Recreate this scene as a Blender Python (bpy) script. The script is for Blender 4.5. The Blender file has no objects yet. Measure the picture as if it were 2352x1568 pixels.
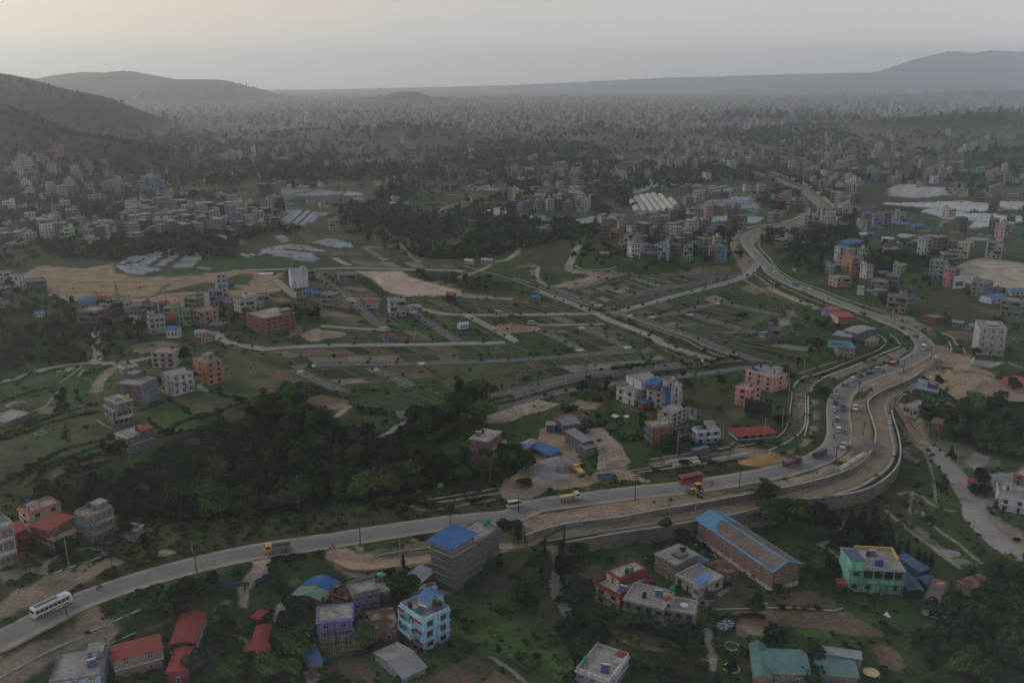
import bpy,math,random
import numpy as np
arr=np.array
from mathutils import Vector,Matrix
R=random.Random(7);RU=R.uniform;from math import cos,sin
NR=np.random.RandomState(11)
SC=bpy.context.scene
COL=SC.collection
rad=math.radians
# ---------------------------------------------------------------- camera, sky, sun, exposure
F=2090.0
CAMZ=130.0
V0=190.0
PITCH=math.atan((784-V0)/F)
SP,CP=sin(PITCH),cos(PITCH)
cam=bpy.data.objects.new('camera',bpy.data.cameras.new('camera'))
COL.objects.link(cam)
cam.location=(0,0,CAMZ)
cam.rotation_euler=(math.pi/2-PITCH,0,0)
cam.data.sensor_width=36
cam.data.lens=36*F/2352
cam.data.clip_start=1
cam.data.clip_end=90000
SC.camera=cam
SUN_EL,SUN_AZ=rad(24),rad(-58)
w=bpy.data.worlds.new('World');SC.world=w;w.use_nodes=True
nt=w.node_tree;nt.nodes.clear()
def N(t,**k):
 n=nt.nodes.new(t)
 for a,b in k.items():setattr(n,a,b)
 return n
L=lambda a,b:nt.links.new(a,b)
out=N('ShaderNodeOutputWorld');bg=N('ShaderNodeBackground');bg.inputs[1].default_value=0.115
sky=N('ShaderNodeTexSky',sky_type='NISHITA',sun_disc=False,sun_elevation=SUN_EL,sun_rotation=SUN_AZ,altitude=1400,air_density=1.0,dust_density=6.0,ozone_density=1.0)
tc=N('ShaderNodeTexCoord');sep=N('ShaderNodeSeparateXYZ');L(tc.outputs['Generated'],sep.inputs[0])
el=N('ShaderNodeMapRange');L(sep.outputs[2],el.inputs[0]);el.inputs[1].default_value=-0.02;el.inputs[2].default_value=0.5
ramp=N('ShaderNodeValToRGB');L(el.outputs[0],ramp.inputs[0])
e=ramp.color_ramp.elements
SKYC=[(0.0,(9.9,9.9,9.9)),(0.08,(9.9,9.6,9.2)),(0.15,(7.5,6.9,6.3)),(0.25,(6.2,5.5,5.15)),(0.6,(4.1,4.0,4.2)),(1.0,(3.2,3.4,4.1))]
e[0].position=0;e[0].color=(*[c/10 for c in SKYC[0][1]],1);e[1].position=1;e[1].color=(*[c/10 for c in SKYC[-1][1]],1)
for p_,c_ in SKYC[1:-1]:
 q=e.new(p_);q.color=(*[c/10 for c in c_],1)
mul=N('ShaderNodeVectorMath',operation='SCALE');L(ramp.outputs[0],mul.inputs[0]);mul.inputs[3].default_value=10.0
# warm glow round the veiled sun
dt=N('ShaderNodeVectorMath',operation='DOT_PRODUCT');L(tc.outputs['Generated'],dt.inputs[0])
dt.inputs[1].default_value=(sin(rad(-44))*cos(rad(9)),cos(rad(-44))*cos(rad(9)),sin(rad(9)))
gl=N('ShaderNodeMapRange',interpolation_type='SMOOTHSTEP');L(dt.outputs['Value'],gl.inputs[0]);gl.inputs[1].default_value=0.72;gl.inputs[2].default_value=1.0
gm=N('ShaderNodeMix',data_type='RGBA',blend_type='ADD');gm.inputs[0].default_value=1.0
gs=N('ShaderNodeVectorMath',operation='SCALE');gs.inputs[0].default_value=(2.2,.9,-.5);L(gl.outputs[0],gs.inputs[3])
L(mul.outputs[0],gm.inputs[6]);L(gs.outputs[0],gm.inputs[7])
mx=N('ShaderNodeMix',data_type='RGBA');mx.inputs[0].default_value=0.93
L(sky.outputs[0],mx.inputs[6]);L(gm.outputs[2],mx.inputs[7]);L(mx.outputs[2],bg.inputs[0]);L(bg.outputs[0],out.inputs[0])
sd=bpy.data.lights.new('sun','SUN');sd.energy=1.1;sd.angle=rad(10);sd.color=(1.0,0.88,0.74)
so=bpy.data.objects.new('sun',sd);COL.objects.link(so)
sv=Vector((sin(SUN_AZ)*cos(SUN_EL),cos(SUN_AZ)*cos(SUN_EL),sin(SUN_EL)))
so.rotation_euler=sv.to_track_quat('Z','Y').to_euler()
vs=SC.view_settings;vs.view_transform='Standard';vs.look='None';vs.gamma=1;vs.exposure=0.0;vs.use_curve_mapping=False
SC.cycles.volume_bounces=3
SC.cycles.max_bounces=4
HAZE=1.2e-4
# ---------------------------------------------------------------- picture units -> world
TILE=dict(a=(0,1176),b=(588,1176),c=(1176,1176),d=(1764,1176),e=(0,784),f=(588,784),g=(1176,784),h=(1764,784),i=(0,392),j=(588,392),k=(1176,392),l=(1764,392))
def pts(s):
 o,k,r=(0,0),1.0,[]
 for t in s.split():
  if t in TILE:o,k=TILE[t],0.25
  elif t.lower()in TILE:o,k=TILE[t.lower()],2.5
  elif t=='P':o,k=(0,0),1.0
  else:
   x,y=t.split(',');r.append((o[0]+float(x)*k,o[1]+float(y)*k))
 return r
def ray(u,v):
 x,y=(u-1176)/F,(v-784)/F
 d=arr((x,CP-y*SP,-SP-y*CP));return d
def at_depth(u,v,D):
 d=ray(u,v);t=D/d[1];return(d[0]*t,D,CAMZ+d[2]*t)
def onz(u,v,z):
 d=ray(u,v);t=(z-CAMZ)/d[2];return(d[0]*t,d[1]*t,z)
def proj(x,y,z):
 zz=z-CAMZ;dep=y*CP-zz*SP;up=y*SP+zz*CP
 return 1176+F*x/dep,784-F*up/dep,dep
# ---------------------------------------------------------------- terrain
def vnoise(x,y,seed=0):
 xi=np.floor(x).astype(np.int64);yi=np.floor(y).astype(np.int64);fx=x-xi;fy=y-yi
 fx=fx*fx*(3-2*fx);fy=fy*fy*(3-2*fy)
 def h(a,b):
  n=(a*374761393+b*668265263+seed*974634777)&0x7fffffff
  n=((n^(n>>13))*1274126177)&0x7fffffff
  return((n^(n>>16))&0xffff)/65535.0
 return(h(xi,yi)*(1-fx)+h(xi+1,yi)*fx)*(1-fy)+(h(xi,yi+1)*(1-fx)+h(xi+1,yi+1)*fx)*fy
def fbm(x,y,sc,oct=4,seed=0):
 s=0;a=0.5;t=0
 for o in range(oct):
  s=s+a*vnoise(x/sc,y/sc,seed+o);t+=a;a*=0.5;sc*=0.5
 return s/t
def sgd(px,py,P,closed=False):
 """distance to a polyline and the parameter (index + fraction) of the nearest point"""
 best=np.full(px.shape,1e18);par=np.zeros(px.shape)
 n=len(P)
 for k in range(n if closed else n-1):
  ax,ay=P[k][0],P[k][1];bx,by=P[(k+1)%n][0],P[(k+1)%n][1]
  dx,dy=bx-ax,by-ay;l2=dx*dx+dy*dy+1e-9
  t=np.clip(((px-ax)*dx+(py-ay)*dy)/l2,0,1)
  d=(px-ax-t*dx)**2+(py-ay-t*dy)**2
  m=d<best;best=np.where(m,d,best);par=np.where(m,k+t,par)
 return np.sqrt(best),par
def ins(px,py,P):
 c=np.zeros(px.shape,bool);n=len(P)
 for k in range(n):
  ax,ay=P[k][0],P[k][1];bx,by=P[(k+1)%n][0],P[(k+1)%n][1]
  if ay==by:continue
  m=((ay>py)!=(by>py))&(px<(bx-ax)*(py-ay)/(by-ay)+ax)
  c^=m
 return c
def sstep(x):x=np.clip(x,0,1);return x*x*(3-2*x)
RIDGES=[]
def ridge(s,D,width,rough=0.12):
 P=[]
 for(u,v)in pts('P '+s):P.append(at_depth(u,v,D))
 RIDGES.append((P,width,rough))
ridge('-500,120 -200,140 0,168 60,184 130,205 190,216 240,243 285,278 330,296 400,325',2300,420)
ridge('-400,215 -150,235 0,250 45,290 100,312 200,322 255,338 330,372 385,402',1320,250)
ridge('-500,150 -100,172 40,177 110,183 150,171 200,166 250,168 290,163 400,183 500,183 560,199 600,216 700,234 745,242',7000,1000)
ridge('885,222 905,212 960,210 985,222',6500,260)
ridge('2030,166 2055,157 2100,140 2180,118 2230,125 2280,118 2360,120 2500,112 2800,130',13500,1500)
ridge('500,222 700,207 1176,196 1500,180 1800,171 2055,166 2500,160 3000,160',16300,1500)
ridge('700,237 1000,232 1100,224 1300,222 1500,226 1900,222 2200,212 2500,203 2900,200',7500,650,0.25)
ridge('1300,292 1360,278 1400,280 1440,292',2500,70)
ridge('1600,275 1700,262 1800,260 1900,266 1980,275',3000,220)
ridge('1950,290 2050,272 2200,262 2352,258 2600,250',2500,260)
ridge('780,300 900,290 1000,290 1080,300',2300,160)
ridge('2080,350 2200,345 2352,350 2600,350',1560,120)
def hills(x,y):
 h=np.zeros(np.shape(x))
 for P,wd,rough in RIDGES:
  x0=min(p[0]for p in P)-3*wd;x1=max(p[0]for p in P)+3*wd;y0=P[0][1]-3*wd;y1=P[0][1]+3*wd
  m=(x>x0)&(x<x1)&(y>y0)&(y<y1)
  if not m.any():continue
  xs,ys=x[m],y[m]
  d,par=sgd(xs,ys,P)
  zc=np.interp(par,np.arange(len(P)),[max(p[2],2)for p in P])
  k=np.exp(-(d/wd)**2)
  n=(fbm(xs,ys,wd*0.5,4,5)-0.5)*rough*2
  hh=zc*k*(1+n*(1-k*0.7))
  h[m]=np.maximum(h[m],hh)
 return h
GX0,GY0,GS,GW,GH=-430.0,130.0,0.8,1080,860
gy,gx=np.mgrid[0:GH,0:GW];gx=gx*GS+GX0;gy=gy*GS+GY0
HM=np.zeros((GH,GW))
def smooth(P,step=2.0):
 """Catmull-Rom through the points"""
 P=[arr(p,float)for p in P];r=[]
 Q=[2*P[0]-P[1]]+P+[2*P[-1]-P[-2]]
 for k in range(1,len(Q)-2):
  p0,p1,p2,p3=Q[k-1:k+3];n=max(1,int(np.linalg.norm(p2[:2]-p1[:2])/step))
  for j in range(n):
   t=j/n
   r.append(0.5*(2*p1+(p2-p0)*t+(2*p0-5*p1+4*p2-p3)*t*t+(3*p1-p0-3*p2+p3)*t**3))
 r.append(P[-1]);return r
def lv(s,zp,z,feather,add=False,first=''):
 P=[onz(u,v,0)for u,v in pts(first)]+[onz(u,v,zp)for u,v in pts(s)]
 xs=[p[0]for p in P];ys=[p[1]for p in P];f=feather*1.5+2
 i0,i1=int((min(xs)-f-GX0)/GS),int((max(xs)+f-GX0)/GS)+1;j0,j1=int((min(ys)-f-GY0)/GS),int((max(ys)+f-GY0)/GS)+1
 i0,j0,i1,j1=max(i0,0),max(j0,0),min(i1,GW),min(j1,GH)
 if i0>=i1 or j0>=j1:return
 X,Y=gx[j0:j1,i0:i1],gy[j0:j1,i0:i1]
 d,_=sgd(X,Y,P,True);sd_=np.where(ins(X,Y,P),d,-d)
 k=sstep(sd_/feather+0.5)
 HM[j0:j1,i0:i1]=HM[j0:j1,i0:i1]+k*z if add else HM[j0:j1,i0:i1]*(1-k)+z*k
UPWALL='C 12,21.2 30,15 47,11 70,7.5 100,4 P 1500,1172 1620,1152 1726,1133 H 0,137 33,130 65,121 85,111 96,98 99,85 96,73 92,60 92.5,54 100,48 108,43.5 125,37 140,29'
LOWALL='C 48,27.8 70,24 100,18.8 140,13 173,7.2 P 1700,1178 H 18,147 51,143.2 80,138.5 100,131 115,119 121,108 121.5,95 119,82 115,70 113.5,63'
def H(x,y):
 x=np.asarray(x,float);y=np.asarray(y,float)
 h=hills(x,y)
 fx=np.clip((x-GX0)/GS,0,GW-1.001);fy=np.clip((y-GY0)/GS,0,GH-1.001)
 ii=fx.astype(int);jj=fy.astype(int);a=fx-ii;b=fy-jj
 m=(HM[jj,ii]*(1-a)+HM[jj,ii+1]*a)*(1-b)+(HM[jj+1,ii]*(1-a)+HM[jj+1,ii+1]*a)*b
 return h+m
_cache={}
TS=170.0*(1.006**np.arange(720))
def G(u,v,z=None):
 """picture point -> world point on the terrain"""
 if z is not None:return onz(u,v,z)
 d=ray(u,v);t=TS
 X,Y,Z=d[0]*t,d[1]*t,CAMZ+d[2]*t
 b=Z-H(X,Y)
 k=np.argmax(b<0)if(b<0).any()else len(t)-1
 if k==0:k=1
 f=b[k-1]/(b[k-1]-b[k]+1e-9);tt=t[k-1]+f*(t[k]-t[k-1])
 for _ in range(4):
  x,y=d[0]*tt,d[1]*tt;zz=float(H(arr([x]),arr([y]))[0])
  if d[2]<-0.02:tt=tt*0.5+0.5*(zz-CAMZ)/d[2]
 x,y=d[0]*tt,d[1]*tt
 return(x,y,float(H(arr([x]),arr([y]))[0]))
def Hz(x,y):return float(H(arr([x]),arr([y]))[0])
# levels: broad relief first, then the road cutting and its retaining walls
lv('P -200,1650 -60,1560 120,1480 330,1425 560,1352 720,1330 900,1310 1140,1290 1300,1262 1500,1232 1700,1500 1200,1750 -100,1800',-3,-6.0,16)
lv('P 160,1170 340,1080 520,1000 660,990 820,1045 1000,1060 1060,1105 900,1130 600,1180 300,1205',-4,-9.0,28)
lv('J 80,36 130,34 190,52 195,64 180,80 150,78 125,66 90,54',-3,-12.0,50)
lv('P -60,780 160,740 230,820 60,880 -60,900',-3,-7.0,35)
lv('K 48,64 80,56 140,70 150,83 90,88 60,84',6,9.0,60)
lv('K 0,70 20,62 40,64 48,90 20,96 0,88',3,5.0,50)
lv('P 60,930 260,900 340,960 250,1060 -60,1120 -60,950',0,3.0,30)
lv('H 156,24 170,33 160,50 P 2400,860 2900,900 2800,1900 1700,1800 1500,1500 1400,1262 1250,1262 P 1176,1262',-3,-3.2,1.2,first=UPWALL)
lv('P 1206,1228 1160,1236 1000,1262 900,1275 862,1283 862,1306 1000,1292 1176,1264 1300,1245',-2,-2.6,3)
lv(LOWALL+' P 2062,930 2150,985 2250,960 2400,880 2900,900 2800,1900 1500,1900 1380,1700 1290,1400 1250,1290',-3.2,-8.0,1.3)
lv('H 0,99 15,93 27,87 32,80 33.5,70 34,49 37,47 42,39 52,32.5 70,25.5 110,8 108,4 90,13 70,21 50,29 34,34 26.5,40 22.5,47 21,60 20,72 17,80 10,88 0,93',-1.0,-2.2,2)
# ---------------------------------------------------------------- materials
MATS={}
def mat(name,rgb=None,rough=0.85,var=0.25,scale=2.0,metal=0.0,bump=0.0,ribs=0.0,rust=0.0,win=False,rand=0.0,spec=0.12,attr=None,trans=0.0):
 """colour (or the object's own colour when rgb is None) x world-space noise, plus relief, ribs, rust"""
 if name in MATS:return MATS[name]
 m=bpy.data.materials.new(name);m.use_nodes=True;t=m.node_tree;t.nodes.clear();MATS[name]=m
 def n(ty,**k):
  q=t.nodes.new(ty)
  for a,b in k.items():setattr(q,a,b)
  return q
 l=t.links.new
 o=n('ShaderNodeOutputMaterial');b=n('ShaderNodeBsdfPrincipled');l(b.outputs[0],o.inputs[0])
 b.inputs['Roughness'].default_value=rough;b.inputs['Metallic'].default_value=metal;b.inputs['Specular IOR Level'].default_value=spec
 geo=n('ShaderNodeNewGeometry')
 if attr:c=n('ShaderNodeAttribute',attribute_name=attr).outputs['Color']
 elif rgb is None:c=n('ShaderNodeObjectInfo').outputs['Color']
 else:
  q=n('ShaderNodeRGB');q.outputs[0].default_value=(*rgb,1);c=q.outputs[0]
 ns=n('ShaderNodeTexNoise');ns.inputs['Scale'].default_value=scale;ns.inputs['Detail'].default_value=6;ns.inputs['Roughness'].default_value=0.65
 l(geo.outputs['Position'],ns.inputs['Vector'])
 mr=n('ShaderNodeMapRange');mr.inputs[1].default_value=0.3;mr.inputs[2].default_value=0.7;mr.inputs[3].default_value=1-var;mr.inputs[4].default_value=1+var
 l(ns.outputs[0],mr.inputs[0]);f=mr.outputs[0]
 if not win:
  n2=n('ShaderNodeTexNoise');n2.inputs['Scale'].default_value=scale*0.13;n2.inputs['Detail'].default_value=3;l(geo.outputs['Position'],n2.inputs['Vector'])
  m2=n('ShaderNodeMapRange');m2.inputs[1].default_value=0.3;m2.inputs[2].default_value=0.7;m2.inputs[3].default_value=1-var*0.8;m2.inputs[4].default_value=1+var*0.8
  l(n2.outputs[0],m2.inputs[0]);q=n('ShaderNodeMath',operation='MULTIPLY');l(f,q.inputs[0]);l(m2.outputs[0],q.inputs[1]);f=q.outputs[0]
 if rand:
  oi=n('ShaderNodeObjectInfo');m3=n('ShaderNodeMapRange');m3.inputs[3].default_value=1-rand;m3.inputs[4].default_value=1+rand;l(oi.outputs['Random'],m3.inputs[0])
  q=n('ShaderNodeMath',operation='MULTIPLY');l(f,q.inputs[0]);l(m3.outputs[0],q.inputs[1]);f=q.outputs[0]
 if name in('plaster','concrete'):
  sx=n('ShaderNodeVectorMath',operation='MULTIPLY');sx.inputs[1].default_value=(1.6,1.6,0.12);l(geo.outputs['Position'],sx.inputs[0])
  n3=n('ShaderNodeTexNoise');n3.inputs['Scale'].default_value=1.0;n3.inputs['Detail'].default_value=5;l(sx.outputs[0],n3.inputs['Vector'])
  m4=n('ShaderNodeMapRange');m4.inputs[1].default_value=0.35;m4.inputs[2].default_value=0.6;m4.inputs[3].default_value=0.62;m4.inputs[4].default_value=1.05;l(n3.outputs[0],m4.inputs[0])
  q=n('ShaderNodeMath',operation='MULTIPLY');l(f,q.inputs[0]);l(m4.outputs[0],q.inputs[1]);f=q.outputs[0]
 v=n('ShaderNodeVectorMath',operation='SCALE');l(c,v.inputs[0]);l(f,v.inputs[3]);c=v.outputs[0]
 if rust:
  n4=n('ShaderNodeTexNoise');n4.inputs['Scale'].default_value=0.35;n4.inputs['Detail'].default_value=6;l(geo.outputs['Position'],n4.inputs['Vector'])
  m5=n('ShaderNodeMapRange');m5.inputs[1].default_value=0.62-0.25*rust;m5.inputs[2].default_value=0.72-0.25*rust;l(n4.outputs[0],m5.inputs[0])
  x=n('ShaderNodeMix',data_type='RGBA');l(m5.outputs[0],x.inputs[0]);l(c,x.inputs[6]);x.inputs[7].default_value=(0.10,0.055,0.035,1);c=x.outputs[2]
 if name=='brickwork':
  uvn=n('ShaderNodeTexCoord');br=n('ShaderNodeTexBrick');br.inputs['Scale'].default_value=1.0;br.inputs['Brick Width'].default_value=0.24;br.inputs['Row Height'].default_value=0.085;br.inputs['Mortar Size'].default_value=0.012
  se=n('ShaderNodeSeparateXYZ');l(geo.outputs['Position'],se.inputs[0]);ad=n('ShaderNodeMath',operation='ADD');l(se.outputs[0],ad.inputs[0]);l(se.outputs[1],ad.inputs[1])
  cb=n('ShaderNodeCombineXYZ');l(ad.outputs[0],cb.inputs[0]);l(se.outputs[2],cb.inputs[1]);l(cb.outputs[0],br.inputs['Vector'])
  x=n('ShaderNodeMix',data_type='RGBA');l(br.outputs['Fac'],x.inputs[0]);l(c,x.inputs[6]);x.inputs[7].default_value=(0.2,0.17,0.15,1);c=x.outputs[2]
 if win:
 # far buildings: openings as small dark rectangles per storey, from the wall's own metres
  uv=n('ShaderNodeUVMap');se=n('ShaderNodeSeparateXYZ');l(uv.outputs[0],se.inputs[0]);fs=[]
  for ax,per,lo,hi in((0,2.9,0.30,0.72),(1,3.0,0.35,0.78)):
   q=n('ShaderNodeMath',operation='DIVIDE');l(se.outputs[ax],q.inputs[0]);q.inputs[1].default_value=per
   q2=n('ShaderNodeMath',operation='FRACT');l(q.outputs[0],q2.inputs[0])
   a1=n('ShaderNodeMath',operation='GREATER_THAN');l(q2.outputs[0],a1.inputs[0]);a1.inputs[1].default_value=lo
   a2=n('ShaderNodeMath',operation='LESS_THAN');l(q2.outputs[0],a2.inputs[0]);a2.inputs[1].default_value=hi
   q3=n('ShaderNodeMath',operation='MULTIPLY');l(a1.outputs[0],q3.inputs[0]);l(a2.outputs[0],q3.inputs[1]);fs.append(q3.outputs[0])
  q=n('ShaderNodeMath',operation='MULTIPLY');l(fs[0],q.inputs[0]);l(fs[1],q.inputs[1])
  x=n('ShaderNodeMix',data_type='RGBA');l(q.outputs[0],x.inputs[0]);l(c,x.inputs[6]);x.inputs[7].default_value=(0.02,0.022,0.025,1);c=x.outputs[2]
 l(c,b.inputs['Base Color'])
 hsrc=ns.outputs[0]
 if ribs:
  wv=n('ShaderNodeTexWave',wave_type='BANDS',bands_direction='X');wv.inputs['Scale'].default_value=ribs
  tcn=n('ShaderNodeUVMap');l(tcn.outputs[0],wv.inputs['Vector']);hsrc=wv.outputs['Fac']
 if bump or ribs:
  bp=n('ShaderNodeBump');bp.inputs['Strength'].default_value=1.0;bp.inputs['Distance'].default_value=bump or 0.05;l(hsrc,bp.inputs['Height']);l(bp.outputs[0],b.inputs['Normal'])
 return m
PL=lambda:mat('plaster',var=0.16,scale=1.2)
CONC=lambda:mat('concrete',(0.23,0.215,0.195),var=0.35,scale=1.0,bump=0.02)
COLR=dict(white=(.55,.56,.56),cream=(.52,.47,.34),pink=(.50,.27,.25),salmon=(.46,.20,.15),grey=(.20,.20,.20),dgrey=(.12,.12,.125),brick=(.17,.065,.045),yellow=(.52,.40,.16),blue=(.13,.24,.42),lblue=(.25,.42,.53),violet=(.23,.21,.42),teal=(.15,.36,.35),mint=(.21,.42,.34),green=(.34,.42,.30),lime=(.13,.45,.12),orange=(.45,.17,.07),brown=(.14,.10,.07),red=(.26,.045,.04),beige=(.33,.27,.2),bgrey=(.17,.21,.27),pale=(.44,.43,.40),darkred=(.16,.035,.035),sheet=(.30,.32,.34),bluesheet=(.045,.13,.33),greensheet=(.18,.27,.20),tealsheet=(.10,.21,.20),rustsheet=(.20,.14,.11),plastic=(.42,.43,.43))
# ---------------------------------------------------------------- mesh helpers
def no(name,me,parent=None,mt=None,color=None):
 o=bpy.data.objects.new(name,me);COL.objects.link(o)
 if parent is not None:o.parent=parent
 if mt is not None and me is not None and not me.materials:me.materials.append(mt)
 if color is not None:o.color=(*COLR.get(color,(0.5,0.5,0.5)),1)if isinstance(color,str)else(*color,1)
 return o
def tag(o,label=None,cat=None,group=None,kind=None):
 if label:o['label']=label
 if cat:o['category']=cat
 if group:o['group']=group
 if kind:o['kind']=kind
 return o
def pyd(name,V,Fs,mt=None,mats=None,fm=None,uv=None):
 me=bpy.data.meshes.new(name);me.from_pydata([tuple(map(float,v))for v in V],[],Fs)
 for q in(mats or([mt]if mt else[])):me.materials.append(q)
 if fm is not None:me.polygons.foreach_set('material_index',fm)
 if uv is not None:
  ul=me.uv_layers.new(name='UVMap');ul.data.foreach_set('uv',arr(uv,float).ravel())
 me.update();return me
class MB:
 """collects boxes, quads and tubes into one mesh; each face keeps a material slot"""
 def __init__(s):s.V=[];s.F=[];s.M=[];s.U=[]
 def face(s,P,m=0,uv=None):
  k=len(s.V);s.V+=[tuple(p)for p in P];s.F.append(tuple(range(k,k+len(P))));s.M.append(m);s.U+=uv or[(0,0)]*len(P)
 def box(s,x0,y0,z0,x1,y1,z1,m=0,top=None):
  A=[(x0,y0),(x1,y0),(x1,y1),(x0,y1)];P=0
  for i in range(4):
   (ax,ay),(bx,by)=A[i],A[(i+1)%4];ln=abs(bx-ax)+abs(by-ay)
   s.face([(ax,ay,z0),(bx,by,z0),(bx,by,z1),(ax,ay,z1)],m,[(P,z0),(P+ln,z0),(P+ln,z1),(P,z1)]);P+=ln
  t=m if top is None else top
  s.face([(x0,y0,z1),(x1,y0,z1),(x1,y1,z1),(x0,y1,z1)],t,[(x0,0),(x1,0),(x1,0),(x0,0)])
  s.face([(x0,y1,z0),(x1,y1,z0),(x1,y0,z0),(x0,y0,z0)],m)
 def tube(s,a,b,r,n=6,m=0,r2=None,cap=True):
  a=Vector(a);b=Vector(b);d=(b-a).normalized();x=d.orthogonal().normalized();y=d.cross(x);r2=r if r2 is None else r2
  k=len(s.V)
  for q,rr in((a,r),(b,r2)):
   for i in range(n):
    t=2*math.pi*i/n;s.V.append(tuple(q+x*cos(t)*rr+y*sin(t)*rr))
  for i in range(n):
   j=(i+1)%n;s.F.append((k+i,k+j,k+n+j,k+n+i));s.M.append(m);s.U+=[(0,0)]*4
  if cap:
   s.F.append(tuple(k+n+i for i in range(n)));s.M.append(m);s.U+=[(0,0)]*n
   s.F.append(tuple(k+n-1-i for i in range(n)));s.M.append(m);s.U+=[(0,0)]*n
 def mesh(s,name,*mats):return pyd(name,s.V,s.F,mats=mats,fm=s.M,uv=s.U)
 def build(s,name,parent=None,*mats,color=None):return no(name,s.mesh(name,*mats),parent,None,color)
CH={}
def cube(mt):
 k='cube'+mt.name
 if k not in CH:
  b=MB();b.box(-.5,-.5,0,.5,.5,1);CH[k]=b.mesh('block',mt)
 return CH[k]
def bk(name,parent,x0,y0,z0,x1,y1,z1,mt,color=None):
 o=no(name,cube(mt),parent,None,color);o.location=((x0+x1)/2,(y0+y1)/2,z0);o.scale=(abs(x1-x0),abs(y1-y0),z1-z0);return o
def root(name,loc,rz=0,label=None,cat=None,group=None):
 o=bpy.data.objects.new(name,None);COL.objects.link(o);o.location=loc;o.rotation_euler=(0,0,rz);o.empty_display_size=0.5
 return tag(o,label,cat,group)
def copy_tree(o,parent=None):
 c=o.copy();COL.objects.link(c);c.parent=parent
 for ch in o.children:copy_tree(ch,c)
 return c
# ---------------------------------------------------------------- the ground and what is painted on it
NR_,NC_=600,920
inv=np.linspace(1/178.0,1/2600.0,520)
rr=1/inv
rr=np.concatenate([rr[:-1],np.geomspace(rr[-1],17600,110)]);NR_=len(rr)
an=np.linspace(-rad(35),rad(35),NC_)
GXv=(rr[:,None]*np.tan(an)[None,:]);GYv=np.repeat(rr[:,None],NC_,1)
GXv=GXv.ravel();GYv=GYv.ravel()
GZv=H(GXv,GYv)
# a picture-size map from ground to picture for quick lookups when painting by region
C=np.zeros((len(GXv),3));SCRUB=np.ones(len(GXv))*0.5
def mixc(m,rgb,k=1.0):
 C[m]=C[m]*(1-k)[:,None]+arr(rgb)[None,:]*k[:,None]if not np.isscalar(k)else C[m]*(1-k)+arr(rgb)*k
n1=fbm(GXv,GYv,60,4,1);n2=fbm(GXv,GYv,14,3,2);n3=fbm(GXv,GYv,4,2,3)
g1=arr((.027,.047,.015));g2=arr((.046,.066,.022));br=arr((.105,.080,.052))
HI=hills(GXv,GYv)
C[:]=g1*(1-n2)[:,None]+g2*n2[:,None]
farf=sstep((GYv-620)/500)
k=sstep((n1-0.50)/0.12)*farf*0.75;C=C*(1-k)[:,None]+arr((.088,.078,.052))*k[:,None]
k=sstep((n2-0.66)/0.06)*(0.35+0.5*farf);C=C*(1-k)[:,None]+br*k[:,None]
k=sstep((HI-14)/14)*sstep((GYv-1100)/300);C=C*(1-k)[:,None]+arr((.018,.027,.013))*k[:,None];farf=farf*(1-k)
k=sstep((GYv-5500)/2500);C=C*(1-k)[:,None]+arr((.09,.10,.10))*k[:,None]  # far hills and ground paled with distance, haze mixed into their colour
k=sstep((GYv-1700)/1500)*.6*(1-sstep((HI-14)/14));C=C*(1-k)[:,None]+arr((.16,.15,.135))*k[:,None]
# small field patches far away
for sc_,sd_,cc in((22,31,(.13,.11,.075)),(35,41,(.05,.075,.03)),(18,51,(.02,.03,.014))):
 n=vnoise(GXv/sc_,GYv/(sc_*0.5),sd_);k=sstep((n-0.72)/0.05)*farf*0.8;C=C*(1-k)[:,None]+arr(cc)*k[:,None]
PAL=dict(soil=(.115,.085,.058),dsoil=(.08,.062,.043),lsoil=(.17,.135,.095),sand=(.27,.195,.13),pitch=(.35,.29,.215),dirt=(.225,.175,.12),ldirt=(.28,.23,.165),gravel=(.25,.235,.215),green=(.034,.058,.019),dgreen=(.016,.026,.011),bgreen=(.048,.092,.020),lawn=(.060,.074,.024),olive=(.044,.050,.022),bund=(.010,.017,.007),tgreen=(.058,.078,.031),paleg=(.10,.11,.06),stony=(.21,.18,.14),grey=(.20,.19,.175),plaza=(.42,.36,.27),pale=(.24,.21,.165))
def rgn(P,feather):
 xs=[p[0]for p in P];ys=[p[1]for p in P]
 m=np.nonzero((GXv>min(xs)-feather)&(GXv<max(xs)+feather)&(GYv>min(ys)-feather)&(GYv<max(ys)+feather))[0]
 return m
def wob(m,a):
 x,y=GXv[m],GYv[m];s=max(a*2.5,1.5)
 return x+(fbm(x,y,s,2,71)-0.5)*2*a,y+(fbm(x,y,s,2,72)-0.5)*2*a
def pt(c,s,f=0.6,wobble=0.8,scrub=0.0,k=1.0,mott=0.0):
 P=[G(u,v)for u,v in pts(s)];m=rgn(P,f+wobble+1)
 if len(m)==0:return
 x,y=wob(m,wobble);d,_=sgd(x,y,P,True);sd_=np.where(ins(x,y,P),d,-d)
 kk=sstep(sd_/f+0.5)*k
 if mott:kk=kk*sstep((fbm(x,y,mott,3,91)-0.42)/0.16)
 C[m]=C[m]*(1-kk)[:,None]+arr(PAL[c])*kk[:,None];SCRUB[m]=SCRUB[m]*(1-kk)+scrub*kk
def sk(c,s,width,f=0.5,wobble=0.4,scrub=0.0,k=1.0,zp=None,sm=True):
 P=[G(u,v,zp)for u,v in pts(s)]
 if sm:P=smooth([p[:2]for p in P],3.0)
 m=rgn(P,width+f+wobble+1)
 if len(m)==0:return
 x,y=wob(m,wobble);d,_=sgd(x,y,P)
 kk=sstep((width/2-d)/f+0.5)*k
 C[m]=C[m]*(1-kk)[:,None]+arr(PAL[c])*kk[:,None];SCRUB[m]=SCRUB[m]*(1-kk)+scrub*kk
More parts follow.
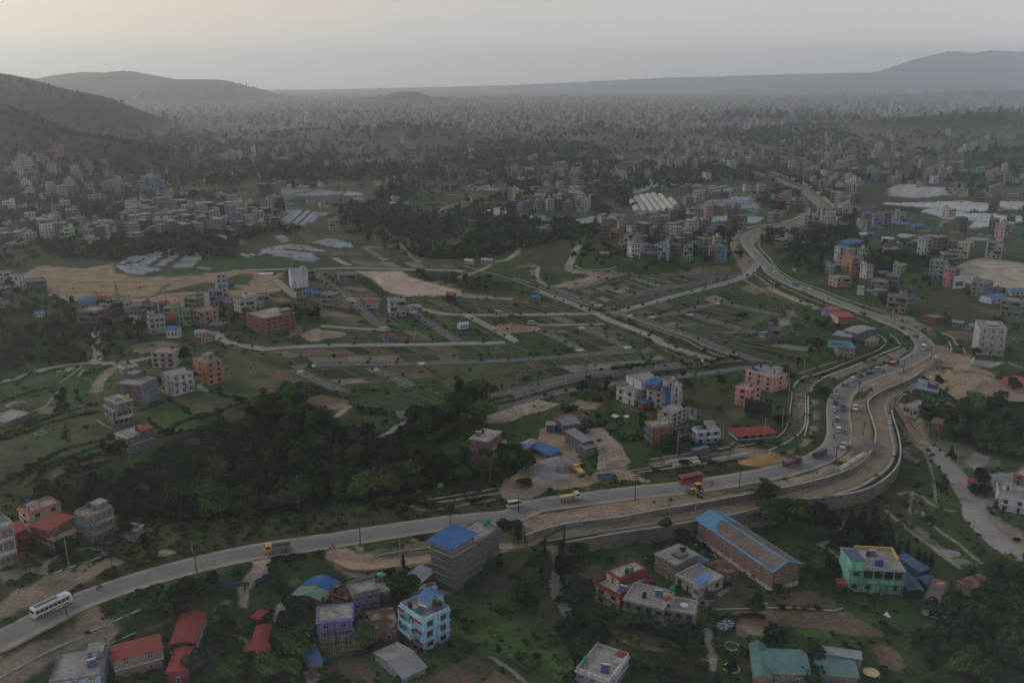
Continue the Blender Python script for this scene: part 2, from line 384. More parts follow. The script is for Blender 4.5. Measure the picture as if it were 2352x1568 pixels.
# --- broad land cover (picture regions, lower left to upper right)
pt('dgreen','P 200,1210 700,1180 1000,1130 1230,1100 1240,1060 1050,1000 700,880 600,880 420,985 320,1060',8,4,1)
pt('olive','P -40,1180 300,1215 700,1190 960,1150 1176,1110 1240,1130 1176,1175 588,1255 300,1325 -40,1440',2,2,.8)
pt('green','P 588,1275 720,1262 860,1240 1176,1192 1300,1180 1176,1225 860,1280 560,1340 300,1430 200,1470 160,1420 300,1350',2,1,.9)
pt('dirt','A -10,90 20,69 42,56 70,48 106,42 120,43 100,54 85,61 70,68 50,80 33,85 -10,100',2,1.5,.15,.8)
pt('lsoil','A 48,62 76,50 106,40 90,52 64,64',2,1.5,0,.7,4)
pt('pale','A 45,43 56,39 70,32 90,33 100,37 72,48 48,56 6,66 -4,56 20,51',2,1,.1,.7)
pt('green','A 42,46 56,40 74,35 88,37 90,40 70,48 50,56',1,1,.8)
pt('green','A 6,66 26,56 42,58 30,66 10,71',1,1,.9)
pt('ldirt','A 138,40 145,36 156,34 164,36 150,41',1,1,.1)
pt('dirt','A 70,96 86,86 100,94 106,108 103,116 94,124 72,133 50,138 35,148 -6,170 -6,134 0,131 30,118 56,113',2,2,.12,.9)
pt('lsoil','A 44,114 70,102 82,108 60,118',1,1,0,.6)
pt('olive','A 0,129 30,113 52,103 70,96 72,101 56,108 38,116 10,130',1,1,.8,.8)
pt('stony','A 85,108 100,96 106,105 108,116 96,118',1,1.5,.2,.8)
pt('soil','A 130,108 162,93 164,95 150,104 132,111',1,1,.2)
pt('ldirt','A 220,85 224,65 235,50 235,62 228,70 224,87',1,1,.1)
sk('ldirt','A 223,86 224,68 233,56 240,47',2.4,1,.6)
sk('pale','A 196,100 201,90 210,84',1.8,1,.5)
pt('pale','A 213,109 220,110 230,120 224,129 214,120',1,.6,.1)
# tile b
pt('ldirt','B 68,34 77,31 80,38 90,44 112,44 130,40 160,36 220,26 240,23 240,33 220,39 160,45 140,48 110,53 90,52 78,45',.8,.8,.05)
sk('ldirt','B 0,46 6,44 3,56 -6,64',4,1,.6)
pt('stony','B 128,26 160,22 160,32 125,36 110,40 106,34',1,1.5,.2,.7,4)
pt('dirt','B 90,31 98,32 96,37 90,35',1,1,.1)
pt('gravel','B 13,100 16,88 25,80 34,76 34,83 30,90 22,100',.6,.4)
pt('paleg','B 29,64 38,61 39,66 31,68',.5,.6)
pt('dsoil','B 205,74 212,60 233,56 242,64 234,74 215,76',1,.8,.1)
pt('bgreen','B 182,76 200,74 235,76 245,100 250,140 235,140 200,129 184,115 180,93',3,3,.35,.5,6)
pt('olive','B 235,56 256,90 260,130 240,156 235,130',3,3,.3,.7,5)
pt('dsoil','B 140,157 164,149 164,148 199,131 218,143 200,157',.6,.4,.05)
pt('soil','B 208,157 220,144 250,162',.6,.4,.05)
pt('dsoil','B 64,140 100,133 104,145 120,160 64,162',1,.8,.15)
pt('dsoil','B 108,116 130,113 134,118 118,124 106,120',1,.6,.1)
pt('dirt','B 158,72 179,69 180,76 170,76',.6,.5)
pt('grey','B 106,62 121,56 130,56 118,76 106,83',.5,.3)
# tile c
pt('dirt','C 31,30 40,30 43,48 44,68 52,86 68,104 60,106 48,99 37,80 35,68 37,48',1,.8,.05,.8)
sk('grey','C 38,47 37,60 38,74 44,87 52,98 64,104',1.0,.5,.4)
sk('grey','C 41,47 42,60 43,74 49,85 58,97 67,103',1.0,.5,.4)
pt('olive','C 30,76 48,90 56,106 48,113 33,110 28,94',2,2,.3,.8)
pt('soil','C 86,118 100,115 120,122 170,129 179,122 185,130 183,136 160,136 120,133 104,129 90,124',1.5,1,.1,.8)
sk('pale','C 179,108 181,118 185,130 183,144',2.0,.6,.4)
pt('pale','C 50,142 58,144 54,157 62,162 48,150',.6,.4)
pt('dsoil','C 26,133 34,125 43,128 38,137',1,.8)
pt('dsoil','C 64,56 78,46 86,56 80,64 70,72 62,64',1,1,.1)
pt('dsoil','C 68,64 77,64 78,72 70,70',1,1)
pt('dsoil','C 96,34 108,33 113,40 101,44',1,1,.05,.7)
pt('green','C 85,36 95,34 99,43 90,45',1,1,.1)
pt('bgreen','C 106,43 116,40 120,45 110,49',1,1,.1,.8)
pt('bgreen','C 54,56 62,56 70,66 64,72 56,65',1,1,.3,.7)
pt('bgreen','C -10,100 10,105 30,125 50,133 45,140 20,140 -10,130',2,2,.3,.6,5)
pt('green','C 110,33 133,26 140,33 130,38 115,40',1,1,.1)
pt('dsoil','C 196,64 210,61 225,74 218,79 205,74',.8,.6,.05)
pt('dsoil','C 188,82 200,76 216,82 214,90 196,92 188,88',.8,.6,.05)
pt('soil','C 223,82 236,85 239,90 235,99 230,93',.8,.6,.05)
pt('dsoil','C 0,45 23,46 15,56 10,64 -6,62',1,.8,.1)
pt('grey','C 170,79 199,69 201,72 178,86',.6,.4)
pt('lsoil','C 204,100 220,99 232,106 230,114 206,114',.8,.5,.1)
# tile d fields
pt('soil','D 4,79 15,74 33,72 45,74 48,77 43,84 30,86 12,84',.6,.5,.02)
pt('soil','D 43,88 48,79 56,77 61,80 62,87 56,90',.6,.4,.02)
pt('soil','D -30,90 0,90 62,91 72,91 90,101 106,112 105,115 96,114 66,111 40,106 0,104 -30,103',.6,.5,.02)
pt('bgreen','D 23,106 57,109 58,115 33,113',.6,.5,.1)
pt('soil','D 92,117 100,121 112,123 122,130 127,148 112,145 104,140 96,128',.8,.6,.05)
pt('green','D 65,76 100,74 120,78 134,90 142,100 130,115 106,105 90,95 72,89',2,1,.25)
pt('lsoil','D 56,0 64,0 76,19 72,25 65,16 57,6',.7,.5)
pt('pale','D 44,29 57,24 59,26 51,31 72,43 69,45',.5,.3)
pt('stony','D 130,2 145,18 162,33 190,48 185,56 160,40 142,24 127,10',1.5,1.5,.3,.6,5)
pt('dirt','D 178,-30 183,0 190,15 210,33 235,48 250,56 250,30 232,19 210,6 199,-6 190,-30',1.5,1,.05,.85)
pt('gravel','D 193,6 212,3 232,17 230,23 210,13',1,1.5,.1,.5)
# tile e: terraced fields
pt('tgreen','P -60,870 150,845 240,830 420,850 560,800 640,850 640,900 560,920 470,960 380,1020 330,1080 240,1110 100,1130 -60,1110',6,3,.1)
pt('green','P -40,880 60,840 160,830 260,850 240,900 130,960 -40,1000',3,1,.2)
pt('dsoil','E -6,96 22,94 42,103 38,107 24,115 12,124 -6,131',2,1.5,.1,.7)
pt('bgreen','E 130,66 143,62 160,59 178,69 166,74 147,80 138,74',1.5,1,.1,.75)
pt('bgreen','E 176,74 199,68 202,72 188,78 179,78',1.5,1,.1,.6)
pt('bgreen','E 47,116 70,104 100,96 108,90 107,98 85,105 62,112',1.5,1,.1,.6)
pt('bgreen','E 35,98 60,90 63,93 44,102',1.5,1,.1,.7)
pt('bgreen','E 58,62 60,45 70,44 86,56 64,60',1.5,1,.1,.4)
pt('soil','E 34,138 40,126 52,118 72,111 90,103 104,98 105,101 88,109 98,108 99,110 76,116 60,121 52,130 46,137',.8,.6,.02)
pt('dsoil','E 51,74 80,64 90,68 70,73 54,76',1,.8,.1)
pt('dsoil','E 62,88 86,76 103,83 104,87 76,92 64,93',1,.8,.1,.7)
pt('soil','E 156,82 190,75 180,83 160,87',1,.8,.1,.7)
pt('soil','E 169,91 183,88 184,93 174,95',1,.8,.1,.8)
pt('dsoil','E 202,64 226,56 233,70 210,74 205,70',1,.8,.1,.7)
pt('soil','E 155,56 164,56 178,69 190,67 198,64 200,60 180,56 166,52',1.5,1,.1,.4)
pt('soil','E 81,127 98,124 118,123 118,124 99,128 83,129',1,.8,.1,.7)
pt('dsoil','E 74,31 86,24 92,24 86,30',1,.8,.1,.8)
pt('pale','E 51,27 64,24 69,24 64,27 54,28',.8,1,.1)
pt('stony','E 34,64 50,50 56,56 48,66 40,68',1,1,.2,.7,4)
sk('pale','E 72,33 74,29 78,25',1.0)
sk('paleg','E 88,54 88,48 83,44 85,37 79,34 70,34',.8)
sk('pale','E 30,64 42,59 50,50 54,43',1.0)
sk('stony','E 89,46 91,38 98,30 108,22',5,1,.8,.1)
pt('lsoil','E 121,10 123,3 150,-1 164,2 162,11 150,9 130,11',1.5,1.5,.1,.8)
pt('dsoil','E 125,59 142,56 148,53 146,57 133,62',.8,.6)
pt('dsoil','E 204,10 235,6 235,34 220,40 205,33',3,3,.2,.6,8)
for s_,w_ in(('E -6,92 20,85 42,76 70,69 90,65',2.2),('E -6,89 20,80 42,72 60,65 88,58',1.6),('E -4,133 20,121 38,110 62,98 85,93 106,88',2.0),('E 18,130 26,121 50,111 72,103 100,95',1.6),('E 24,134 33,127 38,120 62,111 86,105 104,97',1.2),('E 48,136 54,127 64,120 82,116 100,110',2.2),('E 40,140 64,134 86,126 118,122 142,110 150,98',2.4),('E 64,113 86,107 98,104',1.5),('E 148,84 162,77 179,70 198,67 201,64 223,56',1.8),('E 154,85 170,83 187,80',2),('E 129,64 142,59 156,53',1.2),('E 156,54 166,60 179,69',.9),('E 148,81 140,76 136,70',1.2),('E 56,52 59,62 62,65',1.2),('E 190,44 202,49 223,54',1.2),('E 70,43 72,52 76,57',.9),('E 60,76 60,88 64,93',.9),('E 0,37 20,33 40,29 56,26',1.2),('E 75,32 90,26 102,23',2.2),('E 198,68 204,70 202,74',1.5),('E 0,56 24,48 50,42',1.8),('E 58,44 56,54 52,64',2.5)):
 sk('bund',s_,w_*1.25,.6,.5,1.5)
# tile f and g: verge, yard, rubble
pt('lawn','F 153,22 220,20 235,29 198,36 179,40',1,.8,.05)
pt('bgreen','F 76,66 85,60 110,69 134,72 120,80 100,90 90,88 80,76',2,1.5,.15,.5)
pt('olive','F 88,68 120,70 112,78 95,77',2,1.5,.05,.8)
pt('soil','F 45,53 60,49 84,54 86,59 76,65 64,61 48,56',1,.8,.05)
pt('lsoil','F 62,59 76,56 84,58 76,63',1,.8)
pt('soil','F -6,15 30,18 42,44 24,56 0,48 -10,26',4,3,.2,.7,7)
pt('soil','F 4,28 38,26 44,33 52,37 20,36',1,.8,.1,.8)
pt('ldirt','F 128,64 142,65 156,66 148,71 133,70',.6,.5,0,.6)
pt('pale','F 213,68 235,59 250,60 256,64 230,74 210,75',1.2,1.2,.1)
pt('bgreen','F 160,103 190,90 196,89 196,96 180,106 165,108',3,2,.3,.5)
pt('olive','F 118,146 150,135 220,126 235,130 200,142 150,148 120,157',1.5,1.5,.7,.7)
sk('dirt','F 142,151 148,154 170,154 200,148 230,144',.9,.6,.5)
pt('pale','G 0,59 24,54 43,58 30,64 0,68',1,1,.1)
pt('dirt','G 48,61 62,54 83,57 76,62 56,62',1,.8,.05)
pt('dsoil','G 29,67 48,59 56,62 48,67',1,.8,.05)
pt('dirt','G -10,132 -2,124 20,110 25,82 33,76 48,82 62,90 60,106 76,120 100,115 110,113 128,128 124,131 83,137 82,129 70,133 72,139 40,136 18,144 6,148 -10,144',.8,1,.03)
pt('gravel','G 24,120 33,110 56,108 60,118 50,126 26,130',2,1.5)
pt('green','G 81,131 110,127 126,130 100,135 84,137',.6,.6,.9)
pt('green','G 18,144 33,137 68,133 71,138 20,146',.6,.6,.9)
pt('green','G 62,108 79,108 80,118 72,124 64,116',.8,.8,.5)
pt('green','G 90,78 118,70 124,90 128,100 126,108 110,112 102,96 88,82',2,1.5,.7)
pt('green','G 83,60 90,56 105,60 128,69 120,72 95,64',1,1,.4)
pt('soil','G 93,56 106,58 130,69 126,70 100,60',.8,.6)
pt('olive','G 158,40 170,37 185,42 205,48 204,60 185,64 170,60 160,52',1.5,1,.2,.8)
pt('dsoil','G 168,62 185,63 209,72 198,78 196,90 190,90 188,76 170,68',1,.8,.05)
pt('dsoil','G 195,66 205,60 214,62 214,69 205,72',1,.8,.05)
pt('lsoil','G 199,93 220,86 230,87 232,90 204,96',.8,.5)
pt('grey','G 160,59 170,62 169,72 162,70',.8,.5)
pt('olive','G 108,113 128,109 180,101 196,98 220,96 235,95 235,116 180,124 130,129 106,119',1,1,.5)
sk('lsoil','G 130,113 150,108 170,106 190,103 210,101',3,1,.8,.1,.8)
pt('dirt','G 200,98 220,97 240,100 245,112 233,116 218,114 215,105',1,1,.05)
pt('sand','G 215,106 230,105 248,110 233,115 218,113',1,1)
pt('dirt','G 0,157 43,157 70,151 120,142 170,134 235,125 235,133 190,140 120,154 60,166 0,172',1,1.5,.25,.8)
pt('olive','G 180,135 235,127 235,138 200,141',1,1,.6,.7)
# tile h: the big bend
sk('dirt','H 70,104 79,90 80,70 80,56 87,44 100,39 120,33 148,22 156,15 154,6',12,1.5,1,.03,.85)
pt('dirt','H 149,12 160,10 185,12 187,17 185,22 200,26 211,32 211,48 199,56 180,55 170,42 164,30 156,24 148,20',1.5,1.5,.03)
pt('lsoil','H 176,26 185,27 186,36 178,32',1,1)
pt('ldirt','H 158,18 185,16 190,23 170,26',1,1,0,.7)
pt('green','H 75,52 83,46 96,44 93,50 90,52 78,54',.8,.8,.6)
pt('green','H 121,30 130,24 146,24 138,29 123,34',.8,1,.5,.7)
pt('dsoil','H 78,105 80,100 90,96 94,93 94,101 90,104',1,1,.1)
pt('stony','H 33,123 56,113 70,115 66,120 40,128 0,134 0,129',1,1.2,.3)
pt('stony','H 22,44 34,34 51,33 38,46 34,49 33,70 22,69',1,1.5,.2,.8)
pt('lsoil','H 23,60 33,62 32,78 24,88 6,96 0,98 0,94 15,86 20,76',1,1,.1,.8)
pt('stony','H 56,29 90,19 125,6 134,6 120,15 90,24 72,31 60,36',1,1.2,.35,.7)
pt('stony','H 39,52 46,53 47,70 44,85 34,98 20,103 13,101 28,96 38,85 40,70',1,1,.2,.7,4)
pt('olive','H 48,54 55,60 56,85 54,95 40,100 47,85',1,1,.5,.8)
pt('olive','H 122,98 140,100 150,120 156,157 110,170 70,157 100,144 118,130 121,118',2,1.5,.3,.6)
pt('stony','H 120,76 127,84 138,100 140,112 128,110 123,96',1,1.5,.2,.8,4)
sk('pale','H 120,140 130,138 142,143 152,150 170,156',1.2,.8,.8)
sk('pale','H 133,138 131,148 130,157',1.2,.8,.8)
sk('soil','H 137,142 138,150 135,157',.8,.8,.8)
pt('bgreen','H 142,100 156,115 168,140 172,150 160,148 152,125',1,.8,.2,.6)
pt('paleg','H 150,84 162,86 185,96 200,106 214,110 210,118 190,112 178,118 164,108 150,94',1.2,1,.1)
pt('grey','H 181,108 192,102 203,106 202,111 194,120 183,113',1,1,.02)
pt('grey','H 194,140 212,144 212,157 194,154',.8,.5)
pt('gravel','H 190,17 210,19 216,19 206,24 188,23',.6,.5)
pt('dgreen','H 150,56 210,56 235,48 235,110 210,106 170,86 140,78 160,70',3,2,.9)
pt('pale','H 199,84 205,85 220,99 216,103 208,94',1,1.5,.2,.7,3)
pt('gravel','H 202,122 230,120 234,130 220,140 206,133',.8,.5)
# tile i, j: sand works, pitch, township soil
pt('green','I -4,76 40,72 100,72 120,79 106,85 76,90 48,86 25,93 0,96',3,2,.1)
pt('green','I 150,92 190,80 235,76 235,90 190,96 150,97',3,2,.1)
pt('sand','I 16,97 38,87 50,88 76,90 105,85 106,94 130,98 170,97 230,90 242,93 260,101 250,110 240,120 210,124 190,129 150,129 100,125 70,120 48,121 42,110 44,104',2.5,2,.03,.9)
pt('lsoil','I 44,105 90,105 140,107 150,115 110,118 70,119 50,118',3,3,0,.35,9)
pt('green','I 148,113 170,106 200,102 220,95 235,95 235,103 210,106 226,108 200,112 170,111',2.5,3,.2)
sk('lsoil','I 25,94 60,96 90,98 120,99 160,96 190,94 210,93',3,1,1,0,.7)
sk('soil','I 42,102 90,102 140,102 180,101',3,1,1)
sk('soil','I 80,116 110,116 140,116 150,108 156,104',4,2,1)
sk('soil','I 78,105 110,106 145,107',1.5,1,1.5,0,.8)
pt('soil','J 44,100 76,106 115,118 92,126 60,127 48,115',3,2,.05,.75)
pt('soil','J 50,127 68,129 100,136 92,139 60,134',2,1,.05)
pt('soil','J 56,92 74,91 76,94 62,96',2,1,.05)
pt('sand','J -6,101 13,102 24,111 6,113 -6,115',2,1,.05,.8)
pt('pitch','J 87,92 110,92 134,92 140,97 150,100 168,105 188,111 189,115 150,115 133,115 124,112 116,108 106,99 95,94',1.2,1,0)
pt('dgreen','J 88,94 95,96 106,102 123,112 123,115 114,115 100,105',1.5,1,.5)
pt('stony','J 156,96 176,102 193,107 190,111 170,105',2,2.5,.2,.7,6)
pt('dgreen','J 140,93 178,94 210,98 235,105 235,111 200,111 170,102 150,99',3,2,.8)
pt('pale','J 188,113 235,117 235,119 190,117',2,2,0,.8)
pt('lsoil','J 136,42 156,50 164,42 152,38',3,2,.1,.0)
pt('soil','J 38,56 48,56 56,64 47,67',4,3,.1,.7)
pt('soil','J 86,78 116,84 178,88 180,92 140,90 90,89',3,2,.1,.6)
pt('soil','J 64,72 76,74 98,75 96,77 68,78',2,1.5,.05)
pt('green','J 0,77 40,86 56,87 60,90 0,90',3,2,.1)
pt('paleg','J 64,60 100,60 120,56 130,62 90,64',5,3,.1,.6)
pt('soil','J 172,60 192,69 206,79 196,78 174,64',3,2,.1,.8)
pt('soil','J 195,69 200,66 208,69 203,74',3,2,.1,.6)
pt('ldirt','J 43,149 56,145 64,148 58,157 48,157',2,2,.05)
pt('lsoil','J 29,142 42,144 42,150 30,153',2,2,.05)
pt('sand','J 19,97 23,94 30,97 30,99 21,98',1,1)
pt('sand','J 13,106 24,108 23,111 12,111',1,1)
# tile k, l
pt('olive','K 0,62 48,54 62,64 54,86 20,88 0,86',5,3,.3)
pt('stony','K 0,84 13,85 25,88 24,96 30,104 36,108 20,101',3,3,.2,.5,8)
pt('dirt','K 40,106 54,101 70,98 76,93 82,94 96,93 98,96 84,101 70,106 54,108',1.5,1.5,.05)
pt('paleg','K 30,60 46,56 56,58 46,64',4,3,.1,.7)
pt('soil','K 153,93 160,89 178,89 190,88 199,88 202,92 186,99 170,97 154,95',1,1,.05)
pt('ldirt','K 164,91 176,89 170,96 164,95',1,1,0,.5)
pt('olive','K 160,52 176,49 178,60 162,60',3,2,.1)
pt('soil','K 0,114 20,118 50,125 70,130 20,124 0,123',2,2,.2,.5)
pt('soil','K 0,140 8,142 16,146 6,150 -12,146',1.5,1.5,0,.9)
pt('dirt','K 196,62 210,56 230,54 235,56 220,70 210,64 206,70 218,80 225,85 214,98 204,80',2,2,.08,.85)
pt('stony','L 0,54 40,43 48,35 40,23 26,12 33,10 56,28 64,38 60,45 40,48 10,58 0,60',3,2,.15,.6)
pt('soil','L 18,90 30,78 60,79 60,88 30,90',5,4,.1,.0)
pt('green','L 28,82 60,79 56,90 45,91',4,3,.1)
pt('olive','L 92,11 120,10 110,23 150,26 112,32 96,29 86,26',8,4,.1)
pt('dgreen','L 98,31 120,31 140,35 150,40 110,38',4,3,.2)
pt('plaza','L 169,90 186,82 199,80 250,87 250,110 210,108 190,105 178,101 170,96',1.5,1,0,.75)
pt('grey','L 170,90 180,88 198,94 185,99 174,96',2,2,0,.8)
pt('olive','L 144,114 170,108 190,118 200,134 190,140 156,129 138,125',4,3,.1)
pt('paleg','L 98,79 128,76 132,86 110,88',5,3,.1,.7)
pt('soil','L 183,122 235,133 235,140 190,129',2,1,.05,.7)
pt('soil','L 162,148 176,147 195,150 180,157 170,157',1.5,1,.05)
pt('dirt','L 56,56 64,56 56,66 46,70 52,62',2,1.5,.05)
pt('stony','L 94,125 130,134 148,144 156,152 140,147 115,137',2,2,.2,.8)
pt('lsoil','L 87,127 110,133 116,137 106,136 90,131',1.5,1.5,.05)
pt('pale','P 45,345 90,350 140,358 145,372 110,385 60,380 40,365',6,6,0,.8)
# small roads and tracks
for s_,w_,c_ in(('I -4,45 30,40.5 64,37 90,33 105,29 118,26.5 127,25 129,23 124,21.5',5,'pale'),('I 150,19 156,18.5 157,15 154.5,10 154,5 152,-1',4,'ldirt'),('I 156,62 170,64.5 185,66.5',4,'pale'),('J 168,36 180,32 192,28',5,'pale'),('J 168,36 183,39.5',4,'pale'),('J 135,34 135,38',4,'pale'),('K 6,74 7,68 11,64 16,56 26,50',3,'pale'),('K 0,79 5,76 7,72',3,'pale'),('K 62,69 59,72 56,80 52,88 54,92 62,93 72,94 75,96.5 68,100 56,103 40,106.5',5.5,'pale'),('K 15,87.5 24,88.5 23,94 25,100 33,106',2.5,'ldirt'),('K 124,58.5 134,60 150,60 178,58.5',3.5,'gravel'),('K 124,58.5 120,56 118,50',3,'gravel'),('K 53,12 58,9 60,7',3,'pale'),('K 56,23 62,23 70,26',2.5,'dirt'),('J 187,98 206,91.5 220,84 235.1,79 256,60',4.5,'pale'),('L 199,20 204,15 217,10',5,'pale'),('L 199,20 206,24',4,'pale'),('L 165,56 185,57.5 205,60',4,'pale'),('L 130,55 165,56',2,'pale'),('P 2040,300 2052,325 2055,345 2060,360',7,'pale'),('P 1280,270 1290,290',14,'paleg'),('F 75,68 85,60',3,'pale'),('F 101,96 118,86 135,75 156,67',2.6,'gravel'),('L 220,19 234,24.5',1,'pale'),('L 50,70 54,62 60,57 48,56',4,'dirt'),('H 220,19 235,25',1.2,'pale'),('D 142,0 144,6 150,11 162,20 178,31 190,42 206,52',.9,'pale'),('D 108,-2 120,9 140,24 156,36 176,51',1.1,'pale'),('H 142,98 150,118 155,148',.7,'pale'),('H 165,30 168,42 167,52',2,'dirt'),('C -20,133 0,145 12,156.8',1,'pale'),('E 190,45 183,42 186,38',2,'pale')):
 sk(c_,s_,w_,.7,.4)
# ---------------------------------------------------------------- roads as sheets a little above the ground
def wline(s,zp=None,step=2.0):
 return[arr(p)for p in smooth([arr(G(u,v,zp))[:2]for u,v in pts(s)],step)]
def ofs(P):
 T=[]
 for k in range(len(P)):
  a,b=P[max(k-1,0)],P[min(k+1,len(P)-1)];d=b-a;d=d/(np.linalg.norm(d)+1e-9);T.append(arr((-d[1],d[0])))
 return T
def rib(name,P,width,mt,lift=0.06,cells=3,zfix=None,mid=False):
 T=ofs(P);V=[];Fs=[];U=[]
 nn=cells+1;L_=0
 zs=arr([H(arr([p[0]+t[0]*width*o for o in(-.5,0,.5)]),arr([p[1]+t[1]*width*o for o in(-.5,0,.5)]))[1 if mid else slice(0,3)].max()for p,t in zip(P,T)])if zfix is None else np.full(len(P),zfix)
 if mid and zfix is None:zs=np.convolve(np.pad(zs,3,'edge'),np.ones(7)/7,'valid')+.1
 for k,(p,t)in enumerate(zip(P,T)):
  if k:L_+=np.linalg.norm(P[k]-P[k-1])
  for j in range(nn):
   q=p+t*width*(j/cells-.5);V.append((q[0],q[1],zs[k]+lift-0.03*abs(j/cells-.5)*2))
 for k in range(len(P)-1):
  for j in range(cells):
   a=k*nn+j;Fs.append((a,a+nn,a+nn+1,a+1))
   # skirt so the edge has thickness
 for side,j in((0,0),(1,nn-1)):
  base=len(V)
  for k in range(len(P)):x,y,z=V[k*nn+j];V.append((x,y,z-0.6))
  for k in range(len(P)-1):
   a,b=k*nn+j,(k+1)*nn+j;c,d=base+k,base+k+1
   Fs.append((a,c,d,b)if side==0 else(b,d,c,a))
 me=pyd(name,V,Fs,mt)
 o=no(name,me);return o,P,zs+lift
def road_mat(name,rgb,var=0.12,dust=0.0):
 m=mat(name,rgb,rough=0.9,var=var,scale=0.9)
 return m
ASPH=road_mat('worn_asphalt',(.175,.168,.16),0.16)
DASPH=road_mat('dark_asphalt',(.10,.10,.104),0.14)
DIRTM=road_mat('packed_dirt',(.31,.235,.15),0.22)
PAVEM=road_mat('pale_paving',(.24,.225,.205),0.18)
PAINT=mat('road_paint',(.46,.46,.44),var=0.15,scale=3)
HWY='P -140,1520 -60,1492 0,1471 155,1392 A 120,64.8 180,48 235.1,36 B 70,25.7 120,17.7 180,9 235.1,3.5 G 20,151.2 70,144 120,137.8 170,132.5 235.1,121.5 H 20,116.5 45,108 60,98.5 65.5,88 65.5,76 64.5,64 66,54 72,44 85,35 101,29 120,22.5 133,16.5 142,10 144,5 142.5,0 L 138,153 130,147 120,142 110,138.5 100,134 88,130 75,125 60,119.5 45,113 30,107.5 15,100.5 5,94.5 0,88.5 P 1751,602 1729,577 1716,560 1716,545 1728,533 1750,526 L 6,52 20,49 40,43 48,38.5 50,34 44,28 38,23.5 30,18 20,13 10,8.8 0,5'
hw,HP,HZ=rib('highway',wline(HWY,None,2.5),8.0,mat('highway_asphalt',None,rough=.9,var=.14,scale=.9,attr='Wear'),0.10,cells=12)
WR=[(.25,.22,.18),(.20,.19,.17),(.17,.163,.155),(.145,.142,.138),(.165,.16,.152),(.15,.146,.142),(.18,.172,.162),(.155,.152,.148),(.185,.177,.168),(.165,.16,.155),(.19,.182,.172),(.215,.20,.18),(.26,.23,.19)];nv_=len(hw.data.vertices);n_=len(HP)*13;wc=np.ones((nv_,4));wc[:n_,:3]=arr(WR*len(HP));wc[n_:,:3]=.2
ar=np.repeat(np.arange(len(HP))*2.5,13);wc[:n_,:3]*=(.82+.36*fbm(ar,np.tile(np.arange(13)*3.0,len(HP)),30,4,9))[:,None];at_=hw.data.attributes.new('Wear','FLOAT_COLOR','POINT');at_.data.foreach_set('color',wc.astype(np.float32).ravel())
tag(hw,'worn grey two-lane highway running across the valley and round the S-bend',kind='structure')
# dusty shoulders and wheel tracks are part of the road's own wear
hs,_,_=rib('road_shoulder',wline(HWY,None,5),9.6,road_mat('shoulder_dust',(.30,.25,.19),.2),0.05,cells=6)
tag(hs,'dusty pale shoulder along both edges of the highway',kind='structure')
for s_,w_ in(('C 0,28.2 20,22.8 40,16.8 90,11 140,5.8 175,.8 P 1700,1166 1764,1156 H 40,138.5 70,128.5 90,118.5 102,107.5 106.8,95 104.2,80 101.2,65 103,54.5 115,45.5 130,39.2 145,31 155,24.5',6.6),('B 76,38 90,48 110,47.8 140,44 160,40.5 190,34 235.1,28.5',6.0),('H 111,56 120,64 128,74 136,86 144,95',4.2)):
 fx=w_==6.6;o,_,_=rib('dirt_road',wline(s_,-3 if fx else None,2.5),w_,DIRTM,0.08,zfix=-3.2 if fx else None,mid=True);tag(o,'pale brown unpaved service road beside the highway',kind='structure')
o,_,_=rib('paved_lane',wline('H 144,96 154,103 162,111 172,122 179,133 185,143 190,152 D 190,4 200,16 215,30 235.1,43',None,3),7.5,PAVEM,0.07);tag(o,'pale lane running downhill to the lower right',kind='structure')
o,_,_=rib('far_dirt_road',wline('K 198,69 196,64 200,59 210,54.5 220,51.5 235.1,50 L 12,48 25,44 34,40 37,36 33,30',None,3),4.5,DIRTM,0.1);tag(o,'unpaved service road on the inner side of the far bend',kind='structure')
o,_,_=rib('far_dirt_road',wline('L 54,51 60,47 65,42 64.5,37.5 60,32 54,27 46,20 38,14 25,8.5 10,3.5 0,.5',None,3),5.0,mat('yellow_dirt',(.36,.29,.18),var=.15),0.1);tag(o,'yellow unpaved service road round the outer side of the far bend',kind='structure')
o,_,_=rib('service_road',wline('L 0,107 20,116 40,124 47,127',None,3),5.0,DIRTM,0.08);tag(o,'brown sunken service road below the highway fence',kind='structure')
o,_,_=rib('far_highway',wline('P 1764,404 1740,398 1700,393 1650,383 1600,368 1560,362 1500,375',None,8),9.0,PAVEM,0.2);tag(o,'pale far end of the highway among houses',kind='structure')
o,_,_=rib('far_highway',wline('P 1560,362 1600,355 1625,348 1615,340 1590,338',None,8),8.0,PAVEM,0.2);tag(o,'pale far bend of the highway beyond the village',kind='structure')
o,_,_=rib('village_road',wline('P -40,890 0,878 E 30,29 50,23.5 70,21 90,20 110,19 125,17.5 140,14 160,11 172,8',None,3),4.4,PAVEM,0.07);tag(o,'pale concrete lane curving past the terraced fields',kind='structure')
o,_,_=rib('village_road',wline('E 87,19.5 90,10 88,2 I 88,150 86,144',None,3),4.6,PAVEM,0.05);tag(o,'steep concrete lane climbing between dark trees',kind='structure')
o,_,_=rib('village_road',wline('I 180,146.5 190,147 200,150 204,156 P 540,790 613,802',None,3),6,PAVEM,0.05);tag(o,'grey village road curving in front of the red house',kind='structure')
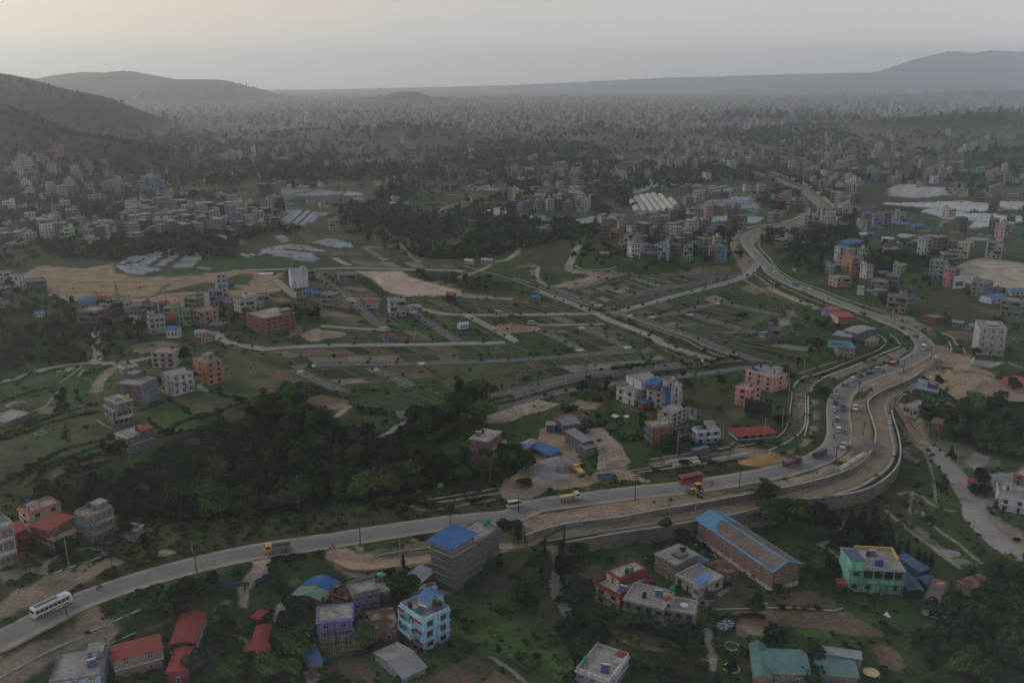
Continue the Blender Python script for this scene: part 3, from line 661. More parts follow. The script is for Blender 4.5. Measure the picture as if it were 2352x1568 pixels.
# --- the plotted township: streets with dashes and crossings
ST=[]
def stt(s,w=6.0,dark=True,dash=True,label='dark asphalt street of the plotted township',cross=()):
 w*=.88;P=wline(s,None,2.5);o,P,zs=rib('street',P,w,DASPH if dark else PAVEM,0.07,cells=2);tag(o,label,kind='structure');ST.append((P,zs,w))
 T=ofs(P);b=MB();acc=0;nxt=4
 cum=np.concatenate([[0],np.cumsum([np.linalg.norm(P[k+1]-P[k])for k in range(len(P)-1)])]);tot=cum[-1]
 def at(d):
  x=np.interp(d,cum,[p[0]for p in P]);y=np.interp(d,cum,[p[1]for p in P]);z=np.interp(d,cum,zs)
  k=min(np.searchsorted(cum,d),len(P)-1);return arr((x,y)),T[k],z
 if dash:
  d=5
  while d<tot-6:
   p,t,z=at(d);q,t2,z2=at(d+3.2);a=0.11
   b.face([(p[0]-t[0]*a,p[1]-t[1]*a,z+.012),(q[0]-t2[0]*a,q[1]-t2[1]*a,z2+.012),(q[0]+t2[0]*a,q[1]+t2[1]*a,z2+.012),(p[0]+t[0]*a,p[1]+t[1]*a,z+.012)]);d+=8
 for c in cross:
  dd=c if c>=0 else tot+c
  for j in range(6):
   off=-w/2+0.5+j*(w-1)/5;p,t,z=at(dd);q,t2,z2=at(dd+3.0);a=0.27
   b.face([(p[0]+t[0]*(off-a),p[1]+t[1]*(off-a),z+.016),(q[0]+t2[0]*(off-a),q[1]+t2[1]*(off-a),z2+.016),(q[0]+t2[0]*(off+a),q[1]+t2[1]*(off+a),z2+.016),(p[0]+t[0]*(off+a),p[1]+t[1]*(off+a),z+.016)])
 if b.F:m=b.build('road_markings',o,PAINT);tag(m,kind='stuff')
 # raised kerbs both sides
 kb=MB()
 for sgn in(-1,1):
  Q=[p+t*sgn*(w/2+.15)for p,t in zip(P,T)]
  for k in range(0,len(Q)-1):
   a,c=Q[k],Q[k+1];tn=T[k]*.09;z0=zs[k]-.25;z1=zs[k]+.12;y1=zs[k+1]+.12
   kb.face([(a[0]-tn[0],a[1]-tn[1],z1),(c[0]-tn[0],c[1]-tn[1],y1),(c[0]+tn[0],c[1]+tn[1],y1),(a[0]+tn[0],a[1]+tn[1],z1)])
   kb.face([(a[0]-tn[0],a[1]-tn[1],z0),(c[0]-tn[0],c[1]-tn[1],z0),(c[0]-tn[0],c[1]-tn[1],y1),(a[0]-tn[0],a[1]-tn[1],z1)])
   kb.face([(a[0]+tn[0],a[1]+tn[1],z1),(c[0]+tn[0],c[1]+tn[1],y1),(c[0]+tn[0],c[1]+tn[1],z0),(a[0]+tn[0],a[1]+tn[1],z0)])
 kb.build('kerb',o,CONC())
 return o
stt('K 226,85 215,96 195,103.5 150,115 130,121 100,129 90,131',7.5,False,False,'wide grey diagonal street joining the township to the highway')
stt('P 1381,719 1330,721 1176,723 J 190,132.5 170,131.2 150,126.5 139,123.5',6.5,False,False,'grey cross street running left from the township junction')
stt('J 50,92 62,101 88,118.5',6,True,True,cross=(-4,))
stt('J 88,118.5 105,135 122,147.5',6,True,True,cross=(2,-10))
stt('J 140,125 150,134 185,156.8',5.5,True,True,cross=(12,))
stt('J 188,131 198,135 235.1,154.5 G 0,.5',5.5,False,True,cross=(6,))
stt('P 600,803 660,798 738,794 863,792 980,791 1051,789 1120,788 1160,786',6.5,False,False,'long grey street across the middle of the township')
stt('P 673,846 700,841 760,837 826,836 913,836 1044,832 1176,827 1301,818 1400,810 1464,805',6,True,True,cross=(8,60))
stt('P 676,848 710,864 750,882 792,901',5.5,True,True,cross=(3,))
stt('P 848,844 880,857 915,873 944,888',5.5,True,True,cross=(3,))
stt('P 1233,747 1300,746 1391,744',4.5,False,False,'narrow grey street below the township junction')
stt('K 19,144 33,150 48,156.8 P 1341,809',5,True,True,cross=(2,-6))
stt('K 60,143 78,149.5 95,156.8 G 110,7.5',5,True,True,cross=(2,-6))
stt('K 23,110 40,116.5 56,122.5 72,129 80,132.5 90,137.5 110,145 133,154.5 P 1516,787 G 160,9.5 186,17.5',6,False,True,cross=(70,100))
stt('K 33,106 56,115 76,122.5 93,128.5 110,134 140,144 170,154 G 190,6 218,15 230,19',6,True,True,cross=(60,90))
stt('F 130,69 143,67 152,65 170,61 190,56 218,49.5 G 0,46 15,42 30,37.5 50,32.5 70,28.3 100,25.8 130,23 160,19.5 185,16',6,True,True,cross=(-8,),label='upper dark street beside the striped fence')
stt('F 175,66 200,64 218,61 G 0,59 20,53 40,47.5 70,41.8 90,39.5 120,36 150,32.5 180,29 218,23.5',6,True,True,label='lower dark street beside the striped fence')
stt('K 123,135.5 140,132.5 160,128.5 175,124.5 193,121.5 210,125 235.1,130.5 L 12,132.5',5.5,True,True,cross=(3,60))
stt('K 158,130.8 180,136.5 210,145 235.1,153 L 10,156',5.5,True,True,cross=(3,))
stt('K 55,109.5 70,106 85,100.5 96,97.5 106,94.5 115,97.5 125,102 134,106.2',5,True,True,cross=(-4,))
stt('K 84.5,105.5 96,110 108,114.5 125,110 140,106.8 150,104.5',5,True,True,cross=(18,))
stt('J 100,70 108,75.5 119,82.5',5.5,True,True,cross=(-5,));stt('J 132,72.2 140,77.5 150,84',5.5,True,True,cross=(2,-5));stt('J 98,70 118,70.8 134,71.5',4.5,False,False,'short grey street at the far edge of the township')
stt('J 72,80 79,84 86,87.2',5.5,False,False,'short grey street beside the far plots');stt('J 60,142.5 70,143.5 85,144.5 100,145.5 120,146.5',5,False,False,'narrow grey street with a rounded end')
stt('J 17,100 27,108 38,116.5',6,False,False,'grey street in front of the tall white building');stt('J -10,91.5 25,90.5 50,90.5 86,89.5 130,90.5 180,91.5 190,93',6,False,False,'grey street along the far side of the sand pitch')
for s_ in('C 0,28.2 20,22.8 40,16.8 90,11 140,5.8 175,.8 P 1700,1166 1764,1156 H 40,138.5 70,128.5 90,118.5 102,107.5 106.8,95 104.2,80 101.2,65 103,54.5 115,45.5 130,39.2 145,31 155,24.5',):sk('dirt',s_,9.5,1,.6,0,zp=-3)
for s_ in('B 76,38 90,48 110,47.8 140,44 160,40.5 190,34 235.1,28.5','H 111,56 120,64 128,74 136,86 144,95','H 144,96 154,103 162,111 172,122 179,133 185,143 190,152 D 190,4 200,16 215,30 235.1,43'):sk('dirt',s_,7.5,1,.6)
# --- canal fences painted red and white
RAILW=mat('fence_white',(.38,.36,.35),var=.15);RAILR=mat('fence_red',(.26,.07,.07),var=.2)
def sfn(s,label):
 P=wline(s,None,2.6);r=root('striped_fence',(*P[0],Hz(*P[0])),0,label,'fence','red and white fences along the canal');b=MB();c=MB();o=arr((P[0][0],P[0][1],Hz(*P[0])))
 for k in range(len(P)):
  z=Hz(*P[k]);x,y=P[k]-P[0];zz=z-o[2];b.box(x-.13,y-.13,zz-.3,x+.13,y+.13,zz+1.45)
  if k+1<len(P):
   z2=Hz(*P[k+1])-o[2];q=P[k+1]-P[0]
   for hh in(.55,1.15):c.tube((x,y,zz+hh),(q[0],q[1],z2+hh),.13,4,cap=False)
 tag(b.build('post',r,RAILR),kind='stuff');tag(c.build('rail',r,RAILW),kind='stuff')
for s_,l_ in(('G 2,53.5 20,49 35,44 52,39.5 70,35 95,32.5 120,30 145,26.8 170,23.8 195,20.5 211,19','red and white striped canal fence above the white and blue houses, near line'),('G 2,51.5 20,46.8 35,41.8 52,37.2 70,32.8 95,30.3 120,28 145,24.8 170,21.8 195,18.8 205,17','red and white striped canal fence above the white and blue houses, far line'),('F 160,74 170,70 190,64 220,57.5 235.1,53.5','short red and white fence below the turning circle'),('K 87,131.5 110,139.5 135,148 160,156.8 G 170,6 192,15.5','red and white striped fence on the left bank of the straight canal, lower stretch'),('K 92,130.8 115,138.5 140,147 165,155.5 G 175,4.5 199,13.5','red and white striped fence on the right bank of the straight canal, lower stretch'),('K 0,101 20,108.5 45,118 74,129.5','dark red fence on the left bank of the straight canal, upper stretch'),('K 2,99.5 25,108 50,117.5 80,128 87,127.5','dark red fence on the right bank of the straight canal, upper stretch'),('K 81,132.5 94,130.5','short red fence across the canal beside the township junction'),('g 1915,155 2000,145 2080,125','short red and white fence across the end of the straight canal'),('J 190,88 206,93 220,96.5 235.1,100.5','dark red fence at the far end of the canal')):
 sfn(s_,l_)
sk('dgreen','G 2,52 35,43 70,34 120,29 170,23 205,18',3.5,.6,.2,.3);sk('dgreen','K 0,100 45,118 80,129',3,.6,.2);sk('dgreen','K 90,131 162,156 P 1700,822',3,.6,.2)
# pale slab covers along the drain
def slabs(s,label,step=2.2,w=1.1):
 P=wline(s,None,step);b=MB();o=P[0];z0=Hz(*o)
 for k in range(len(P)-1):
  m_=(P[k]+P[k+1])/2-o;z=Hz(*((P[k]+P[k+1])/2))-z0;d=P[k+1]-P[k];d=d/np.linalg.norm(d);n_=arr((-d[1],d[0]));a=d*step*.38;c=n_*w/2
  A=[m_-a-c,m_+a-c,m_+a+c,m_-a+c];b.face([(q[0],q[1],z+.18)for q in A]);
  for i in range(4):p,q=A[i],A[(i+1)%4];b.face([(p[0],p[1],z-.1),(q[0],q[1],z-.1),(q[0],q[1],z+.18),(p[0],p[1],z+.18)])
 o_=no('drain_covers',b.mesh('drain_covers',CONC()));o_.location=(o[0],o[1],z0);tag(o_,label,'drain cover',kind='stuff')
slabs('G 0,49 30,40.5 70,31 120,26.8 160,22.2','row of pale concrete drain covers beside the upper dark street');slabs('G 62,43 100,38.5 160,31 220,23.5','row of pale concrete drain covers beside the lower dark street')
# --- plot walls: lattices of low kerb walls, and the ground of each plot
PW=mat('plot_wall',(.20,.195,.17),var=.3)
NPW=0
def lerp(a,b,t):return(a[0]+(b[0]-a[0])*t,a[1]+(b[1]-a[1])*t)
def plo(s,nu,nv,where,brown=0.35,tone=None,thick=.12):
 global NPW
 A,B,Cc,D=pts(s)
 q=lambda u,v:lerp(lerp(A,B,u),lerp(D,Cc,u),v)
 pals=['green','dgreen','green','olive','green'];brs=['soil','lsoil','stony','dsoil']
 for i in range(nu):
  for j in range(nv):
   c=tone or(R.choice(brs)if R.random()<brown else R.choice(pals))
   a=[q((i+x)/nu,(j+y)/nv)for x,y in((0,0),(1,0),(1,1),(0,1))]
   pt(c,'P '+' '.join(f'{x:.1f},{y:.1f}' for x,y in a),.7,.5,.05,.85)
 Ls=[((i/nu,0),(i/nu,1))for i in range(nu+1)]+[((0,j/nv),(1,j/nv))for j in range(nv+1)]
 for a,b in Ls:
  p,r=G(*q(*a)),G(*q(*b));ln=math.hypot(r[0]-p[0],r[1]-p[1])
  if ln<2:continue
  o=no('plot_wall',cube(PW));o.location=((p[0]+r[0])/2,(p[1]+r[1])/2,min(p[2],r[2])-.1);o.rotation_euler=(0,0,math.atan2(r[1]-p[1],r[0]-p[0]));o.scale=(ln,thick,.3+abs(p[2]-r[2]))
  tag(o,'low pale plot wall '+where,'wall','low walls between the building plots');NPW+=1
plo('F 10,9.5 59,6.2 72,12 30,15',3,1,'beside the brown plots at the left end of the long street',.9)
plo('F 59,6.5 118,5 130,12 72,12.5',3,1,'below the long street, left part',.6);plo('F 118,5 235.1,3 250,9.2 130,12',6,1,'below the long street, right part',.3)
plo('F 30,15 130,12.2 139,19 38,21.5',6,1,'above the street with two crossings, left part',.8);plo('F 130,12.2 235.1,10 235.1,16 139,19',6,1,'above the street with two crossings, right part',.3)
plo('F 49,26.5 106,24 142,40 87,44',2,4,'between the two short dead-end streets',.15);plo('F 113,22.5 148,21.2 177,40 147,39.5',1,3,'left of the pale lawn',.5)
plo('F 87,56.5 210,35 220,47 129,64',7,1,'in the lowest strip above the turning circle',.1);plo('F 210,35 238,30 258,39 220,47',2,1,'in the brown strip beside the upper dark street',1)
plo('G -1,19 46,14 56,22 11,28',4,1,'below the crossing in the lower middle',.1);plo('G 11,28 42,22.5 56,29 28,40',2,1,'right of the tan plots',.1);plo('G 50,14 110,10.5 126,21 64,20',5,1,'above the long tan plot',.1);plo('G 44,22.5 118,17.2 127,21.5 56,28.5',1,1,'round the long tan plot',1)
plo('G 70,0 88,0 109,8.5 90,9.5',1,4,'between the narrow streets',.3);plo('G 118,8 138,.5 178,16.5 130,21.5',3,4,'left of the straight canal',.15)
plo('K 25,144 58,143.5 88,156.8 49,156.8',2,5,'below the narrow grey street',.2);plo('K 68,143 88,144 125,156.8 95,156.8',2,5,'right of the narrow grey street',.5)
plo('K 0,134.5 70,134 83,139.5 13,141',6,1,'left of the township junction',.35);plo('K -35,124 38,125 64,130.5 -25,130.5',7,1,'above the cross street',.2)
plo('J 143,117.5 225,121.5 235.1,130 170,129.5',6,1,'behind the cross street, far left',.2);plo('J 169,133 186,133 223,156.8 190,156.8',1,6,'below the white caravan',.3)
plo('J 110,130 126,134.5 164,156.8 130,156.8',2,5,'below the white and brown house',.5);plo('J 200,135 228,134 235.1,140 210,142',3,1,'beside the ruined foundation',.2)
plo('J 48,127 70,128 100,136 60,134',2,1,'beside the grey villa',1);plo('J 60,135 76,137 106,144 82,143',2,1,'below the grey villa',.4);plo('J 80,147 110,148 120,156.8 90,156.8',2,2,'above the long street',.7)
plo('J 0,112 16,113 33,120 6,121',2,2,'left of the blue sheds',.8);plo('J 77,103 96,104 115,119 90,118',1,7,'beside the overgrown bank',1)
plo('K 106,129 213,98.5 220,104 119,134',10,1,'below the diagonal street, upper row',.1);plo('K 119,134 220,104 235.1,111 129,138.5',9,1,'below the diagonal street, lower row',.2)
plo('K 164,130 193,123 235.1,133 208,140',3,4,'inside the right-hand street loop',.15);plo('K 208,140 230,133 235.1,134.5 220,144',1,1,'round the tan plot behind the unfinished house',1)
plo('K 128,137 157,131.5 235.1,156 180,156.8',3,11,'in the long rows right of the straight canal',.1);plo('P 1626,784 1700,778 1880,800 1760,830',4,2,'beside the billboard',.1)
plo('K 56,111 83,107 106,116 90,127',4,4,'above the diagonal street, left block',.1);plo('K 110,117 140,108.5 206,92.5 212,95',7,1,'above the diagonal street, far row',.1);plo('K 100,125 110,116 211,94.5 212,96',8,1,'above the diagonal street, near row',.1)
plo('K 88,105 106,97 131,106 108,113',3,4,'inside the upper street loop',.3);plo('L 0,118 20,123 36,145 0,155',3,4,'beside the tan dirt heap on the right',.1)
plo('L 0,115 -10,100 20,116 26,123',2,1,'below the brown service road',.1);plo('K 118,96 150,96 200,94 148,104',4,2,'below the tan terraces',.2)
plo('J 119,70.5 132,72 147,83 122,81.5',1,2,'between the two far streets',.6);plo('J 87,83 148,84.5 156,89.5 100,88',5,1,'in the farthest strip',.9);plo('J 150,84 180,87 184,89.5 156,89',3,1,'in the farthest strip, right end',.7)
# --- retaining walls and drains along the highway
WCAP=mat('wall_cap',(.31,.29,.25),var=.3);WFACE=mat('concrete_wall',(.145,.13,.11),var=.4,scale=.7,bump=.03)
def wall(s,zp,h,t,label,name='retaining_wall',cap=True,step=2.0,top=0.25,zt=None):
 """a wall with its top near zp (or on the ground when None) and h metres of face"""
 P=wline(s,zp,step);T=ofs(P);zs=[zt if zt is not None else(zp if zp is not None else Hz(*p))for p in P]
 if zp is None:
  zs=list(np.convolve(np.pad(zs,3,'edge'),np.ones(7)/7,'valid'))
 o=arr((P[0][0],P[0][1]));r=root(name,(o[0],o[1],zs[0]),0,label,'wall');b=MB();c=MB()
 for k in range(len(P)-1):
  a,d=P[k]-o,P[k+1]-o;ta,td=T[k]*t/2,T[k+1]*t/2;za,zd=zs[k]-zs[0]+top,zs[k+1]-zs[0]+top;e_=1.12 if cap else 1.0
  for sg in(-1,1):
   p,q=(a+sg*ta,d+sg*td)if sg<0 else(d+sg*td,a+sg*ta);zp_,zq=(za,zd)if sg<0 else(zd,za)
   b.face([(p[0],p[1],zp_-h),(q[0],q[1],zq-h),(q[0],q[1],zq-.15),(p[0],p[1],zp_-.15)])
  c0=[a-ta*e_,d-td*e_,d+td*e_,a+ta*e_];zz=[za,zd,zd,za]
  c.face([(p[0],p[1],z)for p,z in zip(c0,zz)])
  c.face([(c0[0][0],c0[0][1],za-.2),(c0[1][0],c0[1][1],zd-.2),(c0[1][0],c0[1][1],zd),(c0[0][0],c0[0][1],za)]);c.face([(c0[2][0],c0[2][1],zd-.2),(c0[3][0],c0[3][1],za-.2),(c0[3][0],c0[3][1],za),(c0[2][0],c0[2][1],zd)])
 for k in(0,len(P)-1):a=P[k]-o;ta=T[k]*t/2;z=zs[k]-zs[0]+top;b.face([(a[0]-ta[0],a[1]-ta[1],z-h),(a[0]+ta[0],a[1]+ta[1],z-h),(a[0]+ta[0],a[1]+ta[1],z-.1),(a[0]-ta[0],a[1]-ta[1],z-.1)])
 b.build('wall_face',r,WFACE);c.build('coping',r,WCAP);return r
wall(UPWALL,0,4.2,.6,'long concrete retaining wall between the highway and the sunken brown road')
wall(LOWALL,-3,6.2,.6,'tall grey concrete wall below the sunken brown road, curving round the bend',cap=True)
wall('C 0,33 20,28.5 48,24 90,17 130,11 173,4.5',-3,.7,.5,'long white kerb along the near edge of the brown road','kerb_wall')
wall('H 51,143.5 70,138.5 85,133 95,127 108,118 114,109 115.5,100 113,85 110,70 107.5,62 109,57',-3,1.2,1.0,'pale broken kerb between the brown road and the tall grey wall','kerb_wall')
wall('H 143,26.8 124,35.8',None,1.0,.5,'short pale kerb on the green triangle beside the bend','kerb_wall')
wall('B 112,40.2 130,36.2 160,32.8',None,1.2,.5,'pale kerb on the earth bank left of the grey tower','kerb_wall')
wall('B 220,26.2 235.1,24 C 12,21.5',None,1.4,.5,'white kerb on the far side of the brown road right of the grey tower','kerb_wall')
wall('b 2200,350 2351,335 c 0,328',None,.8,.5,'white kerb on the near side of the brown road right of the grey tower','kerb_wall')
wall('H 118,56 125,49 132,47',None,1.0,.5,'short curved kerb above the half-round building','kerb_wall');wall('H 124,50 135,43 142,40',-3,1.0,.5,'pale kerb on the far side of the brown road below the double billboard','kerb_wall')
wall('H 131,65 135,74 140,83 145,90',None,1.6,.5,'white garden wall along the lane beside the half-round building','garden_wall')
wall('h 0,915 100,865 165,795 185,700',None,1.6,.6,'pale outer drain wall curving below the black billboard, lower piece','drain_wall');wall('H 19.5,67 21,56 22,46',None,1.4,.6,'pale outer drain wall, short middle piece','drain_wall')
wall('H 23,43 26.2,38 33,33.2 50,28.2 70,20.2 90,12.2 105,5.8 108,0 L 106,154 100,150',None,1.8,.9,'long pale outer drain wall running up past the zuvara billboard','drain_wall')
wall('H 0,100.5 15,94 28,86 33,79 34.5,69 34.5,49',None,2.6,.6,'inner drain wall curving round the lower gully','drain_wall');wall('H 33.5,87 35.2,80 37,70 36.8,50',None,2.0,.6,'block-topped drain wall parallel to the inner one','drain_wall')
wall('h 385,465 430,395 520,330 700,262 900,182 1100,92 1205,52',None,3.0,.9,'grey drain wall nearest the highway, rising to the upper right','drain_wall');wall('H 28,29.6 45,24 63,18.5',None,.8,.4,'thin pale kerb left of the long outer drain wall','kerb_wall')
wall('G 127,108.5 150,105 180,100.5 196,97.5 215,95.5 235.1,91.5',None,1.6,.8,'pale kerb wall below the brick and pink houses','drain_wall');wall('G 106.5,119.5 140,114',None,1.0,.4,'low kerb below the stone heap, far line','kerb_wall');wall('G 115,120.5 148,116.2 185,111.2',None,1.0,.5,'pale kerb below the stone heap, near line','kerb_wall')
wall('F 150,146.8 180,142 228,134',None,2.6,.5,'long straight retaining wall above the white minibus','retaining_wall');wall('F 165,148.2 195,144 224,139.2',None,.8,.5,'low pale kerb in front of the long straight wall','kerb_wall')
wall('A 49,57 62,51.2 78,46.8 106,36.2',None,1.0,.5,'pale kerb above the dirt track at the left','kerb_wall');wall('a 1035,1015 1180,945 1350,868 1545,780',None,1.0,.5,'pale kerb in the grass beside the bus road','kerb_wall');wall('A 82,110.5 95,104.8 103,101.5',None,.8,.5,'broken pale kerb at the dirt crossing','kerb_wall')
wall('A -6,156 15,144 35,133 56,123.5 70,116.5 84,111',None,2.6,.6,'long pale wall below the dirt track at the lower left','retaining_wall');wall('A 93.5,125.5 106,119 125,110',None,.8,.5,'pale kerb behind the red-roofed brick house','kerb_wall')
wall('D -60,90 0,88.2 25,88 45,89.5 61,90.5 69,88',None,.7,.4,'low pale wall along the brown field','garden_wall');wall('C 220,80 226,82.5 235.1,84',None,.7,.3,'low pale wall below the brick shed','garden_wall')
wall('K 58,87 64,90.5 75,91.5 88,90.5 96,88',None,3.0,.8,'curved stone retaining wall below the hill road','stone_wall');wall('L 0,100.5 15,107.5 30,114 48,121.5 70,129',None,2.2,.5,'long concrete wall between the highway and the sunken road on the right','retaining_wall')
wall('L 0,110 20,118 44,127.5',None,2.6,.5,'outer concrete wall of the sunken road on the right','retaining_wall');wall('L 0,79 6,87 15,95 30,103 45,108 65,116 83,122 96,127',None,1.0,.5,'long pale kerb on the far side of the highway','kerb_wall')
wall('K 221,94 235.1,104 L 10,109',None,3.0,.6,'stone wall where the diagonal street meets the highway','retaining_wall');wall('K 212,100 225,107 235.1,113',None,3.0,.6,'concrete wall below the street mouth','retaining_wall')
wall('L 50,50 56,45 60,41 60.5,36 56,29 48,21.5 40,15 30,10 12,4',None,3.0,.7,'pale wall between the far bend and the yellow track','retaining_wall');wall('L 53,53 62,50 66.5,45 67,39 63,32 54,24 42,15 28,8 10,2',None,1.0,.6,'outer yellow kerb round the far bend','kerb_wall')
wall('K 195,73 194.5,65 199,60 208,55.5 220,53 234,52',None,1.4,.6,'pale wall on the outer side of the middle bend','retaining_wall');wall('K 201,69 204,62 212,58',None,1.6,.6,'pale inner wall of the middle bend','retaining_wall');wall('K 235.1,62 229,64 227,69 232,76 240,83',None,1.6,.6,'pale curved kerb on the right of the middle bend','kerb_wall')
wall('L 81.5,135 87,137.5 92.5,140',None,1.2,.5,'short pale kerb beside the metal shed roofs','kerb_wall');wall('L 98.5,149.5 104,153 108,156.8',None,1.0,.5,'pale drain edge beside the pagoda roof, left line','kerb_wall');wall('L 112,150.5 117,154 119,156.8 H 121.5,3',None,1.0,.5,'pale drain edge beside the pagoda roof, right line','kerb_wall')
wall('L 160,149 170,154 H 172,2 179,6 181,11',None,1.2,.6,'pale drain wall right of the upper bend, outer line','drain_wall');wall('H 166,0 168.5,6 167,11',None,1.2,.6,'pale drain wall right of the upper bend, inner line','drain_wall');wall('H 186,21.5 198,23.5 207,25',None,1.5,.4,'garden wall in front of the tall grey tower house','garden_wall')
wall('E 53.5,38.5 60,35 68,29 75,23.5',None,2.4,.5,'grey retaining wall beside the terraced fields','retaining_wall');wall('E 89,72 96,77 104,80',None,1.5,.4,'grey yard wall below the unfinished grey house','garden_wall')
wall('E 140.5,40 150,46 160,50.5 174,46.5 188,44',None,1.3,.3,'pale garden wall round the white and blue house','garden_wall');wall('K 134,82 145,83 156,83.5 164,83',None,1.2,.4,'white wall in front of the blue, brick and green houses','garden_wall');wall('K 100,81 111,82.5 118,80',None,1.2,.4,'white wall in front of the white hillside house','garden_wall')
# big blocks stacked in rows
CB=mat('cast_block',(.36,.35,.33),var=.15)
def br_(s,n,label):
 P=wline(s,None,1.0);r=None
 cum=len(P)-1
 for k in range(n):
  p=P[int(k*cum/max(n-1,1))];q=P[min(int(k*cum/max(n-1,1))+1,cum)];o=no('concrete_block',cube(CB));o.location=(p[0],p[1],Hz(*p)-.1);a=P[-1]-P[0];o.rotation_euler=(0,0,math.atan2(a[1],a[0])+RU(-.04,.04));o.scale=(1.05,1.5,1.3)
  tag(o,label.replace('block','block, %d from the left,'%(k+1),1),'concrete block','cast concrete blocks lined up beside the highway')
br_('G 143,113 156,111 169,109',16,'concrete block in the upper row left of the red bus');br_('g 1495,1155 1640,1132',9,'concrete block in the short lower row left of the red bus');br_('g 1855,1103 2000,1078 2150,1052',20,'concrete block in the row above the red bus')
br_('H 67.5,118 78,111 88.5,104.8',16,'concrete block on the retaining wall of the bend');br_('h 1108,700 1118,740 1115,775',4,'concrete block beside the brown road');br_('H 160,18 165,15',2,'long pale block lying at the upper bend');br_('G 166.5,113 171,112.2',3,'concrete block at the end of the short row')
# --- the ground itself
def build_ground():
 me=bpy.data.meshes.new('ground');nv=len(GXv);me.vertices.add(nv)
 GZ=H(GXv,GYv)
 near=GYv<800
 GZ=GZ+np.where(near,(fbm(GXv,GYv,9,3,8)-.5)*.3,0)*np.clip(SCRUB,0,1)
 # keep the ground under the road sheets
 for P,w_ in[(HP,10.5)]+[(a,c+1.5)for a,b,c in ST]:
  Q=P[::2];m=rgn(Q,w_)
  if len(m):d,_=sgd(GXv[m],GYv[m],Q);kk=sstep((w_/2+1-d)/1.5);GZ[m]-=.28*kk
 me.vertices.foreach_set('co',np.stack([GXv,GYv,GZ],1).ravel().astype(np.float32))
 i=np.arange((NR_-1)*(NC_-1));r_=i//(NC_-1);c_=i%(NC_-1);a=r_*NC_+c_
 q=np.stack([a,a+1,a+NC_+1,a+NC_],1).ravel().astype(np.int32);nf=len(i)
 me.loops.add(nf*4);me.loops.foreach_set('vertex_index',q);me.polygons.add(nf);me.polygons.foreach_set('loop_start',np.arange(0,nf*4,4,dtype=np.int32));me.polygons.foreach_set('loop_total',np.full(nf,4,np.int32))
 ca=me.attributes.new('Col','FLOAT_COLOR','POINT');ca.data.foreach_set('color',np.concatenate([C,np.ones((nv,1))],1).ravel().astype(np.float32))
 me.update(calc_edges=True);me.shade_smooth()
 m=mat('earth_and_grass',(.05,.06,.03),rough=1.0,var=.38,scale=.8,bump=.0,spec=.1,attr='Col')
 nt_=m.node_tree;bs=[x for x in nt_.nodes if x.type=='BSDF_PRINCIPLED'][0]
 # a second, coarser mottling
 me.materials.append(m);o=no('ground',me);tag(o,'valley floor with fields, bare earth and grass',kind='structure');return o
# ---------------------------------------------------------------- trees and scrub
def leaf_mat(name,rgb,var=.55,rand=.5):
 m=mat(name,rgb,rough=0.9,var=var,scale=.55,rand=rand,spec=.05);return m
LM=[leaf_mat('leaves_dark',(.023,.041,.014)),leaf_mat('leaves_mid',(.040,.070,.018)),leaf_mat('leaves_light',(.056,.080,.020)),leaf_mat('needles',(.018,.030,.015)),leaf_mat('bamboo_leaves',(.066,.074,.028)),leaf_mat('leaves_bluish',(.040,.054,.034))]
BARK=mat('bark',(.07,.055,.04),var=.3)
def lcl(lobes,n,size,rs,flat=.4):
 """n small leaf-spray quads through ellipsoid lobes (x,y,z,rx,ry,rz), mostly near their surface, facing outwards"""
 V=np.zeros((n*4,3));wts=arr([l[3]*l[4]for l in lobes]);pick=rs.choice(len(lobes),n,p=wts/wts.sum())
 for k in range(n):
  l=lobes[pick[k]];d=rs.normal(size=3);d/=np.linalg.norm(d)
  if d[2]<-.35:d[2]*=-.6;d/=np.linalg.norm(d)
  r=rs.uniform(.55,1.08)if rs.rand()<.35 else rs.uniform(.86,1.06)
  p=arr(l[:3])+d*r*arr(l[3:6]);nn=d+rs.normal(size=3)*.55;nn/=np.linalg.norm(nn)
  u=np.cross(nn,rs.normal(size=3));u/=np.linalg.norm(u);v=np.cross(nn,u);s=size*rs.uniform(.6,1.3)
  V[k*4:k*4+4]=[p-u*s-v*s*flat,p+u*s*.3-v*s*.9,p+u*s+v*s*flat,p-u*s*.3+v*s*.9]
 return V
def cloud_mesh(name,V,mt):
 n=len(V)//4;me=bpy.data.meshes.new(name);me.vertices.add(n*4);me.vertices.foreach_set('co',V.astype(np.float32).ravel())
 me.loops.add(n*4);me.loops.foreach_set('vertex_index',np.arange(n*4,dtype=np.int32));me.polygons.add(n);me.polygons.foreach_set('loop_start',np.arange(0,n*4,4,dtype=np.int32));me.polygons.foreach_set('loop_total',np.full(n,4,np.int32));me.materials.append(mt);me.update(calc_edges=True);return me
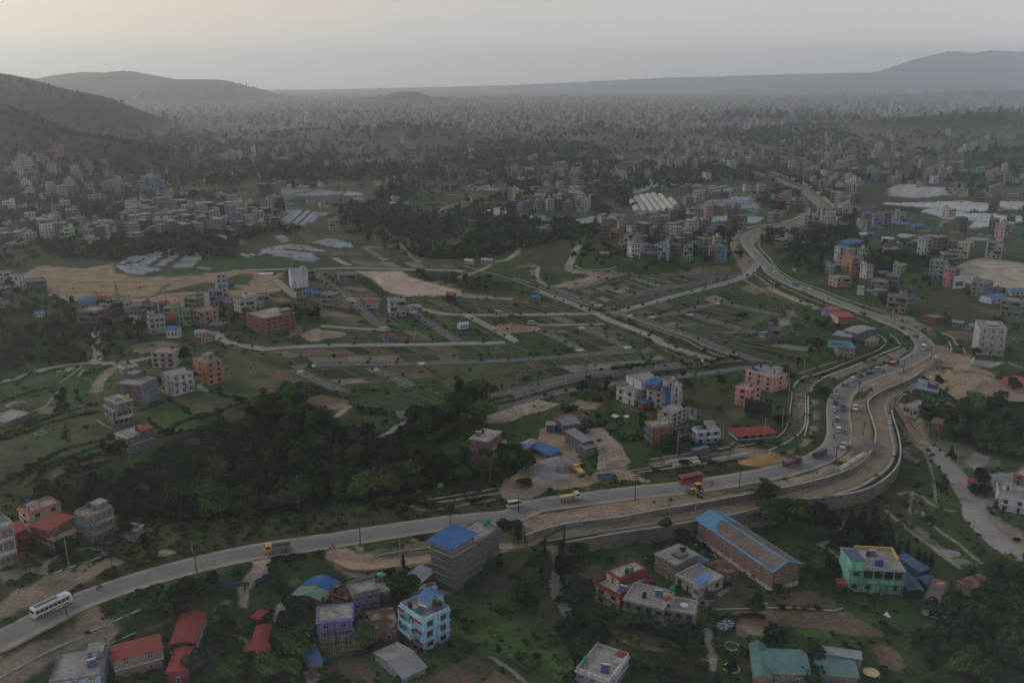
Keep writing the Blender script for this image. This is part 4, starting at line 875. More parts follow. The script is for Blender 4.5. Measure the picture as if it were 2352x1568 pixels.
def crown_spec(kind,rs):
 """lobes, trunk height for a tree about 8 m tall"""
 if kind=='round':
  L_=[(0,0,4.6,2.4,2.4,2.2)]+[(cos(a)*rs.uniform(1.2,2.3),sin(a)*rs.uniform(1.2,2.3),rs.uniform(3.2,6.2),rs.uniform(1.2,1.9),rs.uniform(1.2,1.9),rs.uniform(1.0,1.5))for a in np.linspace(0,6.28,9)[:-1]+rs.uniform(0,1)]+[(rs.uniform(-.8,.8),rs.uniform(-.8,.8),6.6,1.4,1.4,1.1)]
 elif kind=='tall':
  L_=[(rs.uniform(-.9,.9),rs.uniform(-.9,.9),z,rs.uniform(1.1,2.0),rs.uniform(1.1,2.0),rs.uniform(.9,1.4))for z in np.linspace(2.6,8.6,9)]
 elif kind=='spread':
  L_=[(cos(a)*rs.uniform(1.5,3.2),sin(a)*rs.uniform(1.5,3.2),rs.uniform(3.6,5.6),rs.uniform(1.3,2.0),rs.uniform(1.3,2.0),rs.uniform(.7,1.2))for a in np.linspace(0,6.28,11)[:-1]+rs.uniform(0,1)]+[(0,0,5.0,2.2,2.2,1.4)]
 elif kind=='conifer':
  L_=[(rs.uniform(-.15,.15),rs.uniform(-.15,.15),z,(9.2-z)*.28+.15,(9.2-z)*.28+.15,.55)for z in np.linspace(1.0,8.8,12)]
 elif kind=='cypress':
  L_=[(0,0,z,.9-abs(z-3.4)*.16,.9-abs(z-3.4)*.16,.8)for z in np.linspace(.9,7.2,9)]
 elif kind=='bamboo':
  L_=[(cos(a)*r_,sin(a)*r_,rs.uniform(3.5,7.2),rs.uniform(.6,1.1),rs.uniform(.6,1.1),rs.uniform(1.2,2.2))for a,r_ in zip(rs.uniform(0,6.28,13),rs.uniform(.6,2.9,13))]
 elif kind=='bush':
  L_=[(rs.uniform(-1,1),rs.uniform(-1,1),rs.uniform(.5,1.3),rs.uniform(.6,1.2),rs.uniform(.6,1.2),rs.uniform(.5,.9))for _ in range(6)]
 elif kind=='young':
  L_=[(0,0,2.1,.9,.9,.95),(.35,.2,2.5,.6,.6,.6),(-.3,-.2,1.8,.65,.65,.6)]
 return L_
TREE={}
def tms(kind,mi,n,size,seed):
 rs=np.random.RandomState(seed);Lb=crown_spec(kind,rs);cm=cloud_mesh('crown',lcl(Lb,n,size,rs),LM[mi]);b=MB();top=max(l[2]for l in Lb)
 if kind=='young':b.tube((0,0,-.2),(0,0,1.9),.06,5,r2=.04)
 elif kind!='bush':
  b.tube((0,0,-.8),(.1,.05,top*.45),.24,6,r2=.17);b.tube((.1,.05,top*.45),(0,0,top*.85),.17,5,r2=.06)
  for l in Lb[1:6]:b.tube((.08,.04,top*.38),(l[0]*.8,l[1]*.8,l[2]),.1,4,r2=.03)
 else:b.tube((0,0,-.3),(0,0,.8),.07,4)
 return cm,b.mesh('trunk',BARK)
SPEC=dict(round=(0,900,.36),round2=(1,900,.36),spread=(1,900,.36),spread2=(5,900,.36),tall=(0,900,.33),tall2=(1,850,.33),light=(2,800,.36),conifer=(3,900,.30),cypress=(3,450,.22),bamboo=(4,900,.33),bush=(1,260,.24),bush2=(0,260,.24),bushl=(2,260,.24),young=(0,150,.2),young2=(1,150,.2))
KIND=dict(round='round',round2='round',spread='spread',spread2='spread',tall='tall',tall2='tall',light='round',conifer='conifer',cypress='cypress',bamboo='bamboo',bush='bush',bush2='bush',bushl='bush',young='young',young2='young')
for k_,(mi_,n_,s_)in SPEC.items():TREE[k_]=tms(KIND[k_],mi_,n_,s_,hash(k_)%1+len(k_)*7+mi_)
WORDS=dict(round='dark round',round2='green round',spread='green spreading',spread2='grey-green spreading',tall='dark tall',tall2='tall green',light='light green',conifer='dark conifer',cypress='narrow cypress',bamboo='yellow-green bamboo clump',bush='low green bush',bush2='dark low bush',bushl='light green bush',young='small dark round street tree',young2='small green round street tree')
NTREE=0
def tree(kind,x,y,h,label,group=None,z=None,sq=1.0):
 global NTREE
 cm,tm=TREE[kind];base=dict(conifer=9.2,cypress=8,bamboo=9,bush=2,bush2=2,bushl=2,young=3,young2=3,tall=9.6,tall2=9.6).get(kind,8.0);s=h/base
 nm='bush' if kind.startswith('bush')else 'bamboo' if kind=='bamboo' else 'conifer' if kind in('conifer','cypress')else 'street_tree' if kind.startswith('young')else 'tree'
 r=root(nm,(x,y,Hz(x,y)if z is None else z),RU(0,6.28),label,'bush' if nm=='bush' else 'tree',group);r.scale=(s*sq*RU(.9,1.1),s*sq*RU(.9,1.1),s)
 o=no('crown',cm,r);o2=no('trunk',tm,r);NTREE+=1;return r
def wpoly(s):return[G(u,v)[:2]for u,v in pts(s)]
def sct(P,n,rs,mind=0):
 xs=[p[0]for p in P];ys=[p[1]for p in P];X=rs.uniform(min(xs),max(xs),n*8);Y=rs.uniform(min(ys),max(ys),n*8);m=ins(X,Y,P);X,Y=X[m],Y[m];r=[]
 for x,y in zip(X,Y):
  if mind and any((x-a)**2+(y-b)**2<mind*mind for a,b in r):continue
  r.append((x,y))
  if len(r)>=n:break
 return r
# instanced stuff: points -> geometry nodes -> tree prototypes kept outside the scene
def make_protos(name,kinds,n,size):
 c=bpy.data.collections.new(name)
 for k_ in kinds:
  rs=np.random.RandomState(len(k_)+n);V=lcl(crown_spec(KIND[k_],rs),n,size,rs);base=dict(conifer=9.2,bamboo=9,bush=2,bush2=2,bushl=2,tall=9.6,tall2=9.6).get(k_,8.0)
  o=bpy.data.objects.new(k_,cloud_mesh(k_,V/base,LM[SPEC[k_][0]]));c.objects.link(o)
 return c
def ist(name,coll,X,Y,Z,S,label,cat=None):
 me=bpy.data.meshes.new(name);n=len(X);me.vertices.add(n);me.vertices.foreach_set('co',np.stack([X,Y,Z],1).astype(np.float32).ravel())
 a=me.attributes.new('scl','FLOAT_VECTOR','POINT');w_=NR.uniform(.85,1.25,n);a.data.foreach_set('vector',np.stack([S*w_,S*w_,S],1).astype(np.float32).ravel())
 a=me.attributes.new('rot','FLOAT_VECTOR','POINT');a.data.foreach_set('vector',np.stack([NR.uniform(-.1,.1,n),NR.uniform(-.1,.1,n),NR.uniform(0,6.28,n)],1).astype(np.float32).ravel())
 o=no(name,me);g=bpy.data.node_groups.new(name,'GeometryNodeTree');g.interface.new_socket('Geometry',in_out='INPUT',socket_type='NodeSocketGeometry');g.interface.new_socket('Geometry',in_out='OUTPUT',socket_type='NodeSocketGeometry')
 q=g.nodes.new;gi,go,ip,ci=q('NodeGroupInput'),q('NodeGroupOutput'),q('GeometryNodeInstanceOnPoints'),q('GeometryNodeCollectionInfo')
 ci.inputs[0].default_value=coll;ci.inputs['Separate Children'].default_value=True;ci.inputs['Reset Children'].default_value=True;ip.inputs['Pick Instance'].default_value=True
 a1,a2=q('GeometryNodeInputNamedAttribute'),q('GeometryNodeInputNamedAttribute');a1.data_type=a2.data_type='FLOAT_VECTOR';a1.inputs[0].default_value='rot';a2.inputs[0].default_value='scl'
 l=g.links.new;l(gi.outputs[0],ip.inputs['Points']);l(ci.outputs[0],ip.inputs['Instance']);l(a1.outputs[0],ip.inputs['Rotation']);l(a2.outputs[0],ip.inputs['Scale']);l(ip.outputs[0],go.inputs[0])
 md=o.modifiers.new('instances','NODES');md.node_group=g;tag(o,label,cat,kind='stuff');return o
PN=make_protos('wood_near',['round','round2','spread','tall','light','bamboo','spread2','tall2'],420,.62)
PF=make_protos('wood_far',['round','round2','spread','tall','tall2','spread2'],90,1.25)
PB=make_protos('scrub',['bush','bush2','bushl'],60,.42)
NEARW=[('P 430,1130 510,1060 580,975 640,925 690,930 710,965 770,1000 830,1020 900,1060 1000,1080 1060,1090 1085,1100 1190,1098 1130,1118 1000,1118 940,1142 700,1168 560,1188 440,1205 340,1190',118,['round','round2','spread','tall','tall2','light','bamboo','bamboo','spread2','tall','round'],(7,12),'in the dense wood above the highway','trees of the dense wood above the highway'),('P 40,1140 120,1150 250,1110 340,1140 330,1190 230,1165 130,1160',22,['round','spread','light','round2'],(5,8),'between the terraces and the lower left houses','trees below the terraced fields'),('F 183,47 196,45 215,50 223,60 210,64 212,72 190,80 170,88 150,90 140,86 142,76 156,72 175,70 178,60',30,['tall','round','spread','tall','round2'],(6,10),'in the tall clump beside the turning circle','trees of the clump beside the turning circle'),('D 198,70 235.1,47 250,70 250,162 190,160 150,140 130,125 162,106 176,106 196,90',52,['round','round2','spread','tall'],(5,9),'on the bushy slope at the lower right corner','trees on the slope at the lower right'),('H 160,64 200,60 235.1,56 235.1,106 218,106 200,98 170,86 140,76 148,70',44,['round','spread','round2','light','tall2'],(4,8),'among the huts right of the lane','trees among the huts on the right'),]
rsT=np.random.RandomState(5);ISL=[]
for s_,n_,ks_,(h0,h1),lab_,grp_ in NEARW:
 for x,y in sct(wpoly(s_),n_,rsT,3.2):
  k_=ks_[rsT.randint(len(ks_))];h_=rsT.uniform(h0,h1);W_=wpoly(s_);cx,cy=np.mean([q[0]for q in W_]),np.mean([q[1]for q in W_]);sx=np.ptp([q[0]for q in W_])/9;sy=np.ptp([q[1]for q in W_])/9
  ps=('far ' if y>cy+sy else 'near ' if y<cy-sy else 'middle ')+('left' if x<cx-sx else 'right' if x>cx+sx else 'centre');hw_='tall ' if h_>h0+(h1-h0)*.66 else 'low ' if h_<h0+(h1-h0)*.33 else ''
  tree(k_,x,y,h_,f'{hw_ if "tall" not in WORDS[k_] else ""}{WORDS[k_]}{"" if k_ == "bamboo" else " tree"} {lab_}, {ps}',grp_)
# trees one can point at
for s_,k_,h_,lab_ in(('F 30,62','tall2',12,'tall leafy tree rising at the top of the dense wood beside the plots'),('F 189,76','tall',12,'tallest dark tree of the clump hiding the turning circle'),('F 206,74','spread',11,'broad dark tree right of the tallest one near the canal fence'),('F 196,112','round2',7,'bushy tree left of the brick house with solar heater'),('F 228,113','round',8,'bushy tree in front of the right end of the brick house'),('P 1768,1215','round2',11,'round tree at the left end of the clump beside the blue-roofed brick hall'),('P 1800,1222','round2',12,'second round tree of the clump beside the blue-roofed brick hall'),('P 1838,1226','round2',12,'third round tree of the clump, below the brown road'),('P 1872,1232','round',12,'fourth round tree of the clump, in front of the tall wall'),('P 1905,1238','round',10,'round tree at the right end of the clump beside the dirt track'),('P 1950,1240','conifer',11,'dark conifer right of the dirt track below the tall wall'),('P 1975,1248','conifer',13,'second dark conifer right of the dirt track'),('P 2002,1256','conifer',14,'tall brownish conifer above the mint house'),('P 2030,1266','conifer',13,'rightmost conifer above the mint house'),('P 1935,1262','bush2',5,'bushy shrub left of the conifers'),('D 80,33','round',6,'round tree right behind the left end of the mint house'),('D 119,40','cypress',6,'small cypress behind the yellow roof wall'),('D 127,42','cypress',7,'narrow cypress beside the long blue shed'),('D 137,50','cypress',7,'left cypress in the group behind the blue kiosk roofs'),('D 143,52','cypress',7,'middle cypress in the group behind the blue kiosk roofs'),('D 149,54','cypress',7,'right cypress in the group behind the blue kiosk roofs'),('A 174,90','round',9,'dark bushy tree above the tall red roof'),('A 162,88','bush2',5,'dark bush left of the bushy tree above the tall red roof'),('A 28,56','round2',5,'slim tree in front of the red-roofed shops'),('A 116,23','round',6,'tree hiding the right corner of the grey balcony house'),('A 204,100','round2',5,'tree right of the tall red roof'),('A 206,118','spread',7,'spreading tree between the red roofs'),('A 218,132','light',5,'yellowish bush between the red roofs'),('A 186,148','spread2',7,'leafy tree in front of the lower red roof'),('A 215,154','round2',7,'tree at the bottom edge between the red houses'),('A 229,150','round',6,'dark tree at the bottom edge left of the blue roof'),('B 37,101','round',8,'big dark tree left of the purple house'),('B 48,96','round',4.5,'dark tree between the green roof and the purple house'),('B 33,112','spread',8,'spreading tree above the small blue roof'),('B 40,140','round2',10,'leafy tree in front of the long blue roof'),('B 25,134','round',8,'dark tree beside the small blue roof'),('B 33,152','light',6,'light green tree at the bottom edge'),('B 12,154','round2',7,'tree at the bottom edge below the red roofs'),('B 70,156.8','bush',3,'bush at the bottom edge below the bamboo frame'),('B 131,80','round',9,'large dark tree between the curved terrace and the metal roof'),('B 140,76','spread',7,'tree in front of the patchwork metal roof'),('B 135.5,52','cypress',5,'small conifer on the kerb left of the grey tower'),('B 121.5,59','bush2',3,'shrub behind the green parasol'),('B 100,125','round2',7,'tree right of the bamboo frame'),('B 94,106','bush2',4,'dark bush beside the purple wing'),('B 228,19','bush2',4,'scrubby bush right of the roof tanks'),('B 62,112','bush',3,'bush in front of the purple house'),('C 6,29','tall',8,'slim dark tree at the left end of the grey wall'),('C 22,62','round',8,'dark tree left of the stony track'),('C 15,70','spread',7,'tree on the grassy slope left of the stony track'),('C 10,88','bush2',4,'bush on the grassy slope left of the stony track'),('C 26,56','round',6,'upper dark tree left of the stony track'),('C 56,82','bush',3,'bush right of the stony track'),('C 66,82','spread2',7,'shrubby tree left of the red and white house'),('C 50,52','bush2',4,'dark bush right of the gate'),('C 62,43','spread',6,'spreading tree below the brown road wall'),('C 56,68','bush2',3,'dark bush beside the vegetable beds'),('C 88,101','spread',5,'spreading tree in front of the red and white house'),('C 101,107','round2',5,'leafy tree in front of the long grey house'),('C 114,107','spread',4.5,'tree below the solar panel of the long grey house'),('C 123,104','spread2',5,'grey feathery tree in front of the long grey house'),('C 145,118','round2',6,'green tree in front of the triangular stair'),('C 159,120','bush',5,'palm-like shrub in front of the triangular stair'),('C 56,123','round',10,'big dark tree in the middle of the bottom right track'),('C 70,120','round',9,'dark tree right of the big one beside the track'),('C 45,116','bush2',4,'bush left of the big dark tree'),('C 44,156.8','round2',7,'tree at the bottom edge left of the white house'),('C 78,113','bush2',4,'bush at the end of the dark tree group beside the track'),('C 182,83','spread2',4,'thin tree in front of the white single-storey house'),('C 224,96','round',6,'round bush tree beside the dark enclosure'),('C 156,20','spread',5,'palm-like tree on the concrete wall'),('C 139.5,15','bush2',3,'bush on the strip above the concrete wall'),('C 115,142','round2',6,'leafy tree right of the white house at the bottom'),('C 126,145','spread',6,'second leafy tree right of the white house at the bottom'),('C 140,148','round2',6,'third leafy tree along the bottom hedge'),('C 153,142','spread',6,'fourth leafy tree along the bottom hedge'),('C 168,140','round',7,'dark tree where the track meets the garden path'),('C 162,153','light',4,'yellow-green shrub at the bottom edge'),('C 202,144','conifer',5,'small conifer in a round bed in the garden'),('C 211,130','bush',2,'small bush in the garden'),('C 148,156','bush2',4,'dark bush at the bottom edge'),('C 188,156','conifer',4,'small conifer at the bottom edge beside the green roof'),('D 42,140','round',7,'dark tree between the two green roofs'),('D 40,154','bush2',5,'bush between the green roofs at the bottom'),('D 10,76','bush',3,'bush at the corner of the brick hall'),('D 35,62','round',5,'tree left of the mint house'),('D 50,64','spread',5,'shrubby tree beside the red hut'),('D 56,56','bush2',4,'dark bush above the red hut'),('D 150,96','spread2',6,'feathery tree in front of the white house with brown roof'),('D 169,98','bush',3,'bush against the grey slab roof'),('D 2,10','round',7,'dark tree behind the brick hall'),('D 158,-16','round',5,'dark tree beside the lane'),('H 210,154','conifer',5,'young monkey-puzzle shaped conifer in front of the white house'),('H 195,133','round',7,'dark round tree beside the metal-roofed gatehouse'),('H 190,142','bush2',4,'bush at the corner of the walled yard'),('H 146.5,104','young',2.6,'clipped dark shrub at the top of the lane'),('H 150,109','young',2.8,'second clipped shrub along the lane'),('h 1563,1195','young',2.4,'third clipped shrub along the lane'),('H 161,128.5','young',2.4,'fourth clipped shrub along the lane'),('H 164,134.5','young',2.6,'fifth clipped shrub along the lane'),('H 168,106','conifer',5,'small conifer on the grass beside the lane lamp'),('h 1708,1115','round',3.4,'dark shrub beside the small conifer'),('H 157.5,103','young2',2,'small shrub on the right kerb of the lane'),('H 152,98.5','young2',2,'small shrub at the top of the right kerb'),('H 163.5,108','young2',2,'small shrub in the middle of the right kerb'),('G 64,50','round',7,'dark tree at the lower dark street'),('G 75,48','spread2',6,'grey-green tree right of the dark tree at the lower street'),('G 86,48','tall',6,'upright tree left of the white house'),('G 90.5,52','bush2',3,'bush in front of the white house corner'),('G 54,65','bush',3.5,'banana plants behind the long metal shed'),('G 50,64','bushl',3,'small banana clump behind the long metal shed'),('G 119.5,82','tall',8,'dark slim tree left of the blue mural wall'),('G 145,101','round',7,'round tree in front of the brick house'),('G 140,103','bush2',4,'bush in front of the brick house entrance'),('G 157,35','young',4,'dark street tree behind the blue tower strip'),('G 13,120','round',8,'dark tree at the left of the quarry yard'),('G 6,116','spread',8,'spreading dark tree at the left of the quarry yard'),('G 3,112','round2',8,'leafy tree between the brick house and the yard'),('G 11,133','bush',3,'bush beside the teal kiosk'),('G 233,152','round2',9,'round tree above the blue roof'),('G 82,79','bush2',3,'bush in front of the long metal shed'),('G 72,79','bush',3,'bush at the foot of the long metal shed'),('G 162,42','bush',3,'bush at the top of the green plot'),('E 112,104','round2',6,'bushy tree at the foot of the grey and white house'),('E 106,102','bush2',4,'dark bush left of the grey and white house'),('E 74,129','bush2',4,'dark bush on the lower terrace'),('E 73,120','bush',3,'small bush on the terrace bank'),('E 144,42','round',6,'dark tree left of the white and blue house'),('E 170,20','round',8,'dark tree between the pink and orange houses'),('E 171,27','spread',6,'leafy tree behind the white and blue house'),('E 179,36','round',6,'dark tree right of the white and blue house'),('H 50,50','bush2',4,'bush on the bend beside the long drain'),('H 46,9','round',7,'dark tree left of the zuvara billboard'),('H 40,6','spread',6,'spreading tree left of the zuvara billboard'),('H 156,42','round',6,'dark tree behind the double billboard'),('H 145,68','round',7,'dark tree left of the red-roofed hut'),('H 152,65','bush2',5,'bush below the red-roofed hut'),('H 20,38','spread',6,'tree right of the pink house'),('H 13,38','round',5,'dark tree in front of the pink house'),('H 8,76','bush2',4,'bush left of the lamp post'),('H 225,48','round',8,'dark tree in front of the red-roofed grey house'),('H 212,62','spread',6,'spreading tree below the red-roofed grey house')):
 u,v=pts(s_)[0];x,y,z=G(u,v);tree(k_,x,y,h_,lab_,z=z)
# street trees of the township
def part(x,y):
 u,v,_=proj(x,y,0);return('far' if v<690 else 'upper' if v<745 else 'middle' if v<800 else 'near')+' row, '+('left end' if u<820 else 'left' if u<1020 else 'centre left' if u<1220 else 'centre' if u<1400 else 'centre right' if u<1560 else 'right end')
ns=0
for si,(P,zs,w_)in enumerate(ST[:21]):
 T=ofs(P);step=int(RU(9,12)/2.5*1.25)
 for k in range(3,len(P)-2,max(step,3)):
  for sg in(-1,1):
   if R.random()<.38:continue
   q=P[k]+T[k]*sg*(w_/2+1.2+RU(-.2,.4));k_=R.choice(['young','young','young2'])
   tree(k_,q[0],q[1],RU(1.8,3.4),f'{WORDS[k_]}, {part(*q)} of the township','street trees in the township rows');ns+=1
for s_,n_ in(('G 90,29 130,23.5 129,26.2 90,31.2',26),('G 175,21.5 205,17 205,21.5 180,24',12),('G 150,25.5 175,21.5 175,24 150,27.5',8)):
 for x,y in sct(wpoly(s_),n_,rsT,1.2):tree('young2',x,y,rsT.uniform(2.5,4),'small bare-looking street tree crowded along the striped fence','street trees crowded along the striped fence');ns+=1
# woods as a mass
FX=[];FY=[];NXp=[];NYp=[]
def wood(s,dens,near=False,jit=1.0):
 P=wpoly(s);A=0.5*abs(sum(P[i][0]*P[(i+1)%len(P)][1]-P[(i+1)%len(P)][0]*P[i][1]for i in range(len(P))));n=min(int(A*dens),9000)
 rs=np.random.RandomState(n%9999);xs=[p[0]for p in P];ys=[p[1]for p in P];k=int(n*2.5)+20;X=rs.uniform(min(xs),max(xs),k);Y=rs.uniform(min(ys),max(ys),k);X2=X+rs.normal(0,6,k);m=ins(X2,Y,P);X,Y=X[m][:n],Y[m][:n]
 (NXp if near else FX).append(X);(NYp if near else FY).append(Y)
for s_ in('P 430,1130 510,1060 580,975 640,925 690,930 710,965 770,1000 830,1020 900,1060 1000,1080 1060,1090 1085,1100 1190,1098 1130,1118 1000,1118 940,1142 700,1168 560,1188 440,1205 340,1190','F 140,82 150,73 176,70 212,70 190,86 150,90','D 198,70 235.1,47 250,70 250,162 190,160 150,140 130,125 162,106 176,106 196,90','H 140,72 235.1,52 235.1,108 218,106 200,98 170,86 140,78'):wood(s_,.022,True)
for s_,d_ in(('P -40,710 150,690 215,720 205,790 160,835 60,850 -40,860',.022),('I 195,123 213,127 227,134 235.1,134 235.1,147 220,150 206,140',.02),('P 225,735 300,740 320,800 240,825',.02),('E 0,0 78,0 82,17 30,22 0,34',.02),('H 190,0 194,13 186,20 180,10',.01),('J 74,28 100,32 134,33 160,39 190,47 196,56 188,64 164,66 180,83 176,85 156,80 138,72 130,62 110,60 85,54 76,42',.016),('K 48,64 62,54 80,47 83,64 95,64 100,76 90,88 64,90 60,80 52,70',.012),('K 88,80 110,83 135,85 165,84 170,76 174,72 200,80 200,87 160,88 150,94 125,97 106,90',.013),('K 83,17 105,19 111,26 110,35 96,33 83,26',.016),('K 0,13 27,13 28,20 15,26 0,30',.016),('K 70,33 86,35 95,40 88,47 80,42',.012),('K 0,48 20,48 25,60 10,70 0,72',.012),('K 228,20 240,24 235.1,40 228,35',.013),('L 133,77 148,80 148,96 145,114 133,115 128,100 130,85',.02),('L 38,88 56,88 59,96 42,99',.012),('L 100,111 130,115 136,124 128,130 110,128',.008),('L 174,111 190,113 185,118 175,116',.01),('L 182,15 199,15 199,23 186,25',.014),('L 50,64 70,56 72,64 58,70',.01),('L 30,140 48,135 60,142 56,150 42,148',.02),('L 20,55 50,62 50,70 0,74 0,62',.006),('L 200,15 235.1,6 235.1,18 220,20',.006),('H 35,6 56,4 54,13 38,11',.02),('L 155,133 170,135 168,142 156,140',.01),('I 0,-3 100,6 97,16 78,20 56,13 30,12 0,19',.012),('I 50,-4 152,-2 154,14 123,10 96,6',.012),('I 0,43 48,44 56,52 44,56 0,48',.008),('I 40,60 56,64 60,74 20,70',.012),('I 100,60 120,62 120,75 100,74',.014),('I 110,23 100,10 96,24',.01),('I 193,54 200,56 195,64 188,60',.012),('I 156,2 200,0 235.1,6 220,16 190,14 160,18',.008),('I 148,38 164,40 164,45 150,46',.012),('I 0,102 12,103 21,110 45,111 42,122 25,125 10,120',.01),('I 60,134 120,138 138,146 122,156.8 86,156.8 88,145',.012),('J 0,-6 235.1,-6 235.1,6 170,10 135,6 90,9 0,9',.005),('J 120,12 140,11 143,26 130,30 118,20',.012),('J 13,52 38,53 38,60 14,59',.02),('J 178,42 196,40 200,52 185,52',.01),('J 0,30 26,30 30,40 0,43',.008),('J 140,94 220,100 235.1,108 210,110 150,99',.01),('J 28,126 56,129 62,140 44,142 30,138',.018),('P -100,230 0,250 100,310 200,320 330,372 385,402 330,440 150,400 40,330 -100,340',.010),('P -200,170 60,184 130,205 190,216 240,243 285,278 330,296 400,325 380,380 250,330 60,300 -200,300',.0035),('P 0,330 160,340 240,420 0,480',.006),('P 300,330 480,400 560,390 700,400 800,380 780,340 600,330 420,300',.002),('P 560,380 760,370 800,400 700,440 580,420',.006),('P 1000,350 1100,330 1350,330 1450,370 1350,400 1050,390',.004),('P 1600,290 1900,280 2000,330 1900,350 1660,330',.0016),('P 1930,420 2352,400 2352,340 2200,350 2180,380 1950,390',.003),('P 1200,400 1760,380 1760,420 1600,430 1240,420',.003),('P 2180,340 2352,345 2352,420 2280,410',.006)):
 wood(s_,d_)
X=np.concatenate(NXp);Y=np.concatenate(NYp)
ist('woodland',PN,X,Y,H(X,Y)-.3,NR.uniform(4.5,8.5,len(X)),'dense green undergrowth filling the woods and slopes nearby')
X=np.concatenate(FX);Y=np.concatenate(FY)
ist('far_woods',PF,X,Y,H(X,Y)-.3,NR.uniform(3.5,8,len(X))*np.clip(Y/1100,.8,1.25),'dark woods and tree lines covering the farther valley and hillsides')
# lone trees sprinkled over the valley, thicker on noise
n=26000;u=NR.uniform(0,1,n);Y=1/(u/640+(1-u)/2500);X=NR.uniform(-.68,.68,n)*Y;d_=fbm(X,Y,90,3,61);m=(d_>.52)|(NR.uniform(0,1,n)<.12);X,Y=X[m],Y[m]
uu,vv,_=proj(X,Y,0.0)
okm=np.ones(len(X),bool)
for s_ in('P 60,600 700,590 760,560 1060,600 1380,560 1560,590 1740,600 1900,700 2100,780 2050,1000 1600,900 700,950 500,800 60,740','P 640,530 800,530 800,600 540,610 540,560','P 1970,420 2352,420 2352,700 2200,690 2200,560 1970,560','P 1260,480 1770,400 1770,520 1400,560','P 540,410 860,420 860,470 700,560 540,470'):
 okm&=~ins(uu,vv,pts(s_))
for P_ in(HP[::3],):okm&=sgd(X,Y,P_)[0]>12
okm&=H(X,Y)<90
X,Y=X[okm],Y[okm]
ist('scattered_trees',PF,X,Y,H(X,Y)-.3,NR.uniform(3.5,9,len(X))*np.clip(Y/1700,.8,1.5),'trees and hedges scattered across the distant valley fields')
# scrub on rough ground near the camera
def near_scrub():
 P=NR.rand(len(GXv));m=(GYv<620)&(P<(np.clip(SCRUB,0,1)**1.6*.13*np.clip(n2*2.2-.5,.05,1.6)+.2*(SCRUB>1.1))*np.clip((GYv/330)**1.2,.5,2))
 m&=sgd(GXv,GYv,HP[::3])[0]>6
 for P_,z_,w_ in ST:
  q=rgn(P_[::3],5)
  if len(q):d,_=sgd(GXv[q],GYv[q],P_[::3]);m[q[d<w_/2+1.5]]=False
 X,Y=GXv[m],GYv[m];ist('scrub',PB,X,Y,H(X,Y)-.1,NR.gamma(2.2,.32,len(X))+.25,'low scrub, weeds and hedges on the rough ground')
near_scrub()
# ---------------------------------------------------------------- buildings near the camera, one by one
GLASS=mat('window_glass',(.022,.026,.030),rough=.25,var=.3,spec=.5);FRAME=mat('window_frame',(.42,.41,.38),var=.15);DARKF=mat('dark_frame',(.07,.05,.04),var=.2);BRICK=mat('brickwork',None,rough=.95,var=.28,scale=1.3)
SHEET=mat('roof_sheet',None,rough=.6,var=.2,scale=.6,ribs=3.2,bump=.05);RSHEET=mat('rusty_sheet',None,rough=.8,var=.35,scale=.8,ribs=3.2,bump=.05,rust=.8);BRSHEET=mat('flaked_sheet',(.13,.105,.085),rough=.85,var=.3,scale=1.2,ribs=3.2,bump=.04)
STEEL=mat('dark_steel',(.05,.05,.05),rough=.5,var=.2);TANKM=mat('tank_plastic',None,rough=.45,var=.1);SOLAR=mat('solar_glass',(.03,.045,.10),rough=.2,var=.2,spec=.6);WOODM=mat('old_wood',(.14,.10,.07),var=.35);TYRE=mat('rubber',(.02,.02,.02),var=.2)
VOID=mat('dark_opening',(.012,.012,.012),var=.1);POLY=mat('plastic_sheet',(.19,.19,.19),rough=.55,var=.22,scale=.9,spec=.4)
def wme(dark=False):
 k='win%d'%dark
 if k not in CH:
  b=MB()
  b.box(-.5,-.045,0,.5,.0,1,1)
  for x0,x1 in((-.5,-.44),(-.03,.03),(.44,.5)):b.box(x0,-.085,0,x1,-.04,1,0)
  for z0,z1 in((0,.05),(.62,.67),(.95,1)):b.box(-.5,-.086,z0,.5,-.041,z1,0)
  b.box(-.58,-.2,-.06,.58,0,0,2);b.box(-.62,-.45,1.06,.62,0,1.12,2);CH[k]=b.mesh('window',DARKF if dark else FRAME,GLASS,CONC())
 return CH[k]
def dme():
 if 'door' not in CH:
  b=MB();b.box(-.5,-.05,0,.5,0,1,1);b.box(-.5,-.09,0,-.42,-.045,1,0);b.box(.42,-.09,0,.5,-.045,1,0);b.box(-.5,-.091,.94,.5,-.046,1,0);CH['door']=b.mesh('door',FRAME,DARKF)
 return CH['door']
def tank(loc,colour,label,h=1.5,stand=.5):
 r=root('water_tank',loc,0,label,'water tank');k='tank'
 if k not in CH:
  b=MB();b.tube((0,0,0),(0,0,.22),.52,14,r2=.58);b.tube((0,0,.22),(0,0,.92),.58,14)
  for z in(.35,.55,.75):b.tube((0,0,z),(0,0,z+.05),.61,14)
  b.tube((0,0,.92),(0,0,1.12),.58,14,r2=.3);CH[k]=b.mesh('tank_body',TANKM);b=MB();b.tube((0,0,1.12),(0,0,1.2),.24,10);CH['lid']=b.mesh('lid',TANKM)
  b=MB()
  for x,y in((-.4,-.4),(.4,-.4),(.4,.4),(-.4,.4)):b.tube((x,y,0),(x,y,1),.05,4)
  b.box(-.55,-.55,.94,.55,.55,1.0);CH['stand']=b.mesh('stand',STEEL)
 o=no('tank_body',CH[k],r,None,colour);o.location=(0,0,stand);o.scale=(1,1,h);l=no('lid',CH['lid'],r,None,colour);l.location=(0,0,stand);l.scale=(1,1,h)
 s=no('stand',CH['stand'],r);s.scale=(1,1,max(stand,.15));return r
TC=dict(black=(.03,.03,.035),green=(.02,.20,.13),blue=(.03,.08,.22),yellow=(.55,.36,.03),steel=(.4,.4,.4))
